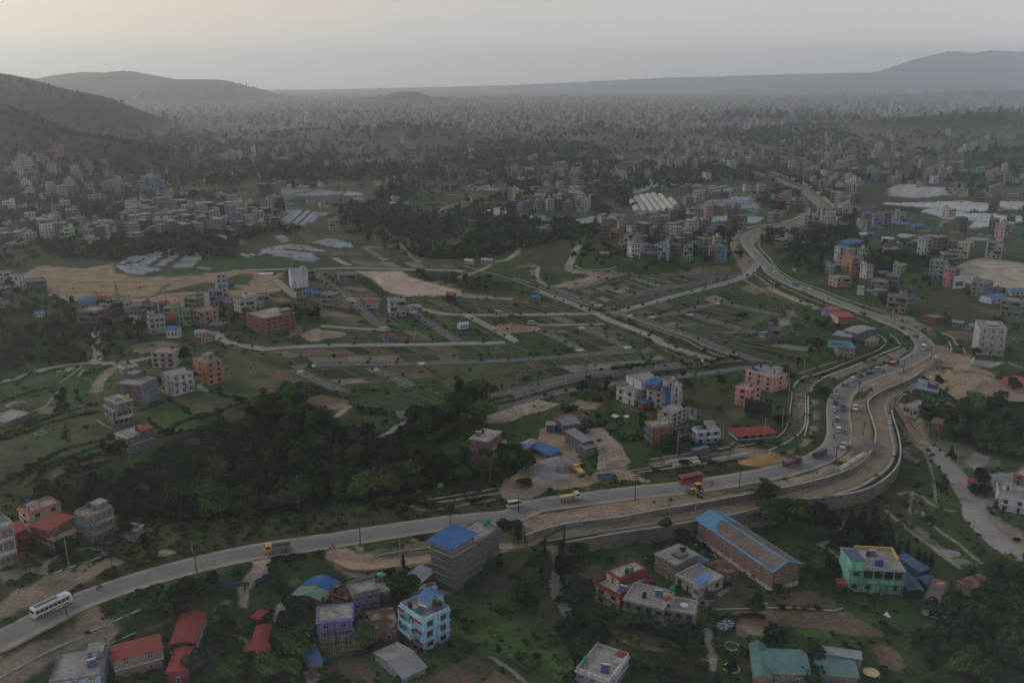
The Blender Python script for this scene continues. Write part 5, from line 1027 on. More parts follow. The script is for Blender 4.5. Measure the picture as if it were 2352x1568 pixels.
def solar(loc,rz,label):
 r=root('solar_heater',loc,rz,label,'solar heater')
 if 'solar' not in CH:
  b=MB();b.face([(-1,-.9,.3),(1,-.9,.3),(1,.7,1.25),(-1,.7,1.25)]);b.face([(-1,.7,1.2),(1,.7,1.2),(1,-.9,.25),(-1,-.9,.25)]);CH['solar']=b.mesh('panel',SOLAR)
  b=MB();b.tube((-1.1,.85,1.35),(1.1,.85,1.35),.24,10);CH['drum']=b.mesh('drum',mat('white_metal',(.5,.5,.5),rough=.4,var=.1))
  b=MB()
  for x in(-.95,.95):b.tube((x,.7,0),(x,.7,1.25),.04,4);b.tube((x,-.9,0),(x,-.9,.3),.04,4);b.tube((x,-.9,.28),(x,.7,1.2),.04,4)
  CH['srack']=b.mesh('rack',STEEL)
 no('panel',CH['solar'],r);no('drum',CH['drum'],r);no('rack',CH['srack'],r);return r
def ron(r,kind,w,d,h,rc,ov=.5,rz_=None,mt=None,name='roof',th=.08,flake=False):
 """roof over a w x d box whose walls end at h; gx: ridge along x, gy: ridge along y, sf/sb/sl/sr: single slope rising away from that side, hip"""
 mt=mt or SHEET;b=MB();X,Y=w/2+ov,d/2+ov
 def slab(P,m=0):
  n=(Vector(P[1])-Vector(P[0])).cross(Vector(P[-1])-Vector(P[0])).normalized()*th;Q=[Vector(p)-n for p in P];u=(Vector(P[1])-Vector(P[0])).length;v=(Vector(P[-1])-Vector(P[0])).length
  b.face(P,m,[(0,0),(u,0),(u,v),(0,v)][:len(P)]);b.face([tuple(q)for q in reversed(Q)],m)
  for i in range(len(P)):j=(i+1)%len(P);b.face([P[i],tuple(Q[i]),tuple(Q[j]),P[j]],m)
 if kind=='gx':
  e_=rz_ or d*.22;slab([(-X,-Y,h),(X,-Y,h),(X,0,h+e_),(-X,0,h+e_)]);slab([(X,Y,h),(-X,Y,h),(-X,0,h+e_),(X,0,h+e_)])
 elif kind=='gy':
  e_=rz_ or w*.22;slab([(-X,Y,h),(-X,-Y,h),(0,-Y,h+e_),(0,Y,h+e_)]);slab([(X,-Y,h),(X,Y,h),(0,Y,h+e_),(0,-Y,h+e_)])
 elif kind=='hip':
  e_=rz_ or min(w,d)*.25;c=max(X-Y,0);c2=max(Y-X,0)
  A,B=((-c,-c2,h+e_),(c,c2,h+e_))if c else((0,-c2,h+e_),(0,c2,h+e_))
  if c:slab([(-X,-Y,h),(X,-Y,h),B,A]);slab([(X,Y,h),(-X,Y,h),A,B]);slab([(-X,Y,h),(-X,-Y,h),A,A]);slab([(X,-Y,h),(X,Y,h),B,B])
  else:slab([(-X,Y,h),(-X,-Y,h),A,B]);slab([(X,-Y,h),(X,Y,h),B,A]);slab([(-X,-Y,h),(X,-Y,h),A,A]);slab([(X,Y,h),(-X,Y,h),B,B])
 else:
  e_=rz_ if rz_ is not None else.15*(d if kind in('sf','sb')else w)
  z=dict(sf=(0,0,e_,e_),sb=(e_,e_,0,0),sl=(0,e_,e_,0),sr=(e_,0,0,e_))[kind]
  P=[(-X,-Y,h+z[0]),(X,-Y,h+z[1]),(X,Y,h+z[2]),(-X,Y,h+z[3])];slab(P)
 o=b.build(name,r,mt,color=rc);return o,e_
def gf(r,kind,w,d,h,e_,mt,col):
 b=MB();x,y=w/2-.02,d/2-.02
 if kind=='gx':
  for s in(-1,1):b.face([(s*x,-y,h-.05),(s*x,y,h-.05),(s*x,0,h+e_*.93)])
 elif kind=='gy':
  for s in(-1,1):b.face([(-x,s*y,h-.05),(x,s*y,h-.05),(0,s*y,h+e_*.93)])
 elif kind in('sf','sb','sl','sr'):
  z=dict(sf=(0,0,e_,e_),sb=(e_,e_,0,0),sl=(0,e_,e_,0),sr=(e_,0,0,e_))[kind];Q=[(-x,-y),(x,-y),(x,y),(-x,y)]
  for i in range(4):
   j=(i+1)%4
   if z[i]+z[j]>0:P=[(Q[i][0],Q[i][1],h-.05),(Q[j][0],Q[j][1],h-.05)]+([(Q[j][0],Q[j][1],h+z[j]*.97)]if z[j]else[])+([(Q[i][0],Q[i][1],h+z[i]*.97)]if z[i]else[]);b.face(P)
 if b.F:b.build('gable',r,mt,color=col)
NB={}
def nb(key,name,label,P4,n,col,F=3,S=2,roof='flat',rc=None,tq='pale',sc=None,fb=None,par=.7,lg=True,sr_=None,tn=(),sol=(),ww=1.35,wh=1.35,dark=False,zb=None,sheet=None,cat='house',hh=None,ov=.45,rz_=None,doors=True,bal=None,wallm=None,brick=False,skip=(),rooff=None,on=None,dz=0):
 A,B,Cc,E_=pts(P4)
 if on:zb=float(NB[on]['z'])+dz
 E=G(*E_)if zb is None else onz(*E_,zb)
 z0=E[2]
 # height: the roof corner B stands above the ground corner E
 d=ray(*B);t=(E[0]*d[0]+E[1]*d[1])/(d[0]**2+d[1]**2);h=CAMZ+d[2]*t-z0
 h=hh or max(h,1.8);pb=arr((E[0],E[1]));a=arr(onz(*A,z0+h)[:2]);c=arr(onz(*Cc,z0+h)[:2])
 if hh:pb=arr(onz(*B,z0+h)[:2])
 w=np.linalg.norm(pb-a);xh=(pb-a)/w;yh=arr((-xh[1],xh[0]));dd=float(np.dot(c-pb,yh))
 # share the skew between both directions
 cd=(c-pb)/np.linalg.norm(c-pb);skew=math.atan2(xh[0]*cd[1]-xh[1]*cd[0],xh@cd)-math.pi/2
 al=skew*.35 if abs(skew)<.6 else 0;ca,sa=cos(al),sin(al);xh=arr((ca*xh[0]-sa*xh[1],sa*xh[0]+ca*xh[1]));yh=arr((-xh[1],xh[0]));dd=max(abs(float(np.dot(c-pb,yh))),2.0)
 ctr=pb-xh*w/2+yh*dd/2;rz=math.atan2(xh[1],xh[0])
 r=root(name,(ctr[0],ctr[1],z0),rz,label,None if on else cat)
 if on:
  b_=NB[on]['r'];r.parent=b_;c_,s_=cos(-b_.rotation_euler.z),sin(-b_.rotation_euler.z);x_,y_=ctr[0]-b_.location.x,ctr[1]-b_.location.y;r.location=(c_*x_-s_*y_,s_*x_+c_*y_,z0-b_.location.z);r.rotation_euler.z=rz-b_.rotation_euler.z
 X,Y=w/2,dd/2;hs_=h/n;NB[key]=dict(r=r,w=w,d=dd,h=h,z=z0+h,rz=rz,c=ctr,label=label)
 wm=wallm or(BRICK if brick else PL())
 base=1.2 if zb is None else 0
 bk('wall',r,-X,-Y,-base,X,Y,h,wm,col)
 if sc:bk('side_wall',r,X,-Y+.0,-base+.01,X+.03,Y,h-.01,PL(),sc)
 if fb:bk('front_wall',r,-X,-Y-.03,-base+.01,X,Y*1-2*Y,h-.01,PL(),fb)
 if lg:
  for k in range(0 if roof=='flat' else 1,n+(1 if roof=='flat' else 0)):
   if k==0:continue
   e_=.35 if k<n else.45;bk('floor_slab',r,-X-e_*.6,-Y-e_,hs_*k-.16,X+e_,Y+e_*.5,hs_*k+.02,CONC()if tq is None else PL(),tq or 'pale')
 if roof=='flat':
  zt=h+.02
  if par:
   for q in((-X,-Y,X,-Y+.16),(-X,Y-.16,X,Y),(-X,-Y+.16,-X+.16,Y-.16),(X-.16,-Y+.16,X,Y-.16)):bk('parapet',r,q[0],q[1],zt,q[2],q[3],zt+par,PL(),tq or 'pale')
  bk('roof_deck',r,-X+.16,-Y+.16,zt,X-.16,Y-.16,zt+.03,mat('roof_screed',(.25,.235,.21),var=.35,scale=.9))
  if sr_:
   fx,fy,sw,sd,sh,scol=(list(sr_)+[2.3,None])[:6]if len(sr_)<6 else sr_
   x0,y0=-X+fx*(w-sw),-Y+fy*(dd-sd);bk('stair_room',r,x0,y0,zt+.03,x0+sw,y0+sd,zt+sh,PL(),scol or col);bk('stair_roof',r,x0-.3,y0-.3,zt+sh,x0+sw+.3,y0+sd+.3,zt+sh+.14,CONC());o=no('door',dme(),r);o.location=(x0+sw/2,y0-.01,zt+.05);o.scale=(.9,1,1.9)
 else:
  o,e_=ron(r,roof,w,dd,h,rc,ov,rz_,sheet)
  gf(r,roof,w,dd,h,e_,wm,col)
 for side,cnt,ln in(('F',F,w),('S',S,dd)):
  if not cnt:continue
  cnts=cnt if isinstance(cnt,(list,tuple))else[cnt]*n
  for k in range(n):
   m_=cnts[min(k,len(cnts)-1)]
   for i in range(m_):
    if(side,k,i)in skip:continue
    p=-ln/2+ln*(i+.5)/m_+RU(-.08,.08);isd=k==0 and doors and i==m_//2 and side=='F'
    o=no('door' if isd else 'window',dme()if isd else wme(dark),r);z=hs_*k+(0.05 if isd else hs_*.30);ww_=min(ww,ln/m_*.62);s=(1.0,1,2.0)if isd else(ww_,1,min(wh,hs_*.5));off=.035 if(sc and side=='S')or(fb and side=='F')else.004
    if side=='F':o.location=(p,-Y-off,z)
    else:o.location=(X+off,p,z);o.rotation_euler=(0,0,math.pi/2)
    o.scale=s
 if bal:
  for(side,k,f0,f1,dep)in bal:
   z=hs_*k;ln=w if side=='F' else dd;a0,a1=-ln/2+f0*ln,-ln/2+f1*ln
   if side=='F':q=(a0,-Y-dep,a1,-Y);rl=[(a0,-Y-dep,a1,-Y-dep+.1),(a0,-Y-dep+.1,a0+.1,-Y),(a1-.1,-Y-dep+.1,a1,-Y)];op=(a0+.2,-Y-.05,a1-.2,-Y-.03)
   else:q=(X,a0,X+dep,a1);rl=[(X+dep-.1,a0,X+dep,a1),(X,a0,X+dep-.1,a0+.1),(X,a1-.1,X+dep-.1,a1)];op=(X+.03,a0+.2,X+.05,a1-.2)
   bk('balcony_slab',r,q[0],q[1],z-.2,q[2],q[3],z+.03,PL(),tq or 'pale')
   for q in rl:bk('balcony_rail',r,q[0],q[1],z+.03,q[2],q[3],z+.95,PL(),tq or 'pale')
   for cx,cy in(((a0+.12,-Y-dep+.12),(a1-.12,-Y-dep+.12))if side=='F' else((X+dep-.12,a0+.12),(X+dep-.12,a1-.12))):bk('column',r,cx-.12,cy-.12,z+.03,cx+.12,cy+.12,z+hs_-.2,PL(),tq or 'pale')
 zt=z0+h+.06;ca,sa=cos(rz),sin(rz)
 if rooff:zt+=rooff
 def wp(fx,fy):x,y=(fx-.5)*w,(fy-.5)*dd;return(ctr[0]+ca*x-sa*y,ctr[1]+sa*x+ca*y)
 for i,t_ in enumerate(tn):
  cc,fx,fy=t_[:3];st=t_[3]if len(t_)>3 else.6;x,y=wp(fx,fy);lab=t_[4]if len(t_)>4 else f'{cc} water tank on the roof of the {key}';tank((x,y,zt),TC[cc],lab,1.3,st)
 for i,t_ in enumerate(sol):
  fx,fy=t_[:2];x,y=wp(fx,fy);solar((x,y,zt),rz+(t_[2]if len(t_)>2 else.3),t_[3]if len(t_)>3 else f'solar water heater on the roof of the {key}')
 return r
# lower left
nb('cream house at the left frame edge','concrete_house','dirty cream three-storey house cut by the left frame edge','A -20,4 -.5,14 11.2,10 .5,52',3,(.30,.27,.22),2,3,tq='pale',sr_=(.1,.8,3,3),bal=[('S',1,.0,.95,1.0),('S',2,0,.95,1.0)])
nb('red-roofed shops','shop_row','long low shop with dark red sheet roof and white fascia','a 190,440 232,425 475,292 235,500',1,(.16,.11,.09),0,2,'sl','darkred',ov=.2,rz_=1.2,hh=3.2)
nb('small red roof behind the shops','shed','small shed with faded red roof just behind the shops','A 16.5,20 21.5,24.6 28.6,21 22,30',1,'brick',0,0,'sf','red',hh=3.0)
nb('upper red roof behind the shops','shed','bright red sheet roof between the cream houses at the left','A 10.5,11 15,18.8 23.5,15 16,25',1,'brick',0,0,'sf','red',hh=4.6)
nb('tall cream house','tall_house','tall cream plastered house with pinkish roof terrace behind red roofs','A 19,-3.8 28.5,2 52,-9.8 30,20.5',3,'cream',1,2,tq='salmon',sr_=(.9,.1,2.5,2.5),tn=[('blue',.12,.3),('green',.45,.45)],dark=True)
nb('brick terrace house','terrace_house','brick two-storey house with balcony terrace and reddish sheet roof over half','A 31.8,15 50,25.5 69,16 51.2,37.5',2,'brick',2,2,tq='beige',par=.9,tn=[('blue',.62,.2,1.0)],bal=[('S',1,0,.9,.8)])
nb('upper room of the brick terrace house','roof_room','upper room with wide brick-red sheet roof on the terrace house','a 300,110 452,168 628,38 455,215',1,'brick',1,2,'sf','red',on='brick terrace house',hh=2.6,rz_=.5,ov=.3)
nb('grey balcony house','balcony_house','grey three-storey house with pinkish balcony edges above the dirt track','a 692,2 825,42 1140,-12 848,292',3,'grey',1,4,tq='beige',fb='bgrey',sr_=(.9,.75,3,3),tn=[('blue',.25,.45),('green',.45,.85)],bal=[('S',1,.05,.98,1.1),('S',2,.05,.98,1.1)])
nb('ruined hut','hut','ruined grey hut with broken sheet roof beside the undergrowth','a 1100,190 1225,205 1300,128 1225,245',1,'grey',0,0,'sf','sheet',sheet=RSHEET,hh=2.4)
nb('red-roofed brick house','brick_house','raw brick house with long red sheet roof at the bottom left','a 1045,1365 1487,1242 1472,1120 1502,1425',2,(.20,.145,.11),2,1,'gx','red',rz_=.6,ov=.5,brick=True)
nb('tall red-roofed hall','hall','long hall with high red gable roof and dark open end','a 1562,1215 1822,1187 1912,922 1800,1330',2,(.16,.05,.05),0,4,'gy','red',rz_=.9,ov=.4,doors=False,fb=(.05,.04,.04))
nb('lower red-roofed annex','annex','lower annex with red gable roof in front of the tall hall','a 1532,1473 1737,1452 1800,1242 1740,1568',1,(.16,.04,.05),1,0,'gy','red',rz_=.7,ov=.3)
nb('grey roof house','concrete_house','grey flat-roofed house with solar heater at the bottom left edge','a 465,1545 938,1490 935,1240 948,1690',2,'bgrey',3,2,tq='grey',sr_=(.95,.8,3.2,3.2),tn=[('steel',.8,.6,.4)],sol=[(.78,.35)])
nb('first red hut in the trees','hut','red-roofed hut standing highest in the row among the trees','b -30,1195 88,1195 80,1045 90,1225',1,'darkred',0,0,'gy','red',hh=2.5,rz_=.6)
nb('second red hut in the trees','hut','middle red-roofed hut in the row among the trees','B -9,133 9.2,133 8.5,120.8 9.2,142',1,'darkred',1,0,'gy','red',hh=2.8,rz_=.6)
nb('third red hut in the trees','hut','lowest red-roofed hut with a turned gable among the trees','B 2,138.5 7.5,143 18.8,136.2 8,150',1,'darkred',0,1,'gy','red',hh=2.6,rz_=.7)
nb('tiny red lean-to','lean_to','tiny red lean-to above the row of red huts','b -35,960 25,975 25,905 28,1010',1,'darkred',0,0,'sf','red',hh=2.2)
# around the grey tower
t_=nb('grey tower','grey_building','tall bare grey block building with banded walls and blue-roofed glass room on top','b 1612,322 1802,408 2195,132 1818,745',5,(.10,.10,.108),0,0,tq=(.19,.18,.165),par=.35,wallm=mat('block_wall',None,rough=.95,var=.3,scale=.9),tn=[('green',.60,.88,.9,'left green tank on the grey tower roof'),('green',.60,.96,.9,'right green tank on the grey tower roof')])
g_=NB['grey tower']
r_=nb('glass room','glass_room','glass-walled room with wide blue sheet roof on top of the grey tower','b 1612,250 1800,335 1990,215 1802,405',1,(.30,.28,.25),0,0,'sf','bluesheet',on='grey tower',hh=2.9,rz_=1.0,ov=.9,lg=False)
q_=NB['glass room']
for side,ln,cnt in(('F',q_['w'],9),('S',q_['d'],9)):
 for i in range(cnt):
  o=no('window',wme(False),r_);p=-ln/2+ln*(i+.5)/cnt;o.scale=(ln/cnt*.86,.6,2.2)
  if side=='F':o.location=(p,-q_['d']/2-.01,.35)
  else:o.location=(q_['w']/2+.01,p,.35);o.rotation_euler=(0,0,math.pi/2)
nb('patched metal roof','metal_shed','shed with patchwork of grey and bluish roof sheets leaning on the grey tower','b 1425,745 1665,692 1800,622 1690,790',1,'dgrey',0,0,'sf','sheet',sheet=RSHEET,hh=3.2,rz_=.6,ov=.2)
nb('upper patched roof','metal_shed','upper grey sheet roof stepping down from the grey tower','B 135.8,60 150,66 161.5,53.2 150,72',1,'dgrey',0,0,'sf',(.27,.29,.32),hh=3.4,rz_=.5,ov=.2)
nb('green gabled house','gabled_house','orange-red house under a pale green gable roof','b 330,757 612,820 690,722 603,905',1,(.24,.07,.045),3,1,'gy','greensheet',rz_=1.3,ov=.3,hh=3)
nb('blue gabled house','gabled_house','house with bright blue gable roof joined behind the green roof','b 428,668 690,722 755,637 690,800',1,(.24,.07,.045),0,1,'gy','bluesheet',rz_=1.4,ov=.3,hh=3)
nb('blue porch','porch','small blue sheet porch roof on the orange-red house','b 332,822 470,815 485,788 470,850',1,(.2,.06,.04),0,0,'sf','bluesheet',hh=2.6,rz_=.3,ov=.1)
nb('rusty red roof with tyres','brick_hut','brick hut with rusty red sheet roof weighed down by tyres','b 684,740 828,785 876,692 832,855',1,(.20,.13,.10),1,1,'sr',(.24,.08,.06),sheet=RSHEET,hh=3.6,rz_=.3,sc=None)
k_=nb('violet house','violet_house','violet two-storey house with bare roof terrace above the bamboo frame','b 560,1008 872,983 862,838 893,1150',2,(.20,.19,.40),[3,2],0,tq='violet',par=.35,tn=[('black',.18,.95,1.4,'black tank on a tall rack behind the violet house terrace')])
nb('violet wing','violet_wing','long violet rear wing with curved grey parapet','b 842,660 880,778 1076,622 905,905',2,(.20,.19,.40),0,4,tq=(.2,.19,.18),par=.9)
nb('raised terrace','terrace','curved raised terrace with low wall and green parasol','B 107.5,64 106.5,76 124,56 107.5,84',1,(.14,.11,.09),0,0,tq=(.22,.2,.18),par=.7,hh=2.2,lg=False)
nb('rusty corrugated shed','metal_shed','shed with old rust-streaked corrugated roof beside the sky-blue house','b 975,1132 1308,1082 1245,872 1312,1165',1,(.16,.13,.11),2,0,'gx',(.22,.20,.19),sheet=RSHEET,rz_=.5,ov=.2,hh=2.8)
nb('sky-blue house','blue_house','sky-blue three-storey house with terracotta ledges and messy roof','b 1285,872 1530,1003 1828,925 1540,1282',3,(.22,.40,.52),[1,1,1],2,tq=(.30,.45,.52),par=.8,dark=True,ww=1.7,wh=1.5,sr_=(.35,.95,3.4,3.4),tn=[('black',.8,.62,1.5,'left black tank on a rack on the sky-blue house'),('black',.9,.72,1.5,'right black tank on a rack on the sky-blue house'),('black',.3,.12,.4,'small black tank at the front corner of the sky-blue house')],sol=[(.62,.25)],bal=[('F',1,.1,.7,1.6),('F',2,.1,.7,1.4)])
nb('blue stair roof','roof_room','steep blue gable roof over the stair of the sky-blue house','B 149,77.2 156,83 172,76.2 156,90',1,(.28,.38,.42),0,0,'gx',(.07,.17,.32),on='sky-blue house',hh=2.2,rz_=1.6,ov=.3)
s_=NB['sky-blue house']
for k in range(3):o=bk('awning',s_['r'],-s_['w']/2-.3,-s_['d']/2-1.0,s_['h']/3*(k+1)-.55,-s_['w']/2+s_['w']*.25,-s_['d']/2-.02,s_['h']/3*(k+1)-.35,PL(),'red');bk('awning',s_['r'],s_['w']/2-s_['w']*.28,-s_['d']/2-.9,s_['h']/3*(k+1)-.6,s_['w']/2+.05,-s_['d']/2-.02,s_['h']/3*(k+1)-.38,PL(),'red')
nb('long blue roof','long_shed','long shed with sky-blue sheet roof and a grey gable end left of the bamboo frame','B 40,114 51.5,140 61.2,136.5 52,148',1,'grey',0,1,'sf',(.08,.17,.30),hh=3.2,rz_=.5,ov=.2)
nb('patched blue and red roof','small_shed','small shed with faded blue roof patched in red at the bottom edge','B 45.5,147 50,153 57.2,150 50.5,156.8',1,'grey',0,0,'sf',(.16,.13,.20),sheet=RSHEET,hh=2.4,rz_=.3)
nb('small blue roof','small_shed','tiny shed with bright blue roof under the trees','B 19,125.5 30,122.5 29.8,118.5 30,127',1,'grey',0,0,'sf','bluesheet',hh=2.2,rz_=.3,ov=.1)
nb('film tunnel','greenhouse','grey plastic-covered greenhouse below the sky-blue house','b 1108,1282 1350,1515 1545,1410 1352,1560',1,(.2,.2,.2),0,0,'gy',None,sheet=POLY,hh=2.2,rz_=1.3,cat='greenhouse')
# lower middle
nb('brick hall','brick_hall','long three-storey brick hall with flaking blue gable roof','c 1735,62 2391,540 2632,462 2381,735',3,(.165,.075,.055),9,3,'gx',(.10,.26,.42),rz_=2.2,ov=.7,brick=True,tq=None,lg=False,doors=False,ww=1.0,wh=1.3,cat='hall')
b_=NB['brick hall']
def patch_roof(b,n,seed):
 rs=np.random.RandomState(seed);X,Y=b['w']/2+.55,b['d']/2+.55;e_=2.2;m=MB()
 sl=e_/(b['d']/2+.7);NX_,NY_=90,12
 for side in(-1,1):
  for i in range(NX_):
   for j in range(NY_):
    fx,fy=(i+.5)/NX_,(j+.5)/NY_;v=fbm(arr([fx*60+side*9]),arr([fy*14.0]),7,3,seed)[0];edge=min(fy,1-fy,fx*4,(1-fx)*4);core=.60-.5*min(max((fx-.12),0)*3,1)*(1 if.1<fy<.9 else.0)
    if edge<.07 or v<core:continue
    x0,x1=-X+2*X*i/NX_,-X+2*X*(i+1)/NX_;y0,y1=(Y*(1-j/NY_)),(Y*(1-(j+1)/NY_));z0_,z1_=b['h']+sl*(Y+.15-y0)+.03,b['h']+sl*(Y+.15-y1)+.03
    P=[(x0,side*y0,z0_),(x1,side*y0,z0_),(x1,side*y1,z1_),(x0,side*y1,z1_)];m.face(P if side<0 else P[::-1])
 tag(m.build('bare_patch',b['r'],BRSHEET),kind='stuff')
patch_roof(b_,0,3)
bk('plinth',b_['r'],-b_['w']/2-.06,-b_['d']/2-.06,-1.5,b_['w']/2+.06,b_['d']/2+.06,1.3,PL(),(.42,.40,.36))
nb('brick house with tyres','brick_house','raw brick two-storey house with stained roof slab and arched windows','c 1318,378 1490,480 1715,382 1492,642',2,(.17,.12,.10),2,0,tq=None,par=0,brick=True,sr_=(.75,.45,3.2,3.6,1.2,(.17,.12,.10)),ww=1.3)
nb('blue lean-to','lean_to','faded blue lean-to behind the raw brick house','C 166,42 174.5,47 180,44 174.5,50',1,'grey',0,0,'sf',(.10,.20,.33),hh=2.4,rz_=.2)
nb('white single-storey house','white_house','cream single-storey house with broad flat roof and white stair box','c 1493,582 1724,700 1965,612 1728,792',1,(.42,.39,.30),3,2,tq=None,par=.6,dark=True,wh=1.7)
nb('white stair box','stair_box','white stair box with bright blue sheet roof on the single-storey house','c 1665,635 1718,662 1835,600 1722,760',1,(.45,.45,.46),1,0,'sf',(.10,.24,.48),on='white single-storey house',dz=-3,hh=4.8,rz_=.2,ov=.2,doors=False)
nb('rusty brick shed','brick_shed','long brick shed with rusty sheet roof below the brick hall','c 1805,465 1945,580 2068,522 1948,620',1,(.15,.10,.08),0,2,'sf',(.20,.13,.10),sheet=RSHEET,hh=2.8,rz_=.4,ov=.2)
nb('red and white house','red_white_house','cream and dark red three-storey house with red tiled ledges','c 785,652 988,778 1212,590 985,930',2,(.42,.37,.33),2,0,tq=(.25,.05,.05),sc=(.20,.04,.045),par=.8,dark=True,ww=1.7,wh=1.6,sol=[(.85,.2)],)
nb('top floor of the red and white house','top_floor','white and red top floor with cracked white roof and small red gables','C 88,53.5 98.5,61.5 120,50 99,69',1,(.42,.37,.33),1,0,tq=(.25,.05,.05),sc=(.20,.04,.045),on='red and white house',hh=2.7,par=.5,tn=[('black',.85,.35,.3),('green',.9,.5,.3)])
nb('long grey house','grey_house','long grey two-storey house with solar heater and green tank','c 1030,792 1380,892 1470,735 1385,1072',2,(.20,.19,.18),4,0,tq=None,par=.6,dark=True,sol=[(.72,.62)],tn=[('black',.42,.35,.2,'small grey tank on the long grey house'),('green',.98,.95,.8,'green tank high behind the long grey house')])
nb('grey end house','grey_house','grey two-storey house with round white dish mark on its roof','C 139,88 166.8,93.5 168,82 166.8,109',2,(.21,.205,.20),3,0,tq=None,par=.6,dark=True,sr_=(.02,.3,2.2,2.2,2.0,(.3,.3,.3)),tn=[('black',.12,.1,.1,'black tank at the corner of the grey end house')])
nb('red stair cap','stair_box','small white stair box with red pyramid roof on the long grey house','c 1388,795 1415,812 1455,785 1418,850',1,(.4,.4,.4),0,0,'hip','red',on='long grey house',hh=2.0,ov=.3)
nb('white house at the bottom','white_house','grey-white house with two roof terraces at the bottom edge','C 59,145.2 88,155.8 106.8,132 88.2,170',2,(.27,.26,.25),3,2,tq=(.42,.42,.44),par=.9,tn=[('green',.14,.22,1.2)],sol=[(.72,.28)])
nb('red-roofed stair box at the bottom','stair_box','white stair box with red pyramid roof on the bottom white house','c 948,1308 1010,1335 1050,1298 1012,1372',1,(.45,.45,.45),0,0,'hip','red',on='white house at the bottom',hh=2.1,ov=.25)
# lower right
m_=nb('mint building','mint_house','mint green two-storey house with yellow roof walls and open gallery','d 770,525 1262,528 1215,352 1215,755',2,(.15,.36,.28),4,0,tq=(.20,.36,.30),par=.0,dark=True,sol=[(.55,.62)],tn=[('black',.42,.45,1.0,'black tank on a rack beside the solar heater'),('blue',.52,.12,.3,'left blue tank on the mint house'),('blue',.60,.12,.3,'right blue tank on the mint house')])
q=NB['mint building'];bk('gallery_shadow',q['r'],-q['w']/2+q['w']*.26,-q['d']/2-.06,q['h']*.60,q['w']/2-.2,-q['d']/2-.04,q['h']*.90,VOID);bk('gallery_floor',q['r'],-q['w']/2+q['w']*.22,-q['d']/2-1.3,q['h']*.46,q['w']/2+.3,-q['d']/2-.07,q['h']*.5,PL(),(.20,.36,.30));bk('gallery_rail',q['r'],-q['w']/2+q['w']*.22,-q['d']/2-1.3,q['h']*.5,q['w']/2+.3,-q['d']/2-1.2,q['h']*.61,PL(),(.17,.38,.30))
bk('gallery_roof',q['r'],-q['w']/2+q['w']*.22,-q['d']/2-1.5,q['h']-.2,q['w']/2+.5,-q['d']/2-.01,q['h']-.02,CONC())
for k in range(5):x=-q['w']/2+q['w']*(.24+.76*k/4);bk('column',q['r'],x-.15,-q['d']/2-1.25,-1,x+.15,-q['d']/2-.95,q['h']-.2,PL(),(.15,.36,.28))
for a in((.25,.96,1,1),(.97,.4,1,.96)):bk('parapet',q['r'],-q['w']/2+q['w']*a[0],-q['d']/2+q['d']*a[1],q['h']+.02,-q['w']/2+q['w']*a[2],-q['d']/2+q['d']*a[3],q['h']+1.0,PL(),(.50,.36,.10))
nb('mint stair block','stair_block','taller mint block with dark blue sheet roof at the left end of the mint house','d 775,470 888,468 835,340 888,528',1,(.15,.36,.28),0,0,'sb',(.06,.10,.18),on='mint building',hh=2.4,rz_=.8,ov=.3)
nb('small red hut','hut','small hut with red sheet roof at the left of the mint house','d 643,655 765,657 752,618 762,712',1,(.12,.07,.06),1,0,'sf',(.26,.07,.06),hh=2.3,rz_=.3,ov=.2)
nb('long blue shed','long_shed','long open shed with dark blue roof behind the mint house','d 1195,402 1400,545 1475,522 1402,590',1,(.04,.06,.09),0,0,'sf',(.08,.13,.22),hh=2.6,rz_=.5,ov=.2)
nb('blue kiosk','kiosk','square kiosk with dark blue gable roof and dark netting, nearer the mint house','D 124,59 129.5,72 142.5,70.8 130,75',1,(.03,.04,.04),0,0,'gx',(.08,.12,.19),hh=2.4,rz_=.8,ov=.2);nb('second blue kiosk','kiosk','kiosk with dark blue gable roof and pale base, beside the cypresses','d 1360,602 1460,668 1558,632 1462,722',1,(.04,.05,.05),0,0,'gy',(.09,.13,.20),hh=2.4,rz_=.8,ov=.2)
nb('brown-roofed white house','white_house','white house with brown stained flat roof and two orange mats','d 1420,848 1572,882 1772,668 1580,950',1,(.44,.44,.45),1,2,tq=(.13,.09,.08),par=.35,dark=True,hh=3.2)
q=NB['brown-roofed white house'];bk('roof_skin',q['r'],-q['w']/2+.2,-q['d']/2+.2,q['h']+.06,q['w']/2-.2,q['d']/2-.2,q['h']+.1,mat('brown_screed',(.17,.125,.11),var=.3))
nb('grey slab roof','garage','low building with broad cracked grey slab roof beside the white house','d 1605,955 1745,1035 1958,800 1750,1090',1,(.2,.19,.18),0,2,tq=None,par=0,hh=2.6)
nb('rusty hut on the right','metal_shed','hut with rusty sheet roof and two pale sheets at the right','d 1742,625 1870,702 2078,652 1872,760',1,(.15,.13,.12),0,0,'sf',(.22,.11,.08),sheet=RSHEET,hh=3.0,rz_=.5,ov=.2)
nb('large green roof','green_roofed_hall','hall with large grey-green hipped roof at the bottom edge','D -2,150 37.8,148 38,127 38,162',1,(.16,.14,.13),2,0,'gx','tealsheet',hh=3.5,rz_=2.0,ov=.5,cat='hall');nb('green roof wing','green_roofed_wing','left wing of the hall with grey-green roof and a small gable','C 223.5,152 237,153 236,123 237.2,162',1,(.16,.10,.08),1,0,'gy','tealsheet',hh=3.6,rz_=1.4,ov=.4,cat='hall')
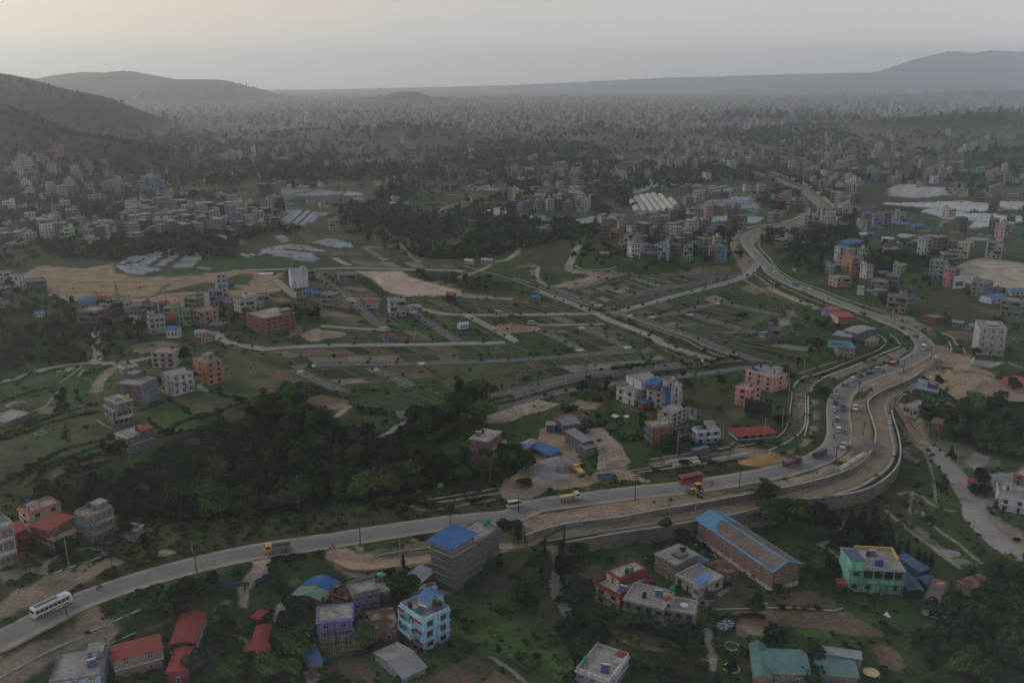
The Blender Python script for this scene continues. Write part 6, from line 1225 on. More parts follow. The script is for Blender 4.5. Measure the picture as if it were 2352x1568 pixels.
nb('second green roof','green_roofed_shed','long shed with green sheet roof and pale grey ridge canopy','D 47.2,150 83.2,151.5 83,133 83.5,160',1,(.16,.14,.13),0,0,'sf',(.12,.21,.20),hh=3.2,rz_=.8,ov=.3);nb('pale ridge canopy','canopy','pale grey sheet canopy above the second green roof','D 47,130 86,134.5 86.2,129 86.5,140',1,(.2,.2,.2),0,0,'sf',(.28,.29,.31),hh=4.2,rz_=.4,ov=.2)
# centre right group
nb('white twin house','white_house','white two-storey house with ribbed balcony band and stair up the side','g 968,418 1115,468 1300,385 1118,592',2,(.50,.50,.50),2,1,tq=(.40,.38,.34),par=.7,dark=True,bal=[('S',1,0,.5,1.2)]);nb('top floor of the white twin house','top_floor','white top floor with broad pale roof above the ribbed balcony','g 1090,312 1190,390 1345,335 1192,455',1,(.50,.50,.50),1,1,tq=(.45,.43,.40),on='white twin house',hh=3.0,par=.5,tn=[('black',.75,.8,1.5,'left black tank above the white twin house'),('black',.85,.9,1.5,'right black tank above the white twin house')])
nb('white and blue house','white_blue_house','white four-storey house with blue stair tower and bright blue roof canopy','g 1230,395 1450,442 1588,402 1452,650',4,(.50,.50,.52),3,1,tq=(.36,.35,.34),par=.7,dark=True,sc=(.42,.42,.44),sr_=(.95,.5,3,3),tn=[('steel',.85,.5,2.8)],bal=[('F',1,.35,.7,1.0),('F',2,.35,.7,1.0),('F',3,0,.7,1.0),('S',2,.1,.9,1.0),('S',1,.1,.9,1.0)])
q=NB['white and blue house'];bk('stair_tower',q['r'],q['w']*.28,-q['d']/2-.5,-1,q['w']/2+.05,-q['d']/2-.02,q['h']+.8,PL(),(.05,.14,.28));nb('blue canopy','canopy','bright blue sheet canopy over the roof terrace of the white and blue house','G 122.8,38.5 133,40.2 137,35 133.2,43',1,(.12,.12,.12),2,0,'sf','bluesheet',on='white and blue house',hh=2.4,rz_=.5,ov=.3,doors=False)
nb('blue shed between houses','brick_shed','brick lean-to with blue sheet roof between the two white houses','g 1152,535 1205,565 1230,505 1208,610',1,'brick',0,0,'sf',(.09,.20,.34),hh=3.0,rz_=.4)
nb('pale green house','green_house','pale green three-storey house with flat grey roof cap','g 1345,625 1465,665 1588,603 1468,790',3,(.40,.43,.33),1,3,tq=(.28,.26,.24),par=.2,dark=True,tn=[('black',.9,.9,.2),('black',.08,.1,-.6,'black tank on the terrace left of the pale green house')])
nb('brick house with blue mural','brick_house','brick three-storey house with blue painted side wall','g 1228,735 1275,792 1470,772 1280,985',3,(.05,.10,.16),0,2,tq=(.25,.18,.15),sc=(.19,.085,.06),par=.4,wh=1.2,sr_=(.6,.8,2.5,2.5,1.8,(.42,.42,.42)))
nb('brown timber house','timber_house','brown weathered house with dark sheet roof and open ground floor','G 147.8,80 150,81.2 164,78.5 150.2,93',2,(.10,.065,.05),0,2,'sl',(.12,.09,.08),sheet=RSHEET,rz_=.3,ov=.3)
nb('ornate white-blue house','ornate_house','narrow pale blue house with zigzag white parapets','G 166.8,80 169,83.5 189,80 169.5,94.5',2,(.33,.37,.42),0,3,tq=(.45,.47,.52),par=.8,dark=True,sr_=(.3,.75,3.2,3.2,2.6,(.36,.39,.44)),tn=[('black',.5,.4,.4)],bal=[('S',1,.3,1,1.0)])
nb('blue shop roof','shop','small roadside shop with sky-blue sheet roof','g 1648,985 1690,1005 1805,970 1692,1030',1,(.13,.12,.11),0,0,'sl',(.09,.22,.36),hh=2.6,rz_=.4,ov=.2)
nb('long red roof','roadside_hall','long two-storey roadside building with red curved sheet roof','G 199.5,80 207,86.8 230,74.5 207.2,93',2,(.11,.14,.13),1,5,'gy',(.28,.04,.04),rz_=.6,ov=.4,doors=False)
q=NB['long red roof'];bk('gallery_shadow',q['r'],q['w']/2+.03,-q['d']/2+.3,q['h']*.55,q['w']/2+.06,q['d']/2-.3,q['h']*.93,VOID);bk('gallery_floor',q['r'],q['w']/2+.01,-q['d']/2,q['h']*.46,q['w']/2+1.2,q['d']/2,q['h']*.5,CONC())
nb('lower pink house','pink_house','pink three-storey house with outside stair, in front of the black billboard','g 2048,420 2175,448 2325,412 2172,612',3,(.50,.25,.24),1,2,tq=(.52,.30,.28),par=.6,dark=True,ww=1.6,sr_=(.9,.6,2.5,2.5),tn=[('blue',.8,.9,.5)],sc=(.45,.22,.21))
nb('upper pink house','pink_house','larger pink three-storey house with cluttered roof behind the lower one','g 2190,252 2380,335 2475,272 2385,472',3,(.50,.27,.25),3,1,tq=(.50,.32,.30),par=.6,dark=True,sr_=(.85,.7,3.4,3.4,2.6,(.36,.36,.4)),tn=[('blue',.15,.2,.5,'left blue tank on the upper pink house'),('blue',.28,.45,1.5,'raised blue tank on the upper pink house'),('green',.4,.8,2.0)],sol=[(.25,.2)])
nb('large metal shed','metal_shed','long grey metal shed, half its roof rusty','g 470,768 625,748 862,668 640,815',1,(.11,.12,.13),0,0,'sf',(.20,.22,.24),hh=4.0,rz_=.6,ov=.3);nb('rusty half of the metal shed','metal_shed','rusty-roofed front half of the long grey metal shed','g 372,708 475,762 690,690 480,805',1,(.11,.12,.12),0,0,'sf',(.22,.17,.13),sheet=RSHEET,hh=3.9,rz_=.4,ov=.3)
nb('small metal annex','metal_shed','small pale-roofed annex at the left end of the long metal shed','g 315,762 395,768 478,748 398,808',1,(.12,.13,.13),0,0,'sf',(.24,.26,.27),hh=3.0,rz_=.3)
nb('narrow metal shed','metal_shed','narrow tall metal shed beside the stone heap','g 508,818 640,925 728,905 650,1040',2,(.10,.11,.12),0,0,'sf',(.22,.24,.25),rz_=.5,ov=.3,lg=False);nb('front annex of the narrow shed','metal_shed','lower front annex with grey roof at the end of the narrow metal shed','g 618,950 668,988 758,968 672,1075',1,(.10,.11,.12),0,1,'sf',(.20,.22,.22),rz_=.3,ov=.25)
nb('blue quarry shed','open_shed','open shed with bright blue corrugated roof in the gravel yard','g 165,938 348,1045 438,1000 352,1090',1,(.13,.13,.13),0,1,'gx','bluesheet',rz_=.7,ov=.3);nb('blue hut','hut','small hut with blue sheet roof left of the gravel yard shed','G 4.5,98 9,100 14,94.5 9.5,103.5',1,(.13,.13,.14),0,0,'sf',(.07,.16,.30),hh=2.6,rz_=.3);nb('pale hut','hut','hut with pale rounded sheet roof beside the blue hut','g 95,930 150,955 190,905 152,985',1,(.14,.14,.14),0,0,'gy',(.28,.27,.25),hh=2.6,rz_=.6)
nb('brick house with solar heater','brick_house','dark red brick three-storey house above the woods with a solar heater','f 1958,890 2052,922 2262,828 2130,1150',3,(.17,.055,.04),2,2,tq=(.24,.2,.18),par=0,brick=True,ov=.9,sol=[(.25,.3)],tn=[('black',.35,.5,.6)]);nb('wide lower floors of the brick house','brick_wing','lower wing of the brick house with white balustrade terrace','F 197.5,98.5 213,102 232.5,93 213,115.2',2,(.17,.055,.04),2,2,tq=(.42,.40,.38),par=.8,brick=True,bal=[('S',1,.3,.9,1.4)])
# left middle group
nb('brown and blue-grey house','concrete_house','four-storey brown house with blank blue-grey side wall','e 1078,382 1300,405 1398,325 1312,590',4,(.16,.12,.10),2,0,tq=(.24,.20,.16),sc=(.17,.20,.25),par=.3,ww=1.5,sr_=(.1,.95,4,4),tn=[('black',.55,.95,1.5),]);nb('top of the brown house','roof_room','small grey roof room on the left part of the brown and blue-grey house','e 1098,225 1130,250 1250,215 1132,282',1,(.20,.20,.21),0,1,on='brown and blue-grey house',hh=2.8,tn=[('black',.6,.5,1.2)])
nb('unfinished grey house','concrete_house','bare concrete two-storey house with yellow tank and roof rooms','e 930,592 1045,645 1232,612 1052,782',2,(.20,.185,.17),2,4,tq=None,par=.4,bal=[('S',1,.1,.9,1.2)],dark=True);nb('upper floor of the unfinished grey house','upper_floor','concrete upper floor with broad roof slab and a yellow tank','e 985,515 1082,575 1205,528 1085,640',1,(.20,.185,.17),1,2,tq=None,on='unfinished grey house',hh=2.9,par=.2,tn=[('yellow',.8,.85,.6)],sol=[(.75,.3)])
nb('grey and white house','concrete_house','grey block house with white front bands and red roof room beside the terraces','e 1062,845 1178,885 1392,808 1188,1032',2,(.45,.45,.45),2,0,tq=(.42,.42,.42),sc=(.15,.155,.165),par=.4,tn=[('black',.55,.6,.3,'black tanks beside the red roof room')]);nb('red roof room','roof_room','red-roofed brick room on top of the grey and white house','E 128,79 131,81.5 138.2,77.8 131.2,83',1,'brick',0,1,'sf','red',on='grey and white house',hh=2.0,rz_=.2)
nb('pink-trimmed house','balcony_house','white house with pink balcony bands and flat roof left of the orange house','e 1402,98 1600,108 1612,62 1605,245',3,(.45,.42,.40),3,0,tq=(.36,.22,.20),par=.3,dark=True,ww=1.7,tn=[('black',.75,.7,.6)],bal=[('F',1,.5,1,1.0),('F',2,.5,1,1.0)])
nb('orange house','orange_house','salmon orange four-storey house with arched blue stair window','e 1772,158 1905,205 2040,172 1912,405',4,(.42,.22,.14),1,2,tq=(.36,.20,.14),par=.5,dark=True,sr_=(.5,.6,3.6,3.6,2.5,(.26,.25,.25)),tn=[('black',.8,.5,1.5)],bal=[('F',1,.1,.9,1.2),('F',2,.1,.9,1.2)])
nb('white house with grey roof','white_house','white three-storey house with teal tank inside a walled plot','e 1495,285 1600,322 1778,282 1602,500',3,(.50,.52,.55),1,3,tq=(.36,.37,.38),par=.5,tn=[('green',.6,.9,.5)],bal=[('F',1,0,1,1.0),('F',2,0,1,1.0),('S',1,.55,1,1.0)])
nb('left brick hut','hut','small concrete hut with striped sheet roof at the left','e 55,585 110,605 218,552 112,650',1,(.22,.18,.15),0,1,'sf',(.25,.25,.26),sheet=RSHEET,hh=3.0,rz_=.2);nb('left block building','block_building','low unfinished block building at the left frame edge','E -8,70 6,74 23.5,65 6.5,79',1,(.17,.16,.16),1,2,tq=None,par=.3)
nb('red brick apartment','brick_apartment','red brick four-storey apartment block with many windows and pale canopy','j -30,1300 92,1362 288,1285 95,1510',4,(.21,.075,.05),3,5,tq=(.26,.12,.09),par=.4,brick=True,dark=True,sr_=(.9,.9,4,5,2.2,(.26,.1,.06)))
nb('blank white house','blank_house','tall white house with a windowless wall beside the blue sheds','j 325,940 466,925 500,890 485,1072',5,(.52,.53,.56),0,0,tq=(.45,.46,.48),par=.5,lg=False,sr_=(.9,.5,3,3))
nb('grey tower house','tower_house','tall pale grey house with dark blue solar panels on its roof at the right','l 1960,1448 2165,1455 2205,1395 2160,1705',4,(.34,.35,.37),3,0,tq=(.30,.26,.24),par=.5,wh=1.5,bal=[('F',1,.3,.8,1.4)])
q=NB['grey tower house'];bk('solar_rack',q['r'],-q['w']*.2,-q['d']*.2,q['h']+.5,q['w']*.32,q['d']*.35,q['h']+.62,SOLAR)
nb('white house by the walled yard','white_house','white house with brown-edged terrace roof at the right frame edge','H 212.5,144 236,147 240,135 236.2,159',2,(.50,.51,.54),2,0,tq=(.40,.38,.38),par=.5,dark=True,sr_=(.3,.7,2.4,2.4))
nb('gatehouse','gatehouse','white gatehouse with grey sheet roof edged in red','h 2075,1290 2190,1318 2243,1240 2192,1355',1,(.42,.41,.42),1,1,'sf',(.22,.23,.26),hh=3.2,rz_=.5,ov=.5);nb('orange-banded house','concrete_house','grey and orange banded house cut by the right frame edge','H 226.5,121.5 234,124 242,115 234.2,133',2,(.30,.24,.21),1,1,tq=(.45,.15,.06),par=.4,dark=True)
nb('red-roofed grey house','concrete_house','grey two-storey house with red sheet roof and green tank on the right','H 210.5,38.5 230,44 242,34.5 230,59',3,(.24,.25,.27),1,1,'gx',(.30,.06,.06),rz_=1.2,dark=True,ov=.4)
nb('half-round building','half_round_building','low grey-white building with round front under the double billboard','H 125,58.5 137,62.5 147,56 137.2,66.5',1,(.30,.30,.29),4,2,tq=(.25,.24,.23),par=.3,hh=3.2,dark=True);nb('concrete yard building','block_building','bare concrete building behind the half-round one','H 137,56 140,59 150,50 144,70',1,(.18,.17,.16),0,2,tq=None,par=.2,hh=3.6)
nb('red-roofed hut','hut','hut with bright red hipped roof among the trees right of the lane','h 1552,612 1665,645 1735,588 1668,690',1,(.18,.12,.10),0,1,'hip',(.34,.07,.06),hh=3.0,rz_=1.2);nb('small brown hut','hut','small brown hut with open red front below the red-roofed hut','h 1510,745 1590,760 1605,715 1595,815',1,(.13,.07,.05),1,0,'sf',(.16,.09,.07),hh=2.8,rz_=.2)
nb('tiny red booth','booth','tiny booth with red roof at the end of the lane','h 1842,1275 1890,1292 1905,1265 1892,1325',1,(.22,.15,.14),0,0,'sf',(.30,.06,.06),hh=2.4,rz_=.1)
nb('metal sheds by the zuvara sign','metal_shed','large grey metal shed with shallow gable roof beside the road','L 70.5,146 83,149.5 96.2,144 83.2,156',1,(.12,.13,.14),0,0,'gx',(.27,.28,.29),hh=5.0,rz_=1.0,ov=.2);nb('white sheet roofs','metal_shed','low shed with pale sheet roof left of the large metal shed','L 60,150.5 76,153 70,148.2 76.5,156.8',1,(.14,.14,.15),0,0,'sf',(.27,.28,.30),hh=3.2,rz_=.3)
nb('blue roof behind the sign','roadside_house','pink roadside house with sky-blue sheet roof behind the zuvara billboard','h 650,55 800,60 905,15 802,135',2,(.32,.22,.20),3,1,'sf',(.10,.20,.33),hh=5.0,rz_=.3,ov=.3);nb('pagoda','pagoda','small building with tiered thatch-coloured pagoda roof','l 895,1560 960,1575 995,1545 962,1620',1,(.24,.2,.16),1,1,'hip',(.25,.2,.14),hh=3.0,rz_=2.2)
nb('violet half house','violet_house','two-storey house with violet side wall and reddish roof beside the highway','l 505,1262 575,1285 650,1262 580,1362',2,(.24,.20,.42),1,1,'sf',(.24,.10,.08),rz_=.3);nb('red-roofed pale house','red_roofed_house','pale and brick-red three-storey house with bright red roof beside the highway','l 582,1300 640,1345 722,1300 642,1415',3,(.44,.38,.36),1,1,'sf',(.34,.07,.05),rz_=.5,sc=(.26,.06,.05))
nb('unfinished blue-topped house','unfinished_house','unfinished brick house with blue tarpaulin roof alone on the plots','P 1745,762 1757,768 1778,757 1757,783',2,(.20,.15,.13),1,1,'sl',(.20,.35,.50),rz_=1.2)
# ---------------------------------------------------------------- village houses farther off: a few designs, each house an individual
def house_design(n,var):
 rs=random.Random(n*10+var);w,d=rs.uniform(8.5,10.5),rs.uniform(8,10);H_=3.0*n;X,Y=w/2,d/2;wall=MB();slab=MB();win=MB();deck=MB();top=MB()
 inset=rs.choice([0,0,1])and n>2
 hb=H_-(3 if inset else 0);wall.box(-X,-Y,-1.2,X,Y,hb)
 cut=rs.uniform(.45,.65)
 if inset:wall.box(-X,-Y+d*(1-cut),hb,X,Y,H_)
 for k in range(1,n+1):
  z=3.0*k;y0=-Y if not(inset and k==n)else-Y+d*(1-cut);e_=rs.uniform(.3,.8);slab.box(-X-e_*.7,y0-e_,z-.2,X+e_*.7,Y+.25,z+.02)
 yt=-Y+d*(1-cut)if inset else-Y
 def ring(x0,y0,x1,y1,z,h_):
  for q in((x0,y0,x1,y0+.15),(x0,y1-.15,x1,y1),(x0,y0+.15,x0+.15,y1-.15),(x1-.15,y0+.15,x1,y1-.15)):slab.box(q[0],q[1],z,q[2],q[3],z+h_)
 ring(-X,yt,X,Y,H_+.03,.7);deck.box(-X+.16,yt+.16,H_+.03,X-.16,Y-.16,H_+.07)
 if inset:ring(-X,-Y,X,yt-.02,hb+.03,.8);deck.box(-X+.16,-Y+.16,hb+.03,X-.16,yt-.2,hb+.07)
 if rs.random()<.75 and n>1:
  sx=rs.choice([-X+.3,X-3.6]);sy=Y-3.6;top.box(sx,sy,H_+.08,sx+3.2,sy+3.2,H_+2.4);slab.box(sx-.3,sy-.3,H_+2.4,sx+3.5,sy+3.5,H_+2.55)
  tx=sx+1.5;deck.tube((tx,sy+1.5,H_+2.56),(tx,sy+1.5,H_+3.7),.6,8,m=1)
 else:deck.tube((X-1.5,Y-1.5,H_+.08),(X-1.5,Y-1.5,H_+1.5),.6,8,m=1)
 for k in range(n):
  z=3.0*k+.95;yf=-Y if not(inset and k==n-1)else-Y+d*(1-cut)
  for side in range(4):
   ln=w if side in(0,2)else(Y-yf);m_=3 if side in(0,2)else(2 if ln>6 else 1)
   for i in range(m_):
    if rs.random()<.12:continue
    p=-ln/2+ln*(i+.5)/m_;ww,wh=rs.choice([(1.3,1.35),(1.6,1.4),(1.0,1.35)]);dr=k==0 and i==1 and side==0
    if dr:ww,wh,zz=1.0,2.1,.02
    else:zz=z
    yc=(Y+yf)/2;e_=.05
    if side==0:win.box(p-ww/2,yf-e_,zz,p+ww/2,yf,zz+wh,0);win.box(p-ww/2-.08,yf-.03,zz-.08,p+ww/2+.08,yf-.001,zz+wh+.08,1)
    elif side==1:win.box(X,yc+p-ww/2,zz,X+e_,yc+p+ww/2,zz+wh,0);win.box(X+.001,yc+p-ww/2-.08,zz-.08,X+.03,yc+p+ww/2+.08,zz+wh+.08,1)
    elif side==3:win.box(-X-e_,yc+p-ww/2,zz,-X,yc+p+ww/2,zz+wh,0)
    else:win.box(p-ww/2,Y,zz,p+ww/2,Y+e_,zz+wh,0)
  if k>0 and var!=1 and rs.random()<.8:
   a0,a1=(-X+.3,-X+w*.45)if rs.random()<.5 else(X-w*.45,X-.3)
   slab.box(a0,yf-1.3,z-.98,a1,yf-.82,z-.80);slab.box(a0,yf-1.3,z-.8,a1,yf-1.2,z-.05);win.box(a0+.3,yf-.07,z-.7,a1-.3,yf-.055,z+1.3,0);slab.box(a0,yf-1.25,z-.05,a0+.2,yf-1.05,z+1.85);slab.box(a1-.2,yf-1.25,z-.05,a1,yf-1.05,z+1.85)  # wide dark panel behind the balcony paints in the shade of its recess
 TK=mat('far_tank',None,var=.1)
 return dict(w=w,h=H_,parts=[('wall',wall.mesh('wall',mat('far_plaster',None,var=.16,scale=.5)),0),('floor_slab',slab.mesh('floor_slab',mat('far_trim',None,var=.2,scale=.5)),1),('windows',win.mesh('windows',VOID,FRAME),2),('roof_deck',deck.mesh('roof_deck',mat('far_deck',(.20,.19,.17),var=.35,scale=.6),TANKM),3)]+([('stair_room',top.mesh('stair_room',mat('far_plaster',None)),0)]if top.F else[]))
def shed_design(var):
 w,d,h=10,7,3.2;a=MB();a.box(-5,-3.5,-1,5,3.5,h);r=MB();r.face([(-5.4,-3.9,h),(5.4,-3.9,h),(5.4,0,h+1.1),(-5.4,0,h+1.1)]);r.face([(5.4,3.9,h),(-5.4,3.9,h),(-5.4,0,h+1.1),(5.4,0,h+1.1)]);a.face([(-5,-3.5,h),(-5,3.5,h),(-5,0,h+1)]);a.face([(5,-3.5,h),(5,3.5,h),(5,0,h+1)])
 r.face([(-5.4,-3.9,h-.1),(5.4,-3.9,h-.1),(5.4,-3.9,h),(-5.4,-3.9,h)]);q=MB()
 for x in(-3,0,3):q.box(x-.6,-3.55,.9,x+.6,-3.5,2.2,0)
 q.box(5,-.6,.9,5.05,.6,2.2,0);return dict(w=w,h=3.6,parts=[('wall',a.mesh('wall',mat('far_plaster',None)),0),('roof',r.mesh('roof',mat('far_roof',None,var=.2,scale=.5)),4),('windows',q.mesh('windows',VOID,FRAME),2)])
DES={n:[house_design(n,v)for v in range(4)]for n in range(1,6)};SHED=[shed_design(0)]
HL=[]
CW=dict(white='white',cream='cream',pink='pink',salmon='salmon',grey='grey',dgrey='dark grey',brick='brick-red',yellow='yellow',blue='blue',lblue='light blue',violet='violet',teal='teal',mint='mint green',green='pale green',lime='bright green',orange='orange',brown='brown',red='red',beige='beige',bgrey='blue-grey',pale='off-white',darkred='dark red')
NW={1:'single-storey',2:'two-storey',3:'three-storey',4:'four-storey',5:'five-storey'}
RW=dict(r='red',b='blue',s='grey metal',w='white',o='orange')
def vh(x,y,w,n,col,roof=None,rz=None):
 """x,y = foot of the house in the picture, w = its width there"""
 p=G(x,y);dep=math.hypot(p[0],p[1]*CP-(p[2]-CAMZ)*SP)if 0 else proj(*p)[2];wm=w*dep/F*.74;ds=SHED[0]if roof else R.choice(DES[n]);s=wm/ds['w'];s=min(max(s,.55),3.0)if roof else min(max(s,.62),1.5)
 ang=rz if rz is not None else R.choice([RU(.1,.7),RU(-.7,-.1),RU(.2,.6)])
 sz=1.0 if not roof else(1.0+(s-1)*.4)*(1 if n==1 else 1.7);c0=COLR[col];gy_=sum(c0)/3;j=[max((v*.62+gy_*.38)*RU(.66,.92),.01)for v in c0]
 r=root('village_house' if not roof else 'village_shed',(p[0],p[1]+(ds['w']*s*.35),0),ang);r.location.z=Hz(r.location.x,r.location.y);r.scale=(s,s*(RU(.85,1.1)if not roof else.9),sz)
 rc={'r':(.28,.06,.05),'b':(.07,.16,.32),'s':(.24,.26,.28),'w':(.46,.46,.45),'o':(.36,.14,.07),'g':(.15,.22,.2),None:(.2,.19,.18)}[roof]
 tr=R.choice([(.24,.23,.215),(.31,.30,.285),tuple(min(v*1.1,.6)for v in j),(.19,.175,.16)])
 for nm,me,k in ds['parts']:
  o=no(nm,me,r,None,[tuple(j),tr,(.1,.1,.1),R.choice([(.03,.03,.03),(.03,.03,.03),(.02,.12,.09),(.04,.07,.15)]),rc][k])
  if nm=='windows':o['kind']='stuff'
 HL.append((r,x,y,col,n,roof))
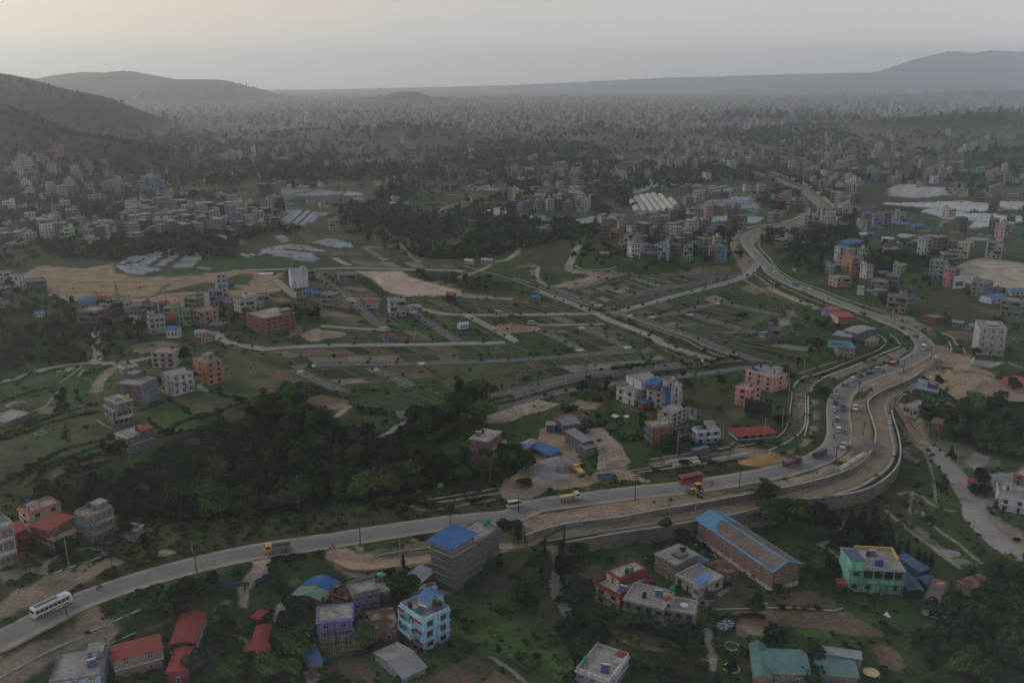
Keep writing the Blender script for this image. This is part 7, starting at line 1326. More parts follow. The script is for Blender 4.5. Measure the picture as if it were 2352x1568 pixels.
VH="""i 104,18,14,4,pink 129,17,9.5,3,pink 86.5,30,13.5,3,pink 7.5,36.5,11,3,white 19.5,38,10,2,pink 30,37,10,2,salmon 51,43,9,4,bgrey 59,36,11,3,pale 65,44.5,13,3,grey 25,25,10,2,mint 39.5,26,8,2,white 51,19,7,1,white 61,15,7,1,white 78,16,6,1,grey 6,19,12,1,brick 110,24,14,2,brown 118,23.5,11,2,brick 140,24,12,3,pink 135,20,9,2,brown 147,16,8,3,blue 160,30,9,1,white 186,13,7,2,pink 203,26.5,9,2,white 169,19,6,1,grey
139,42,13,2,white 116,48,11,2,green 124,47,9,2,grey 129,51,14,2,beige 139,50,14,3,brick 134,56,11,2,brown 150,60,11,3,blue 160,58,12,4,yellow 175.5,47,14,3,lblue 169,43,10,1,grey 175,56,11,3,grey 182.5,61,10,4,salmon 200,56,14,1,orange,o 206,54,9,3,orange 219,54.5,16,1,bgrey,s 231,54.5,10,3,white 203,66,11,2,white,b 211,62,12,1,pale,b 193,71.5,11,1,brick,r 223,68,7,1,pale
63,66,11.5,4,cream 69,60,8,4,brick 79.5,64,13,3,cream 82.5,69.5,14,2,white 93,64,11,3,dgrey 96,59,15,2,cream 102.5,62,12,2,yellow 110,57,11,3,grey 124,67,14,3,grey 121,58,9,2,cream 40,61,8,3,white 18.5,60,13,3,brown 4,63,9,3,grey 29,54,6,2,pale 12,70.5,15,1,grey 74.5,74,9,1,white 76,79,9,1,brick 68,79,8,1,brown 62,73.5,6,1,grey 6,54,8,2,pale 95,50,16,1,pale,s 79,52.5,7,1,pale,s
4.5,101.5,12,2,pale 17,109,9,3,white 32,110,20,2,brown 2,131,6,2,grey 3,116,6,2,brown 85,144,26,3,brick 79,129,19,2,beige,b 93,125,13,2,brown,r 96,133,14,2,brick 105,131,12,2,brown 115,130,11,2,cream 127,133,16,2,beige 137,133,11,2,bgrey 122,140,11,1,pale 157,135,12,2,salmon 143,150,18,3,green 159,154,15,2,white,b 156,144,13,2,brick,r 169,143,13,3,lime 178,131,18,3,grey 189,143,20,3,salmon 198,124,16,3,violet 210,125,11,1,grey 224,133.5,20,3,cream 199,146.5,16,1,brown 183,153,11,1,pale,s 189,157.5,11,1,pale,r 35,134.5,6,1,white,b 150,129,11,2,brown,r
j 32,98.5,9,2,brick 49,100,9,2,brick 46.5,115,12,1,blue,b 55.2,116,6,1,blue,b 41.5,130,11,3,brown 67.5,127,15,3,grey 83,103.5,21,2,grey 106,126.5,15,1,white,r 129,133.5,20,3,pale 148,128.5,11,1,pale,s 179,120.5,9,2,darkred,r 190,145.5,8,1,white,w 121,156,11,1,blue,r 33,11,6,1,pale 60,15,7,2,white 74,16.5,7,1,grey 95,16.5,6.5,2,grey 111,15,7.5,2,white 122,13,6,2,mint 128.5,11,6,2,white 62.5,34,12.5,2,cream 31,36.5,9,2,mint 50,30,9,1,pale 17,49,11,2,brown 3.5,56,11,3,white 71,54.5,12.5,3,pink 128,30,9,2,cream 138,33,6,2,white,b 123,33,12,1,pale,w 180,27,8,2,salmon 170,24,7,2,grey 200.5,27,9,1,green 213,36,9,1,brick,r 227,35,9,2,brown 199,52,6,2,brick 215,46,9,1,grey 159,12,6,1,grey 207,8,5,2,grey 219,5,6,2,grey 231,13,5,1,white 181,16,6,1,blue 196,86,11,1,pale,w 213,86,15,1,beige,s 215,78,9,1,pale,w 6,124,12,2,beige 2,125,8,1,pale
k 32,26,7.5,3,pink 40,21,9,2,brick 57,22,9,3,cream 64,22,8,3,pale 72,20,8,2,brick 48,33,10,2,cream 65.5,38,11,4,white 75,34.5,10,4,white 56,31,9,2,brown 22,33,11,2,pale 11,45.5,9.5,4,cream,r 22,47,12,3,white,b 32,50,10,2,white 29,59,15,2,grey 60,63.5,11.5,1,pale,r 30,5,5,1,pink 51,8,7,1,pale 65,9.5,8,2,white 21,11,6,1,salmon 76,4,5,2,pale 95,4,9,2,white 103,5,6,2,grey 84,50,7,2,white 85,64,9,4,brick 95,60,10,3,brown,o 95.5,63.5,9,2,red 101,57,10,3,beige 112,60.5,13,3,white 109,69,12.5,3,cream 120,66.5,9,2,grey 112,80,12.5,3,white 122.5,75.5,10,2,violet 85,74.5,7,1,brick,r 85,80,9,1,brown 95,77.5,6,1,brick 103,75,10,2,brown 129.5,55.5,13,3,mint 139.5,54.5,8,3,violet 155.5,62.5,10.5,5,pale 164,51.5,9,4,brick 156,48,10,4,brown 171,44,10,3,salmon 162,32,10,3,violet 170,29,9,3,pale 178,28,8,4,grey 162,22,7,4,brick 184,40,10,3,orange 198.5,41,9,3,pink 207,40,6,3,grey 222,43,11,2,mint 203.5,24,7,3,yellow 216,19,8,2,white 229,20.5,9,3,pink 195,25,9,2,brick 135,18,7,1,pink 139.5,82,11.5,4,lblue 151,83,11,4,brick 162,81,11,3,mint 139,69,10,4,grey 177,76,13,4,grey 188,71,9,3,yellow 185,80.5,10,3,salmon 192,84,13,4,blue 182,62,7,3,pink 179,55,8,3,grey 190,56,12,2,bgrey 204,54,12,4,brick 212,54.5,6,2,blue 179,9,8,3,white 128,80,8,1,brick 22,120,8,1,blue,b 42,19,7,2,brown 100,48,8,2,pale
l 19,70,8,3,violet 12,73.5,11,3,brick 32.5,59.5,7,2,teal 41.5,59,13,4,darkred 35,70,10,1,pale 43,73,8,1,white 6,48,11,3,grey 15,43,9,2,grey 14,32,11,4,pink 6,30,5,3,teal 21,35,10,3,white 52,7,8,3,white 80,15,8,4,white 84.5,19,6,4,grey 78.5,25,7,3,yellow 64,30,15,4,bgrey 72,32,10,3,grey 74,44,9,2,brick 82,37,9,1,pale 91,44,11,2,orange,b 86.5,55.5,10,3,pale 101,52.5,11,4,violet 110,50.5,6,4,grey 120,50,12,4,green 127,50,9,2,salmon 69,55,6,2,grey 162.5,52.5,10,2,blue,o 167,44,11,3,cream 208,40,11,4,brown 178,56,11,4,brick 208,57,11,4,grey 217.5,62,13,4,pink 227,59,8,2,violet 171,23.5,9,3,white 180,24.5,9,3,white 140,16,8,2,pale 153,12,8,3,white 175,15,7,2,pale 208,11,10,3,grey 229,12,13,2,white 226,29,12,3,grey 196,27,10,3,brick 76,72,33,1,blue,b 123,53,20,1,bgrey,b 137,55,22,1,bgrey,b 114,79,16,2,brown 144,77.5,13,4,pale 156,74.5,14,4,brick 169,75,11,3,bgrey 180,80.5,12,4,cream 183,70,17,1,yellow,s 167,88,17,3,dgrey 157,99,17,4,teal 169,107,14,4,salmon 209,80,17,4,white 198,116,20,3,grey 213,113,10,1,brown 229,115,19,1,pale,b 210,122,27,1,white,b 226,134,22,3,grey 68,85,13,4,pale 76,95,20,4,salmon 75,87,10,4,grey 87,83,10,3,green 91,99,11,3,white 60,95,12,2,teal 67,106.5,19,2,pink 105,97.5,13,1,brick,b 104,110,17,2,orange 115,109,14,3,brown 121.5,94.5,12,2,yellow 106,115,20,1,grey 120,130,22,3,salmon 131,122.5,8,2,blue,r 155,140,19,1,brick 93,61,13,1,bgrey,b 103,62,9,3,brown 86,62,14,1,pale,w 111,66,14,1,pale,w 176,144,11,1,grey,s 187,147,10,1,grey,s 6,156,6,2,grey 95,79,8,1,white 224,48,9,2,brick 190,39.5,7,1,brown 216,42,9,2,brown 10,15,9,2,brick 4,9,7,2,brown 109,9,8,2,brown 93,6,9,2,grey 31,6,11,4,brick 42,9,12,4,brown 25,2,9,3,brick 47,17,11,3,brown 56,20,11,3,brown 60,13,11,3,grey 68,15,9,3,brown 70,6,8,3,brown 52,13,8,3,brick 40,3,8,3,brick 62,6,9,3,brick"""
o_,k_=(0,0),.25
for t_ in VH.split():
 if t_ in TILE:o_=TILE[t_];continue
 f_=t_.split(',');vh(o_[0]+float(f_[0])*2.5,o_[1]+float(f_[1])*2.5,float(f_[2])*2.5,int(f_[3]),f_[4],f_[5]if len(f_)>5 else None)
# village-by-village names for the labels
LMK=[((430,510),'village in front of the left greenhouses'),((100,480),'hillside at the left frame edge'),((280,420),'hillside village at the upper left'),((60,530),'lower hillside at the left frame edge'),((520,530),'village left of the pink lone house'),((240,730),'village below the sand works'),((380,720),'middle of the village below the sand works'),((480,720),'right part of the village below the sand works'),((60,670),'group at the left end of the sand works'),((720,680),'plots around the tall blank white house'),((870,700),'plots below the sand pitch'),((1080,740),'middle of the plotted township'),((760,440),'greenhouses at the upper left'),((770,520),'bushy slope above the township'),((900,430),'fields beyond the wooded gully'),((1080,450),'track beyond the wooded gully'),((1200,500),'bright greenhouses left of the gully top'),((1120,610),'far end of the striped canal'),((1280,460),'hill village left of the dark grove'),((1340,480),'hill village right side, by the dark grove'),((1220,510),'left foot of the hill village'),((1420,540),'ridge village, left cluster'),((1450,580),'ridge village, lower row'),((1540,590),'terrace above the diagonal street'),((1560,520),'greenhouses of the ridge village'),((1620,470),'far greenhouses behind the ridge village'),((1700,500),'ridge village beside the far bend'),((1640,590),'slope left of the middle bend'),((1330,540),'hill road with the red-roofed house'),((1400,410),'fields above the greenhouses'),((1800,560),'inner side of the middle bend'),((1800,470),'inner side of the far bend'),((1870,430),'dense town beyond the far bend'),((1930,460),'outer side of the far bend'),((1980,520),'blue-roofed works right of the far bend'),((2060,510),'left edge of the bright right greenhouses'),((2200,500),'bright greenhouses on the right'),((2300,520),'right end of the bright greenhouses'),((2200,430),'rise behind the right greenhouses'),((1950,620),'pink cluster right of the highway'),((2000,660),'billboards right of the highway'),((2060,630),'dark tree column on the right'),((2160,580),'houses behind the paved ground'),((2170,640),'left side of the paved ground'),((2290,700),'right frame edge below the paved ground'),((2060,720),'fields between highway and paved ground'),((1780,760),'dirt heap on the right plots'),((2200,760),'fields left of the grey tower house'),((1850,420),'roadside beyond the far bend')]
def name_houses():
 used={}
 for r,x,y,col,n,roof in HL:
  d_=sorted(LMK,key=lambda q:(q[0][0]-x)**2+((q[0][1]-y)*1.6)**2)[0];kind=('shed' if n==1 else 'house');col_w=CW[col]
  base=(f'{col_w} {kind} with {RW.get(roof, "grey")} roof' if roof else f'{col_w} {NW[n]} house');used.setdefault((base,d_[1]),[]).append((x,y,r))
 for(base,lm),L_ in used.items():
  L_.sort()
  for i,(x,y,r)in enumerate(L_):
   pre='' if len(L_)==1 else(['leftmost ','rightmost '][i]if len(L_)==2 else['leftmost ','middle ','rightmost '][i]if len(L_)==3 else['leftmost ','second-left ','third-left ','fourth-left ','fifth-left ','sixth-left ','rightmost '][min(i,5)if i<len(L_)-1 else 6])
   r['label']=f'{pre}{base}, {lm}';r['category']='shed' if 'shed' in r.name else 'house';r['group']='houses of the villages across the valley'
name_houses()
# ---------------------------------------------------------------- the far town as a mass
def town(n,dens,y0,y1,label,name,seed,hmax=5):
 rs=np.random.RandomState(seed);u=rs.uniform(0,1,n);Y=1/(u/y0+(1-u)/y1);X=rs.uniform(-.66,.66,n)*Y;uu,vv,_=proj(X,Y,0.0);m=np.zeros(n,bool);pr=np.zeros(n)
 for s_,p_ in dens:pr=np.where(ins(uu,vv,pts(s_)),np.maximum(pr,p_),pr)
 cl=fbm(X,Y,160,3,77);m=rs.uniform(0,1,n)<pr*sstep((cl-.30)/.3);m&=H(X,Y)<120
 for c in(HP[::3],):m&=sgd(X,Y,c)[0]>16
 X,Y=X[m],Y[m];Z=H(X,Y);V,Fq,UV,CL,MI=[],[],[],[],[];k=0
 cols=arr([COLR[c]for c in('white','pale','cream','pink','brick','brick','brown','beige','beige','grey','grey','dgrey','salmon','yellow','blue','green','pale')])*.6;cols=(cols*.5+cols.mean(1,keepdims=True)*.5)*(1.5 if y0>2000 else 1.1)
 for x,y,z in zip(X,Y,Z):
  w_,d_,nf=rs.uniform(6,11),rs.uniform(6,11),rs.randint(1,hmax+1);h=nf*3.0;a=rs.uniform(0,3.14);c_,s_=cos(a),sin(a);Q=[(c_*p-s_*q,s_*p+c_*q)for p,q in((-w_/2,-d_/2),(w_/2,-d_/2),(w_/2,d_/2),(-w_/2,d_/2))];col=cols[rs.randint(len(cols))]*rs.uniform(.8,1.15);rc=(.22,.21,.19)if rs.rand()>.12 else((.36,.36,.36)if rs.rand()>.5 else(.19,.10,.08)if rs.rand()>.4 else(.13,.17,.22));P=0
  for i in range(4):
   p,q=Q[i],Q[(i+1)%4];ln=w_ if i%2==0 else d_;V+=[(x+p[0],y+p[1],z-2),(x+q[0],y+q[1],z-2),(x+q[0],y+q[1],z+h),(x+p[0],y+p[1],z+h)];UV+=[(0,-2),(ln,-2),(ln,h),(0,h)];Fq.append((k,k+1,k+2,k+3));k+=4;CL+=[col]*4;MI.append(0)
  V+=[(x+p[0],y+p[1],z+h)for p in Q];UV+=[(0,0)]*4;Fq.append((k,k+1,k+2,k+3));k+=4;CL+=[rc]*4;MI.append(1)
  if rs.rand()<.5 and nf>1:
   q0,q1=Q[0],Q[2];sx,sy=x+q0[0]*.45,y+q0[1]*.45;V+=[(sx-1.6,sy-1.6,z+h),(sx+1.6,sy-1.6,z+h),(sx+1.6,sy-1.6,z+h+2.5),(sx-1.6,sy-1.6,z+h+2.5),(sx+1.6,sy+1.6,z+h+2.5),(sx-1.6,sy+1.6,z+h+2.5),(sx+1.6,sy+1.6,z+h),(sx-1.6,sy+1.6,z+h)];UV+=[(0,0)]*8;CL+=[col]*8;Fq+=[(k,k+1,k+2,k+3),(k+3,k+2,k+4,k+5),(k+1,k+6,k+4,k+2),(k+7,k,k+3,k+5)];MI+=[1]*4;k+=8
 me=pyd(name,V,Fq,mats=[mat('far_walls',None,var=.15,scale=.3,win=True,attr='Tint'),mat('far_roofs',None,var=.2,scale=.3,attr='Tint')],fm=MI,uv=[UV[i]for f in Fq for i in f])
 a=me.attributes.new('Tint','FLOAT_COLOR','POINT');a.data.foreach_set('color',np.concatenate([arr(CL),np.ones((len(CL),1))],1).astype(np.float32).ravel());tag(no(name,me),label,kind='stuff');pass
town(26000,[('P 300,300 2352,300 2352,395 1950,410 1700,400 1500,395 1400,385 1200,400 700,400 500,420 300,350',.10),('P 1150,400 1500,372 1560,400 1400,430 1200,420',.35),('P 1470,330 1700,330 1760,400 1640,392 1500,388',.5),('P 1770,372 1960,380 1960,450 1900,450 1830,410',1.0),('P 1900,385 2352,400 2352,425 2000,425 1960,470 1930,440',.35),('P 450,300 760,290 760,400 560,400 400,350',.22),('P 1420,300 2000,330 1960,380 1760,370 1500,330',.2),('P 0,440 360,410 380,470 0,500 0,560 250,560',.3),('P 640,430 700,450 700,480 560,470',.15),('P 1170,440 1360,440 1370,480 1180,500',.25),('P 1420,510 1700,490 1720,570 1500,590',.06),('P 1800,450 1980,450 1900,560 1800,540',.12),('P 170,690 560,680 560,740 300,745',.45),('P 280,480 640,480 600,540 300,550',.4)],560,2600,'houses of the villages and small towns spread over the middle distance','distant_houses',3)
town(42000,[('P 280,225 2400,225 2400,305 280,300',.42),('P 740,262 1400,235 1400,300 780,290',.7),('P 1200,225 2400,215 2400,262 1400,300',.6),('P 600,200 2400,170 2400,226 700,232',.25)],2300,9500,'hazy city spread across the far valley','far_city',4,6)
# ---------------------------------------------------------------- greenhouse fields
def tunnel_mesh(kind):
 k='tun'+kind
 if k not in CH:
  b=MB();n=5 if kind=='round' else 2;Q=[(-.5,.62),(0,1.0),(.5,.62)]if kind!='round' else[(-.5,.45),(-.36,.78),(-.14,.97),(.14,.97),(.36,.78),(.5,.45)]
  for i in range(len(Q)-1):b.face([(-.5,Q[i][0],Q[i][1]),(.5,Q[i][0],Q[i][1]),(.5,Q[i+1][0],Q[i+1][1]),(-.5,Q[i+1][0],Q[i+1][1])])
  b.face([(-.5,-.5,-.1),(.5,-.5,-.1),(.5,-.5,Q[0][1]),(-.5,-.5,Q[0][1])]);b.face([(.5,.5,-.1),(-.5,.5,-.1),(-.5,.5,Q[0][1]),(.5,.5,Q[0][1])])
  for s in(-.5,.5):b.face([(s,-.5,-.1)]+[(s,q[0],q[1])for q in Q]+[(s,.5,-.1)])
  CH[k]=b.mesh('greenhouse_tunnel',mat('greenhouse_film',None,rough=.9,var=.2,scale=.5,rand=.1,spec=.1))
 return CH[k]
GALL=[];GREST=[]
def gh(s,a,b,where,wid=3.9,h=1.7,kind='gable',col=(.36,.37,.38),gap=.5,brk=0.25):
 """rows of plastic tunnels filling a region; a->b is the direction of the rows in the picture"""
 if col[0]>.365:col=tuple(v*1.3 for v in col)
 P=wpoly(s);p,q=G(*pts(a)[0]),G(*pts(b)[0]);th=math.atan2(q[1]-p[1],q[0]-p[0]);c_,s_=cos(th),sin(th);Q=[(c_*x+s_*y,-s_*x+c_*y)for x,y in P];y0,y1=min(v[1]for v in Q),max(v[1]for v in Q);y=y0+wid*.5
 while y<y1:
  xs=[]
  for i in range(len(Q)):
   (ax,ay),(bx,by)=Q[i],Q[(i+1)%len(Q)]
   if(ay>y)!=(by>y):xs.append(ax+(bx-ax)*(y-ay)/(by-ay))
  xs.sort()
  for i in range(0,len(xs)-1,2):
   x0,x1=xs[i]+RU(0,2),xs[i+1]-RU(0,2);segs=[(x0,x1)]
   if x1-x0>26 and R.random()<brk+.35:m=RU(x0+9,x1-9);segs=[(x0,m-1),(m+1,x1)]
   for u0,u1 in segs:
    if u1-u0<5 or R.random()<.05:continue
    xc=(u0+u1)/2;X,Y=c_*xc-s_*y,s_*xc+c_*y;loc=(X,Y,Hz(X,Y));cc=tuple(min(v*RU(.60,.74),.6)*q for v,q in zip(col,(.96,1,1.03)))
    GALL.append(((u1-u0)*wid/Y**2,loc,th,(u1-u0,wid*.96,h*RU(.92,1.08)),cc,kind,where))
  y+=wid+(gap if R.random()>.12 else gap+2)
gh('I 106,89 124,86.5 150,91.5 146,93.5 137,94.5 134,96.8 118,95.5 111,92.5','I 110,88.5','I 148,91','in the lower left fan above the sand works')
gh('I 106,87.5 118,79 119,80 112,88','I 106,87.5','i 1185,792','on the left edge of the fan above the sand works');gh('I 114,84.5 119,79.5 133,79.5 128,85','I 115,84','I 130,81','inside the fan above the sand works')
gh('I 130,79 142,73 164,65.5 168,70 156,76 144,82 135,80','I 142,74','I 164,67','climbing in steps above the fan');gh('I 125,87 134,80 146,80 140,85 132,88.5','I 126,87','I 136,80.5','joining the fan and the steps')
gh('I 157,90.5 164,84 172,75 188,75 187,80 178,90.5','I 158,90','I 179,88.5','in the tidy block right of the fan');gh('I 141,88.8 152,82 160,82.2 149,88.8','I 142,88.5','I 159,83','in the small block right of the fan');gh('I 155,81.5 156,78.8 166,78.5 164,82','I 155,80.5','I 165,79.5','above the small block')
gh('I 120.5,78.5 126,75.7 131,77 127,79','i 1205,785','I 130,76.5','alone above the fan');gh('I 181.5,88.5 198,90 197,91.5 182,90.8','I 181.5,89','I 198,90.5','in the single long row near the sand works');gh('I 168,73.5 177,71.2 179,72.5 170,75','I 168,74','I 178,72','in the single row below the village')
gh('I 160,24.5 170,25 199,30.5 198,32.5 183,32 170,30 162,26.2','I 162,25.5','I 196,31.5','in the long block under the hill road',6);gh('I 110.5,33 118,31 130,29 148,27.5 149,31 144,32 138,33 120,37.5','I 111,34','I 130,30','on the stepped slope beside the hill road');gh('I 105,30 119,26.5 131,26.2 132,28 115,30 106,31.8','I 105.5,31','I 119,27.5','in the row along the hill road')
gh('I 124,37 134,33.5 156,33 170,31 171,32.5 156,35 145,36.8 128,38.5','I 144,36','I 170,32','below the hill road block');gh('I 180,43 186,40 198,41 198,48 186,49','I 182,44','I 197,44','in the square block by the village');gh('I 72,40 76,38.5 87,41.5 90,44.5 86,44','I 72,40.5','I 77,38.8','in the short rows below the hill road');gh('I 85,49 93,46 103,48 103,50 90,50.5','I 86,49','I 102,49','among the cream houses')
gh('J 3,73.5 20,70 40,68 48,70 65,75 54,76 54.5,80 62,83 48,86 25,80 6,77','J 4,73.5','J 56,78','in the broad sheet above the white tower',5.5);gh('J 51,67 68,63 89,68 90,71.2 74,71.5','J 51.5,67','J 89,69','in the long sheet right of the broad one');gh('J 16,62 25,60 31,65.5 24,66.8','J 17,62.5','J 26,60.5','in the small slanting patch');gh('J 0,77 6,76 6,78 0,80','j 0,785','J 6,76.5','at the left tail of the broad sheet')
gh('I 216.5,75 224,76.5 235.1,79 235.1,80.5 224,79','I 217,75.5','I 235.1,80','in the thin row near the frame of trees');gh('J 24,48.5 27,43 33,39 43,37.5 60,39.5 71,40.5 60,43 50,49 40,51.5 31,51','J 30,50','J 42,39','in the fan left of the pink lone house',5.5,brk=.6);gh('J 22,40 27,37 42,36.8 40,38.5 28,39.5','J 22,40','J 40,37.2','in the rows above the pink lone house fan')
gh('J 0,17 6,14 20,12 34,13 54,15 56,16.2 33,17 18,18.5','J 0,18','J 20,13.5','in the upper left terraces, far rows',6,kind='round',brk=.7);gh('J 19,22 24,18 56,18 66,19.5 82,20 74,23.5 50,24 30,24','J 20,22','J 35,18','in the upper left terraces, near rows',6,brk=.5);gh('J 80,23.5 82,20 90,20 99,22.5 94,23.7','J 80,21.5','J 90,20.2','at the right tip of the upper left terraces',6,kind='round',col=(.42,.38,.33));gh('J 89,28 89,24 100,26.5 99,27.5','J 89,27.5','J 100,26.8','in the loose rows right of the terraces')
gh('K 110,26 133,22 150,29 152,36.5 128,39.8 115,38.5 110,37','K 120,39.5','K 112,26.5','in the arched block of the ridge village',7,3.6,'round',(.44,.43,.38),.6);gh('K 38,50.5 46,48 56,46.2 70,44 85,39.8 105,41.5 104,43.5 90,45.5 76,48 60,52.5','K 56,46.5','K 70,50','on the slope between hill village and ridge village')
gh('K 119,50 121,44 142,39 160,35 164,40 160,43 145,51','K 120,45','K 160,37','in the grey sheet of the ridge village',6);gh('K 164,35 180,28 200,27.5 227,31 227.5,35.5 210,36 190,33 170,37','K 170,33','K 225,34','in the wide sheet behind the ridge village',6,col=(.36,.36,.36));gh('K 100,18.5 110,15 124,8 140,9.5 160,11 175,14 165,16 150,15 130,16.5 120,20 110,22','K 102,18','K 124,10','in the far scattered rows',7)
gh('K 173,45 190,42.5 210,41.2 232,44 223,50 210,47 198,47 178,48','K 174,45','K 210,43','around the brick houses of the ridge village',6,col=(.40,.40,.38));gh('K 165,18 185,14 204,15 206,18 190,20 170,23.5','K 166,19','K 185,16','in the far block by the yellow blank house',7);gh('K 0,30 19,28.8 19,31 6,35.8 0,36.2','K 0,35','K 19,30','left of the hill village',6);gh('K 198,25.5 220,26.5 221,29.5 200,29','K 199,27','K 201,26.2','in the arched row of the ridge village',7,3.4,'round',(.4,.4,.38))
gh('J 209,40 220,36 235.1,36 235.1,41 220,43','J 210,41','J 220,37','in the bright arched rows',6,3.4,'round',(.48,.46,.42));gh('L 110.5,15 130,13 142,15 165,17 165,23.5 133,26.2 120,24.5 111,23.5','L 112,23','L 130,15','in the farther right-hand block',7,brk=.6,col=(.40,.39,.37));gh('L 97,30 118,30.5 160,29.5 176,28.5 204,31 204,37 190,40 172,37 150,34.5 128,33.5','L 98,30.2','L 150,34','in the bright sheet on the right',7,col=(.46,.45,.43),brk=.5)
gh('L 140,38 150,35 172,37 183,40 228,40.5 235.1,44 235.1,48 190,54 183,53 190,47 160,44 152,41','L 170,38','L 220,43','in the largest bright sheet on the right',7,col=(.44,.44,.43),brk=.5);gh('L 206,29 235.1,29 250,33 250,37 220,36','L 207,29','L 235.1,34','at the right frame edge',7,col=(.42,.41,.39));gh('L 116,59.5 128,58.5 138,60.5 124,63.5','L 116.5,60','L 137,61.5','in the small block behind the white houses',6.5,col=(.40,.38,.36));gh('L 128,64 149,60 168,63 164,66 137,66.8','L 129,64','L 148,61','in the block behind the unfinished brick house',6.5,brk=.5);gh('L 184,64 190,61.5 205,64 200,66.8 190,66','L 185,64','L 204,65','behind the yellow-fronted shed',6.5);gh('L 78,60 80,58 93,60 92,63','L 78.5,60','L 92,62','near the long blue roof',6);gh('L 106,65 130,66.5 137,69 120,67.5','l 1065,655','L 132,68','in the long low row',6)
gh('J 190,18 200,13 220,14 223,19 210,20','J 192,18','J 205,14','in the far yard',8);gh('J 204,1 217,1 217,4 206,4','J 205,3','J 216,1.5','in the far hillside patch',6);gh('P 508,395 545,390 540,402 515,404','P 510,400','P 530,392','on the hillside',6)
GALL.sort(key=lambda g:-g[0])
for _,loc,th,sc_,cc,kind,where in GALL[:300]:o=no('greenhouse_tunnel',tunnel_mesh(kind),None,None,cc);o.location=loc;o.rotation_euler=(0,0,th);o.scale=sc_;tag(o,'pale plastic greenhouse tunnel '+where,'greenhouse','plastic greenhouse tunnels '+where)
b=MB()
for _,loc,th,sc_,cc,kind,where in GALL[300:]:
 me_=tunnel_mesh('gable');c_,s_=cos(th),sin(th)
 for f in me_.polygons:b.face([(loc[0]+c_*v[0]*sc_[0]-s_*v[1]*sc_[1],loc[1]+s_*v[0]*sc_[0]+c_*v[1]*sc_[1],loc[2]+v[2]*sc_[2])for v in(me_.vertices[i].co for i in f.vertices)])
tag(b.build('far_greenhouses',None,mat('film_far',(.27,.275,.275),rough=.9,var=.25,scale=.4)),'pale plastic greenhouse rows in the far fields',kind='stuff')
# ---------------------------------------------------------------- vehicles
CARP=mat('car_paint',None,rough=.35,var=.05,spec=.5);CHROME=mat('light_glass',(.5,.5,.48),rough=.3,var=.05);REDL=mat('tail_light',(.25,.02,.02),rough=.3,var=.05)
def prism(b,Q,y0,y1,m=0):
 """side outline Q (x,z) pushed from y0 to y1"""
 b.face([(x,y0,z)for x,z in Q],m);b.face([(x,y1,z)for x,z in reversed(Q)],m)
 for i in range(len(Q)):(ax,az),(bx,bz)=Q[i],Q[(i+1)%len(Q)];b.face([(ax,y1,az),(bx,y1,bz),(bx,y0,bz),(ax,y0,az)],m)
def whm(r_):
 k='wheel%.2f'%r_
 if k not in CH:b=MB();b.tube((0,-.13,0),(0,.13,0),r_,12,0);b.tube((0,-.14,0),(0,.14,0),r_*.5,8,1);CH[k]=b.mesh('wheel',TYRE,CHROME)
 return CH[k]
VP={}
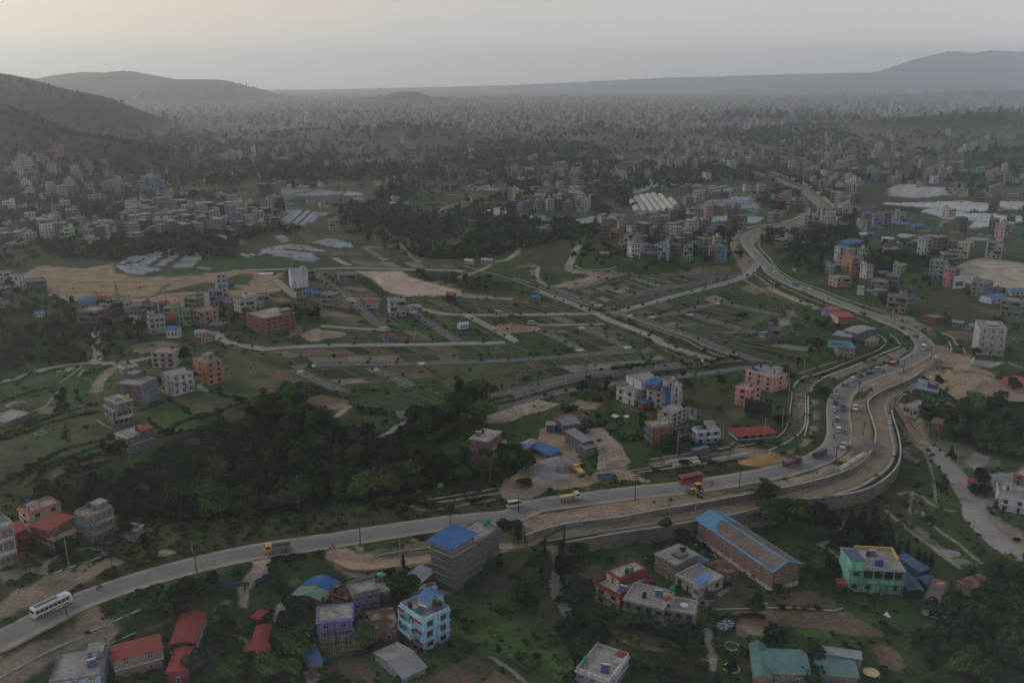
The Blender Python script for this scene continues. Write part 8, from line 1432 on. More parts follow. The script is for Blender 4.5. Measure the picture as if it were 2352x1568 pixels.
def vpr(kind):
 """parts of each vehicle kind: (name, mesh, paint it?) ; x forward"""
 if kind in VP:return VP[kind]
 P=[];W=.85;wr=.33;wx=(1.35,-1.35);L_=2.1
 if kind in('car','suv','van','pickup','minibus'):
  body=dict(car=[(-2.1,.3),(2.1,.3),(2.15,.75),(1.1,.9),(-1.6,.95),(-2.1,.85)],suv=[(-2.2,.35),(2.2,.35),(2.2,.95),(1.2,1.05),(-2.2,1.1)],van=[(-2.3,.35),(2.2,.35),(2.25,.9),(1.7,1.15),(-2.3,1.2)],pickup=[(-2.5,.4),(2.5,.4),(2.5,.95),(1.4,1.1),(-2.5,1.05)],minibus=[(-2.5,.35),(2.4,.35),(2.45,1.0),(2.2,1.2),(-2.5,1.2)])[kind]
  cab=dict(car=[(.9,.88),(.3,1.4),(-1.1,1.42),(-1.7,.93)],suv=[(1.05,1.03),(.5,1.65),(-2.0,1.7),(-2.2,1.1)],van=[(1.7,1.12),(1.1,1.8),(-2.15,1.85),(-2.3,1.2)],pickup=[(1.2,1.08),(.7,1.7),(-.6,1.72),(-.8,1.07)],minibus=[(2.2,1.2),(1.7,2.1),(-2.4,2.15),(-2.5,1.2)])[kind]
  b=MB();prism(b,body,-W,W);roof_z=max(z for x,z in cab);rx=[x for x,z in cab if z>roof_z-.08];b.box(min(rx)+.02,-W+.1,roof_z-.06,max(rx)-.02,W-.1,roof_z+.05)
  for y in(-W+.05,W-.12):
   for x,z in cab[1:3]:b.tube((x,y+.03,body[-1][1]),(x,y+.03,z),.05,4)
  if kind=='pickup':b.box(-2.5,-W,1.05,-.85,-W+.08,1.4);b.box(-2.5,W-.08,1.05,-.85,W,1.4);b.box(-2.5,-W+.08,1.05,-2.42,W-.08,1.4)
  P.append(('body',b.mesh('body',CARP),1));g=MB();prism(g,cab,-W+.07,W-.07);P.append(('windows',g.mesh('windows',GLASS),0));L_=max(x for x,z in body)
  wx=(L_-.8,-L_+.8);h=MB()
  for y in(-.6,.6):h.box(L_-.05,y-.18,.6,L_+.06,y+.18,.76)
  P.append(('headlights',h.mesh('headlights',CHROME),0))
 elif kind=='bus':
  W=1.2;wr=.48;b=MB();prism(b,[(-5,.45),(4.9,.45),(5.05,1.5),(4.8,3.0),(-4.9,3.05),(-5.05,1.6)],-W,W);b.box(-4.5,-.8,3.05,2.0,.8,3.13);b.box(2.3,-.7,3.05,3.6,.7,3.3);P.append(('body',b.mesh('body',CARP),1));g=MB()
  for i in range(8):x=-4.6+i*1.12;g.box(x,-W-.02,1.6,x+1.0,W+.02,2.55)
  g.box(4.75,-W+.15,1.5,5.03,W-.15,2.75);g.box(-5.08,-W+.3,1.8,-4.9,W-.3,2.6);g.box(-4.3,-.7,3.13,1.8,.7,3.15);P.append(('windows',g.mesh('windows',GLASS),0));g=MB()
  for s in(-1,1):
   Q=[(-4.9,.5),(-1,.5),(1,.9),(3,.75),(4.6,.6),(4.6,.85),(3,1.05),(1,1.2),(-1.5,1.0),(-3.5,1.1),(-4.9,.95)];g.face([(x,s*(W+.012),z)for x,z in(Q if s<0 else Q[::-1])])
  P.append(('side_stripe',g.mesh('side_stripe',mat('stripe_red',(.20,.03,.04),rough=.4,var=.1)),0));wx=(3.2,-3.0);m_=MB()
  for s in(-1,1):m_.box(5.0,s*1.25-.12,2.2,5.25,s*1.25+.12,2.6)
  P.append(('mirrors',m_.mesh('mirrors',STEEL),0))
 elif kind in('truck','tipper','tanker'):
  W=1.15;wr=.5;b=MB();prism(b,[(1.6,.7),(3.5,.7),(3.6,1.5),(3.4,1.65),(3.15,2.6),(1.6,2.65)],-W,W);P.append(('cab',b.mesh('cab',CARP),1));g=MB();prism(g,[(3.45,1.68),(3.2,2.5),(3.12,2.5),(3.3,1.68)],-W+.12,W-.12)
  for s in(-1,1):g.box(2.0,s*(W+.01)-.01,1.7,3.0,s*(W+.01)+.01,2.4)
  P.append(('windows',g.mesh('windows',GLASS),0));f=MB();f.box(-3.4,-.5,.6,1.6,.5,.9);P.append(('chassis',f.mesh('chassis',STEEL),0));t=MB()
  t.box(-3.5,-W,.95,1.45,W,1.1)
  for q in((-3.5,-W,1.45,-W+.1),(-3.5,W-.1,1.45,W),(-3.5,-W+.1,-3.4,W-.1),(1.35,-W+.1,1.45,W-.1)):t.box(q[0],q[1],1.1,q[2],q[3],2.0)
  for i in range(6):x=-3.3+i*.9;t.box(x,-W-.06,1.0,x+.12,-W,1.95);t.box(x,W,1.0,x+.12,W+.06,1.95)
  P.append(('tipping_body' if kind!='tanker' else 'load_bed',t.mesh('tipping_body',mat('truck_bed',None,rough=.6,var=.25)),2));ld=MB()
  if kind=='truck':ld.box(-3.38,-W+.12,1.3,1.33,W-.12,1.88);P.append(('load',ld.mesh('load',mat('sand_load',(.5,.4,.16),var=.25)),0))
  if kind=='tanker':
   for i in range(4):
    for j in(-.5,.5):ld.tube((-2.9+i*1.1,j,1.5),(-2.9+i*1.1,j,2.3),.42,8)
   P.append(('drums',ld.mesh('drums',mat('drum_metal',(.24,.2,.2),var=.3)),0))
  wx=(2.6,-1.6,-2.7)
 elif kind=='backhoe':
  W=.9;wr=.7;b=MB();prism(b,[(-.8,.7),(2.0,.7),(2.1,1.3),(.4,1.5),(-.8,1.2)],-.5,.5);b.box(-1.0,-.85,2.7,.7,.85,2.85);P.append(('body',b.mesh('body',CARP),1));g=MB();prism(g,[(.4,1.4),(.6,2.7),(-.9,2.7),(-.8,1.2)],-.7,.7);P.append(('cab_glass',g.mesh('cab_glass',GLASS),0))
  a=MB();a.tube((-1,0,1.0),(-2.2,0,3.3),.16,6);a.tube((-2.2,0,3.3),(-3.3,0,2.0),.13,6);prism(a,[(-3.1,1.5),(-3.3,2.1),(-3.8,1.9),(-3.7,1.2)],-.35,.35);P.append(('rear_arm',a.mesh('rear_arm',CARP),1));a=MB()
  for s in(-.6,.6):a.tube((1.0,s,1.3),(2.9,s,.6),.1,5)
  prism(a,[(2.9,.15),(3.7,.1),(3.2,.35),(3.0,.95),(2.8,.9)],-1.1,1.1);P.append(('front_bucket',a.mesh('front_bucket',STEEL),0));wx=(1.5,-.9)
 elif kind=='bike':
  b=MB();b.tube((-.5,0,.55),(.35,0,.7),.12,6);b.tube((.6,0,.35),(.4,0,1.0),.05,5);b.tube((.4,-.33,1.02),(.4,.33,1.02),.03,5);prism(b,[(-.7,.75),(.05,.72),(.4,.85),(.3,.95),(-.7,.85)],-.13,.13);P.append(('frame',b.mesh('frame',CARP),1));wx=(.62,-.62);wr=.31;W=.06
 VP[kind]=(P,wx,W,wr);return VP[kind]
def veh(kind,name,u,v,ang,color,label,cat,bed=None,s=1.0,z=None,tow=None):
 """ang: heading in the picture plane given by a second picture point"""
 p=G(u,v)if z is None else onz(u,v,z);q=G(*ang)if z is None else onz(*ang,z);th=math.atan2(q[1]-p[1],q[0]-p[0]);P,wx,W,wr=vpr(kind);zz=p[2]+.1
 r=root(name,(p[0],p[1],zz),th,label,cat);r.scale=(s,s,s)
 for nm,me,k in P:
  no(nm,me,r,None,color if k==1 else(bed or(.12,.12,.12))if k==2 else None)
 for x in wx:
  for y in((-1,1)if kind!='bike' else(1,)):o=no('wheel',whm(wr),r);o.location=(x,y*(W-.1)if kind!='bike' else 0,wr if kind!='backhoe' or x<0 else wr*.7);o.scale=(1,1,1)if kind!='backhoe' or x<0 else(.7,1,.7)
 return r
def a_(tile):return pts(tile)[0]
def V_(kind,name,at,to,color,label,cat,**k):(u,v),t=a_(at),a_(to);return veh(kind,name,u,v,t,color,label,cat,**k)
V_('bus','tourist_bus','A 48,90.5','A 70,80',(.50,.50,.52),'white coach with dark windows and wavy dark red stripes on the highway, lower left','bus',s=1.0)
V_('bus','local_bus','G 163.5,129','G 150,131.8',(.34,.05,.06),'red and grey local bus on the highway beside the yellow digger','bus',s=.88)
V_('bus','dark_bus','h 475,1055','H 40,109.5',(.05,.06,.09),'dark coach with white roof edge leaving the bend','bus',s=.72);V_('minibus','minibus','G 2.5,152','G 16,150',(.5,.5,.52),'white minibus with orange roof load beside the dirt road mouth','minibus',s=1.0)
V_('tipper','tipper_truck','B 20,36.5','B 6,38.5',(.48,.26,.02),'yellow-nosed tipper truck with empty grey body on the highway','truck',bed=(.16,.16,.165),s=1.05);V_('truck','tipper_truck','G 53,146','G 68,144',(.42,.42,.40),'white tipper truck loaded with yellow sand on the highway','truck',bed=(.22,.20,.18),s=.98)
V_('truck','tipper_truck','G 61,121.5','G 52,113',(.45,.20,.03),'orange tipper truck parked beside the gravel heap','truck',bed=(.30,.16,.05),s=.95);V_('tipper','tipper_truck','G 87,127.5','G 96,127',(.05,.08,.14),'dark blue tipper truck parked at the foot of the stone heap','truck',bed=(.10,.13,.18),s=.95)
V_('backhoe','backhoe_loader','G 170,138.5','G 159,140',(.50,.24,.02),'yellow backhoe digger working on the verge of the highway','digger',s=1.1);V_('tanker','flatbed_truck','H 22,114','H 33,111',(.05,.05,.06),'dark red truck carrying round drums at the start of the bend','truck',bed=(.14,.05,.05),s=1.05);V_('truck','lorry','h 1155,215','H 129,16',(.18,.05,.04),'dark red lorry on the upper part of the bend','truck',bed=(.16,.045,.04),s=.95)
V_('pickup','pickup_truck','H 69,97.5','H 66.5,102',(.5,.5,.5),'white pickup truck with open bed coming down the bend','pickup',s=1.05);V_('pickup','cargo_pickup','H 80,62.5','H 80,67',(.48,.48,.5),'white pickup with blue covered bed parked on the dusty shoulder','pickup',s=1.05);q=COL.objects[-1]
V_('suv','jeep','h 648,825','H 65,78',(.5,.5,.49),'white boxy jeep in the lower part of the queue on the bend','car');V_('suv','jeep','h 632,728','H 63,69',(.20,.19,.18),'grey-brown jeep above the white one on the bend','car');V_('suv','jeep','h 692,625','H 69.2,67',(.045,.055,.08),'dark blue jeep in the oncoming lane of the bend','car',s=1.15)
V_('car','car','H 60,63.2','H 59.8,59',(.45,.45,.46),'white hatchback in the queue below the dark van','car');V_('suv','jeep','H 62,57','H 61.5,53',(.06,.05,.05),'dark jeep with roof rack behind the yellow-topped taxi','car');V_('car','taxi','h 617,512','H 62.5,48',(.46,.42,.34),'white taxi with yellow roof at the middle of the queue','taxi')
V_('suv','jeep','h 705,408','H 76,36',(.16,.17,.15),'olive-grey jeep below the white jeep near the top of the queue','car');V_('suv','jeep','H 78,36','H 84,33.5',(.50,.50,.50),'white jeep near the top of the queue','car');V_('pickup','pickup_truck','h 838,325','H 90,29.5',(.12,.16,.14),'greenish pickup truck third from the top of the queue','pickup');V_('suv','jeep','H 93,30','H 100,27.5',(.05,.045,.04),'very dark jeep second from the top of the queue','car');V_('van','van','H 100.3,27','H 107,24.5',(.27,.29,.28),'silver-grey van at the top of the queue','van')
V_('minibus','minibus','h 1425,75','H 141.5,11',(.46,.46,.48),'white minibus with luggage rack entering the bend from above','minibus',s=1.1);V_('suv','jeep','L 140.5,156','L 143,160',(.42,.42,.43),'white car just above the minibus at the upper bend','car');V_('car','car','L 135.7,153','L 131,150',(.05,.05,.06),'small dark car just above the white car','car');V_('car','car','L 123,145','L 118,142',(.05,.05,.055),'dark car left of the roadside sign pole','car');V_('suv','jeep','L 87.2,132','L 82,130',(.045,.05,.06),'dark jeep on the highway right of the red-roofed pale house','car')
V_('car','car','l 385,1095','L 43,111.2',(.48,.48,.48),'white car behind the blue truck on the highway','car');V_('tipper','lorry','l 255,1058','L 31,108',(.05,.09,.2),'blue lorry with silver body on the highway','truck',bed=(.08,.13,.24),s=.8);V_('van','van','L 14.3,100','L 19,102.2',(.36,.37,.38),'silver van on the highway ahead of the blue lorry','van');V_('van','van','l 57,955','L 10,98',(.46,.44,.30),'cream van leading on the highway','van')
V_('car','car','l 475,405','L 48,44',(.5,.5,.5),'white car on the far bend','car');V_('car','car','L 28.8,18','L 33,20.5',(.1,.1,.1),'dark car beyond the far bend','car');V_('car','car','l 225,158','L 26,17.5',(.5,.5,.5),'white car farthest up the highway','car');V_('minibus','bus','K 231,55.5','K 228,56.2',(.3,.32,.4),'grey bus parked where the middle bend begins','bus',s=1.5);V_('tipper','lorry','l 503,245','L 50,28',(.06,.14,.2),'blue-green lorry on the outer yellow track','truck',s=.9);V_('car','car','K 225,63','K 223,60',(.48,.48,.48),'white car waiting inside the middle bend','car')
V_('van','van','k 185,1415','K 26,141.2',(.42,.44,.42),'pale van parked on the narrow township street','van',s=1.1);V_('van','van','J 223,131.8','J 230,131.8',(.40,.41,.40),'pale van parked on the cross street','van',s=1.1);V_('suv','jeep','k 945,1283','K 100,127.5',(.05,.07,.06),'dark green vehicle at the township junction','car',s=1.2)
# ---------------------------------------------------------------- people
def person_mesh(key,J,Rr):
 k='person'+key
 if k in CH:return CH[k]
 n=list(J);idx={a:i for i,a in enumerate(n)};E=[(a,b)for a,b in[('pel','chest'),('chest','neck'),('neck','head'),('chest','shl'),('shl','ell'),('ell','hal'),('chest','shr'),('shr','elr'),('elr','har'),('pel','hil'),('hil','knl'),('knl','fol'),('fol','tol'),('pel','hir'),('hir','knr'),('knr','for'),('for','tor')]]
 me=bpy.data.meshes.new('body');me.from_pydata([J[a]for a in n],[(idx[a],idx[b])for a,b in E],[]);o=bpy.data.objects.new('tmp',me);COL.objects.link(o);md=o.modifiers.new('s','SKIN')
 for i,a in enumerate(n):r_=Rr[a];me.skin_vertices[0].data[i].radius=(r_,r_);me.skin_vertices[0].data[i].use_root=a=='pel'
 o.modifiers.new('d','SUBSURF').levels=1;dg=bpy.context.evaluated_depsgraph_get();m2=bpy.data.meshes.new_from_object(o.evaluated_get(dg));bpy.data.objects.remove(o);m2.name='person'
 for m_ in(mat('skin',(.22,.12,.08),var=.1),mat('shirt',None,var=.15,scale=3),mat('trousers',(.04,.04,.055),var=.15),mat('hair',(.015,.013,.012),var=.1)):m2.materials.append(m_)
 hz=J['head'][2];pz=J['pel'][2];sy=J['neck'][2]
 for f in m2.polygons:
  c=f.center;f.material_index=(3 if(c.z>hz+.02 or c.x<J['head'][0]-.05 and c.z>sy+.1)else 0)if c.z>sy+.02 else(0 if(Vector(J['hal'])-c).length<.14 or(Vector(J['har'])-c).length<.14 else 1 if c.z>pz+.02 and not(key=='ride' and c.z<pz+.05)else 2)
 CH[k]=m2;return m2
RB=dict(pel=.15,chest=.17,neck=.065,head=.115,shl=.075,ell=.055,hal=.045,shr=.075,elr=.055,har=.045,hil=.10,knl=.07,fol=.05,tol=.045,hir=.10,knr=.07,tor=.045);RB['for']=.05
STAND=dict(pel=(0,0,.93),chest=(0,0,1.28),neck=(0,0,1.47),head=(.02,0,1.64),shl=(0,.2,1.4),ell=(-.03,.25,1.12),hal=(.05,.26,.87),shr=(0,-.2,1.4),elr=(-.04,-.25,1.12),har=(.02,-.26,.86),hil=(0,.1,.88),knl=(.08,.1,.5),fol=(.0,.1,.08),tol=(.16,.1,.05),hir=(0,-.1,.88),knr=(-.02,-.1,.5),tor=(-.05,-.1,.05));STAND['for']=(-.2,-.1,.08)
RIDE=dict(pel=(-.15,0,.92),chest=(-.05,0,1.28),neck=(0,0,1.46),head=(.05,0,1.63),shl=(-.03,.19,1.38),ell=(.12,.28,1.15),hal=(.38,.28,1.06),shr=(-.03,-.19,1.38),elr=(.12,-.28,1.15),har=(.38,-.28,1.06),hil=(-.1,.1,.88),knl=(.28,.18,.75),fol=(.1,.2,.36),tol=(.26,.2,.32),hir=(-.1,-.1,.88),knr=(.28,-.18,.75),tor=(.26,-.2,.32));RIDE['for']=(.1,-.2,.36)
def prs(at,to,col,label,z=None,pose='stand',off=0):
 (u,v),t=a_(at),a_(to);p=G(u,v)if z is None else onz(u,v,z);q=G(*t)if z is None else onz(*t,z);o=no('person',person_mesh(pose,STAND if pose=='stand' else RIDE,RB),None,None,col);o.location=(p[0],p[1],p[2]+.1+off);o.rotation_euler=(0,0,math.atan2(q[1]-p[1],q[0]-p[0]));tag(o,label,'person');return o
def bike(at,to,col,shirt,where):
 V_('bike','motorcycle',at,to,col,f'motorcycle {where}','motorcycle');prs(at,to,shirt,f'motorcycle rider {where}',None,'ride')
for at,to,c,s_,w_ in(('a 915,705','A 80,76',(.03,.03,.03),(.03,.03,.035),'in black right of the coach on the highway'),('B 70,33','B 82,31',(.35,.35,.36),(.05,.06,.1),'with white scooter at the dirt track mouth'),('h 605,888','H 60.3,85',(.04,.04,.04),(.05,.05,.06),'just above the dark coach on the bend'),('h 592,778','H 59,74',(.04,.04,.04),(.12,.08,.05),'beside the grey-brown jeep on the bend'),('h 617,665','h 615,625',(.05,.05,.05),(.45,.45,.45),'in a white shirt below the white hatchback'),('H 62.4,47','H 64,44',(.03,.03,.05),(.04,.05,.08),'leading above the yellow-roofed taxi'),('h 1065,288','H 100,32',(.1,.03,.03),(.04,.04,.05),'below the silver-grey van'),('H 132,14.8','H 129,16.5',(.03,.03,.03),(.05,.05,.05),'near the dark red lorry'),('l 555,1188','L 60,120.5',(.03,.03,.03),(.06,.06,.08),'alone on the highway above the violet half house'),('l 348,1098','L 30,107.8',(.03,.03,.03),(.05,.05,.06),'between the blue lorry and the white car'),('C 103,122.5','C 110,126',(.03,.03,.04),(.5,.5,.52),'in a white shirt on the track by the long grey house'),('K 211.5,68','K 211,64',(.03,.03,.03),(.3,.08,.06),'inside the middle bend'),('k 2232,765','K 225,79',(.03,.03,.03),(.08,.1,.2),'below the middle bend'),('K 175.5,110','K 170,112',(.03,.03,.03),(.05,.05,.05),'alone on the diagonal street')):
 bike(at,to,c,s_,w_)
prs('a 172,748','A 30,70',(.4,.38,.36),'person in white top walking on the dirt track at the far left');prs('A 97.2,120','A 90,125',(.30,.06,.04),'person in red on the earth below the crossing');prs('G 183.7,132','G 170,133',(.03,.03,.03),'person in dark clothes standing behind the yellow digger');prs('c 1083,1305','C 100,128',(.48,.48,.50),'person in white walking on the track by the white house');prs('G 138.8,100','G 130,100',(.04,.04,.05),'person in dark clothes in front of the brick house with mural');prs('h 1455,195','H 150,20',(.03,.03,.03),'left person of the pair standing at the roadside kiosk');prs('h 1468,198','H 140,20',(.1,.03,.03),'right person of the pair standing at the roadside kiosk')
prs('a 208,515','A 30,50',(.42,.22,.06),'person in orange sitting area before the left shops');prs('A 23.8,52','A 10,50',(.24,.05,.05),'person in dark red before the left shops');prs('F 146.5,2','F 150,3',(.04,.04,.05),'left person walking on the long grey street');prs('F 149,2.2','F 140,3',(.05,.05,.06),'right person walking on the long grey street');prs('G 23,156','G 30,156',(.05,.05,.05),'person in dark clothes at the highway edge near the minibus');prs('i 1943,1485','I 195,150',(.12,.05,.05),'person walking on the curved village road')
G_=NB['grey tower'];p_=G_['c'];o=no('person',person_mesh('stand',STAND,RB),None,None,(.45,.45,.46));o.location=(p_[0]+cos(G_['rz']+1.57)*G_['d']*.3-2,p_[1]+sin(G_['rz']+1.57)*G_['d']*.3,G_['z']+.06);tag(o,'person in white on the roof of the grey tower beside the blue roof','person')
# ---------------------------------------------------------------- poles and wires
CONP=mat('concrete_pole',(.24,.23,.21),var=.2);CABLE=mat('cable',(.02,.02,.02),var=.1);DPOLE=mat('tarred_pole',(.035,.032,.03),var=.2)
def pole(at,top,label,name='utility_pole',dark=True,arms=1,lean=0):
 (u,v),(tu,tv)=a_(at),a_(top);p=G(u,v);d=ray(tu,tv);t=(p[0]*d[0]+p[1]*d[1])/(d[0]**2+d[1]**2);h=min(max(CAMZ+d[2]*t-p[2],3.5),13);r=root(name,p,0,label,'pole');k=f'pole{dark}{arms}'
 if k not in CH:
  b=MB();b.tube((0,0,-.05),(0,0,1),.16,6,r2=.10);CH[k]=b.mesh('shaft',DPOLE if dark else CONP);b=MB()
  if arms:b.box(-1.0,-.06,-.06,1.0,.06,.06);b.box(-.7,-.05,-.7,.7,.05,-.6);[b.tube((x,0,.05),(x,0,.25),.05,5)for x in(-.9,-.3,.3,.9)]
  CH[k+'a']=b.mesh('crossarm',STEEL)if b.F else None
 o=no('shaft',CH[k],r);o.scale=(1,1,h);o.rotation_euler=(0,lean,0)
 if CH[k+'a']:o=no('crossarm',CH[k+'a'],r);o.location=(0,0,h-.5)
 return(p[0],p[1],p[2]+h-.4)
def cable(a,b,label,r_=.035):
 m=MB();a,b=Vector(a),Vector(b);sag=(b-a).length*.025;P=[a.lerp(b,t/8)-Vector((0,0,sag*4*(t/8)*(1-t/8)))for t in range(9)]
 for i in range(8):m.tube(P[i]-a,P[i+1]-a,r_,3,cap=False)
 o=m.build('power_cable',None,CABLE);o.location=a;tag(o,label,'cable','overhead power cables')
TP=[pole('a 1035,545','A 103,40','dark utility pole in the grass left of the coach'),pole('a 1805,548','a 1792,385','dark utility pole on the near verge above the red roofs'),pole('B 95.8,29','B 94.5,9','dark utility pole between tipper truck and grey tower'),pole('b 1785,165','B 179,1','dark utility pole behind the blue roof of the grey tower'),pole('g 58,1568','G 6,143','dark utility pole beside the white minibus'),pole('G 113,145','g 1143,1225','dark leaning utility pole on the near verge in the middle'),pole('G 208.8,135','G 209.5,115','grey utility pole right of the red bus'),pole('H 62,111.5','H 63,95.5','dark utility pole with crossarms inside the bend'),pole('H 87.5,86','H 88,73.5','thin dark pole in the grass inside the bend'),pole('H 83.2,47','H 85.5,36','leaning dark pole on the green spit inside the bend'),pole('H 124.3,28','H 125.8,16','dark utility pole on the verge of the upper bend'),pole('H 149.8,16','h 1505,35','dark utility pole at the mouth of the dirt area'),pole('l 1548,1568','l 1548,1465','dark pole at the top of the dirt area'),pole('L 129.7,151','L 129.7,145','dark pole right of the bend top'),pole('l 1155,1425','L 115,132','thin street pole right of the dark car'),pole('L 88,133','L 88.4,124','dark pole beside the dark jeep')]
for i in range(len(TP)-1):
 for k in(0,1):a,b=TP[i],TP[i+1];cable((a[0]+k*.6,a[1],a[2]-k*.5),(b[0]+k*.6,b[1],b[2]-k*.5),f'{("upper", "lower")[k]} black cable of span {i + 1} from the left along the highway')
for at,top,lab,dk in(('A 63,49.2','a 565,212','tall concrete pole in front of the brick terrace house',False),('B 17,38.5','b 165,245','thin grey pole in front of the yellow tipper truck',False),('B 40.5,36','B 39.2,20','grey pole on the near verge right of the tipper truck',False),('b 1328,485','b 1315,235','tall concrete pole on the kerb left of the grey tower',False),('A 61.8,96','a 605,845','short dark pole with white box below the coach',True),('C 16,33.5','C 16.3,7','tall concrete pole left of the green gate',False),('C 10,32','c 103,75','shorter concrete pole beside the tall one left of the gate',False),('C 64,23.5','C 65,4.5','concrete pole on the near kerb of the brown road',False),('C 168,6.5','C 168.2,-8','concrete pole on the brown road above the brick hall',False),('g 1683,1568','g 1692,1395','grey pole below the yellow digger',False),('h 848,1355','H 86.2,121','grey pole on the kerb below the bend',False),('H 19,139','H 19.2,131','thin grey pole on the brown road',False),('h 1115,585','H 113,46.5','grey pole on the inner kerb of the brown road',False),('H 115.8,64','H 117.2,50','dark pole beside the fork of the lane',True),('H 117.8,79','H 119,65','grey pole on the strip between road and wall',False),('H 125,48','h 1278,335','grey pole beside the double billboard',False),('h 328,315','H 34.5,15','tall pale pole below the zuvara billboard',False),('H 18,61','h 212,335','tall pale pole beside the outer drain wall',False),('H 13,80','h 142,615','pale street lamp pole beside the lower drain wall',False),('H 69.2,17','H 70.5,4','concrete pole right of the zuvara billboard',False),('G 231.5,90','G 233,70','concrete pole at the right end of the long red roof',False),('G 193.5,90','G 193.7,78','grey pole left of the long red roof',False),('g 1518,1045','g 1525,825','concrete pole in front of the brick house with mural',False),('G 57.2,112','G 57.8,93','thin pole beside the narrow metal shed',False),('H 146,91.5','H 147.8,78','lane lamp post with small banner at the top of the lane',False),('H 173.5,115','h 1755,1015','white lamp post beside the lane',False),('E 27.5,31','E 25.5,19','thin pole beside the concrete lane at the left',False),('E 82,22.5','E 80,9.5','thin pole where the lanes meet',False),('I 54.5,115','I 53,104','dark pole at the edge of the sand works',True),('I 153,124','I 152,113','thin pole in the sand behind the village',True),('F 27,8','F 26.2,1','thin lamp pole on the long street',False),('L 23.2,101','L 23.2,94','thin dark pole on the far side of the highway',True),('L 41,120','L 42,110','dark pole beside the sunken road',True),('L 29,121','L 28.2,112','dark double pole beside the sunken road',True),('L 50.5,125','L 50.8,117','pole in front of the violet half house',True),('L 3.8,110','L 4,100','thin pole at the start of the sunken road',True),('L 62,47.5','L 62.5,41','thin pole on the far bend',True),('c 285,965','C 29,87','green post with small lamp on the grassy slope',True),('C 45,109.5','C 45,101','dark post beside the track',True),('C 23.5,89','C 24,76','dark post standing higher on the grassy slope',True),('A 177,37.8','A 184,24.5','bare slanting pole leaning over the far verge',False)):
 pole(at,top,lab,dark=dk,arms=0)
# street lamps of the township
kk=0
for P,zs,w_ in ST[2:21]:
 T=ofs(P)
 for k in range(6,len(P)-2,15):
  q=P[k]+T[k]*(w_/2+.7);r=root('street_lamp',(q[0],q[1],zs[k]-.1),math.atan2(-T[k][1],-T[k][0]),f'slim grey street lamp, {part(*q)} of the township','street lamp','street lamps of the township');kk+=1
  if 'lampp' not in CH:b=MB();b.tube((0,0,0),(0,0,6),.07,5,r2=.05);b.tube((0,0,6),(1.1,0,6.2),.045,4);CH['lampp']=b.mesh('post',CONP);b=MB();b.box(.9,-.12,6.15,1.5,.12,6.25);CH['lamph']=b.mesh('lamp_head',CHROME)
  no('post',CH['lampp'],r);no('lamp_head',CH['lamph'],r)
# lattice masts and the far chimney
def mast(at,h,label,w0=3.0):
 p=G(*a_(at));r=root('lattice_mast',p,.4,label,'mast');b=MB();n=8
 for i in range(n):
  z0,z1=h*i/n,h*(i+1)/n;a0,a1=w0/2*(1-.85*i/n),w0/2*(1-.85*(i+1)/n);C0=[(-a0,-a0),(a0,-a0),(a0,a0),(-a0,a0)];C1=[(-a1,-a1),(a1,-a1),(a1,a1),(-a1,a1)]
  for k in range(4):b.tube((*C0[k],z0),(*C1[k],z1),.1,4);b.tube((*C0[k],z0),(*C1[(k+1)%4],z1),.06,3);b.tube((*C0[(k+1)%4],z0),(*C1[k],z1),.06,3)
 b.build('lattice',r,STEEL);c=MB();c.box(-1.2,-.1,h-2,1.2,.1,h-1.8);c.tube((0,0,h),(0,0,h+2),.06,4);c.build('antenna',r,STEEL)
mast('I 108.5,124',14,'yellowish lattice mast in the village below the sand works');mast('L 36.5,70',30,'grey lattice telecom mast beside the middle bend');mast('P 998,362',48,'dark lattice mast on the brown rise in the distance',5)
b=MB();b.tube((0,0,0),(0,0,62),2.6,10,r2=1.6);o=b.build('chimney',None,mat('soot_brick',(.06,.05,.05),var=.2));o.location=G(1201,262);tag(o,'tall dark brick-kiln chimney far out in the hazy city','chimney')
# ---------------------------------------------------------------- billboards
def text_mesh(s,size,mt,name='lettering',bold=0.0):
 c=bpy.data.curves.new(name,'FONT');c.body=s;c.size=size;c.align_x='CENTER';c.align_y='CENTER';c.offset=bold;c.resolution_u=2;o=bpy.data.objects.new('tmp',c);COL.objects.link(o);dg=bpy.context.evaluated_depsgraph_get();me=bpy.data.meshes.new_from_object(o.evaluated_get(dg));bpy.data.objects.remove(o);me.name=name;me.materials.clear();me.materials.append(mt);return me
def board(A,B,label,foot,face,h,texts=(),name='billboard',back=None,legs=2,panels=(),zlift=None):
 """A, B: left and right top corners in the picture; foot: picture point under A's side on the ground; h: panel height in metres"""
 p=G(*a_(foot));(u0,v0),(u1,v1)=a_(A),a_(B);d=ray(u0,v0);t=(p[0]*d[0]+p[1]*d[1])/(d[0]**2+d[1]**2);zt=CAMZ+d[2]*t;a=arr((d[0]*t,d[1]*t));b=arr(onz(u1,v1,zt)[:2]);w_=np.linalg.norm(b-a);th=math.atan2(b[1]-a[1],b[0]-a[0]);c=(a+b)/2;r=root(name,(c[0],c[1],p[2]),th,label,'billboard');H_=zt-p[2]
 bk('panel',r,-w_/2,-.12,H_-h,w_/2,.12,H_,face)
 for k in range(legs):x=-w_/2+w_*(k+.5)/legs;bk('post',r,x-.12,.13,-1,x+.12,.37,H_-.2,STEEL)
 for(x0,z0,x1,z1,m)in panels:bk('poster',r,-w_/2+x0*w_,-.135,H_-h+z0*h,-w_/2+x1*w_,-.121,H_-h+z1*h,m)
 for s,fx,fz,size,m in texts:o=no('lettering',text_mesh(s,size,m,bold=.02),r);o.location=(-w_/2+fx*w_,-.16,H_-h+fz*h);o.rotation_euler=(math.pi/2,0,0)
 return r
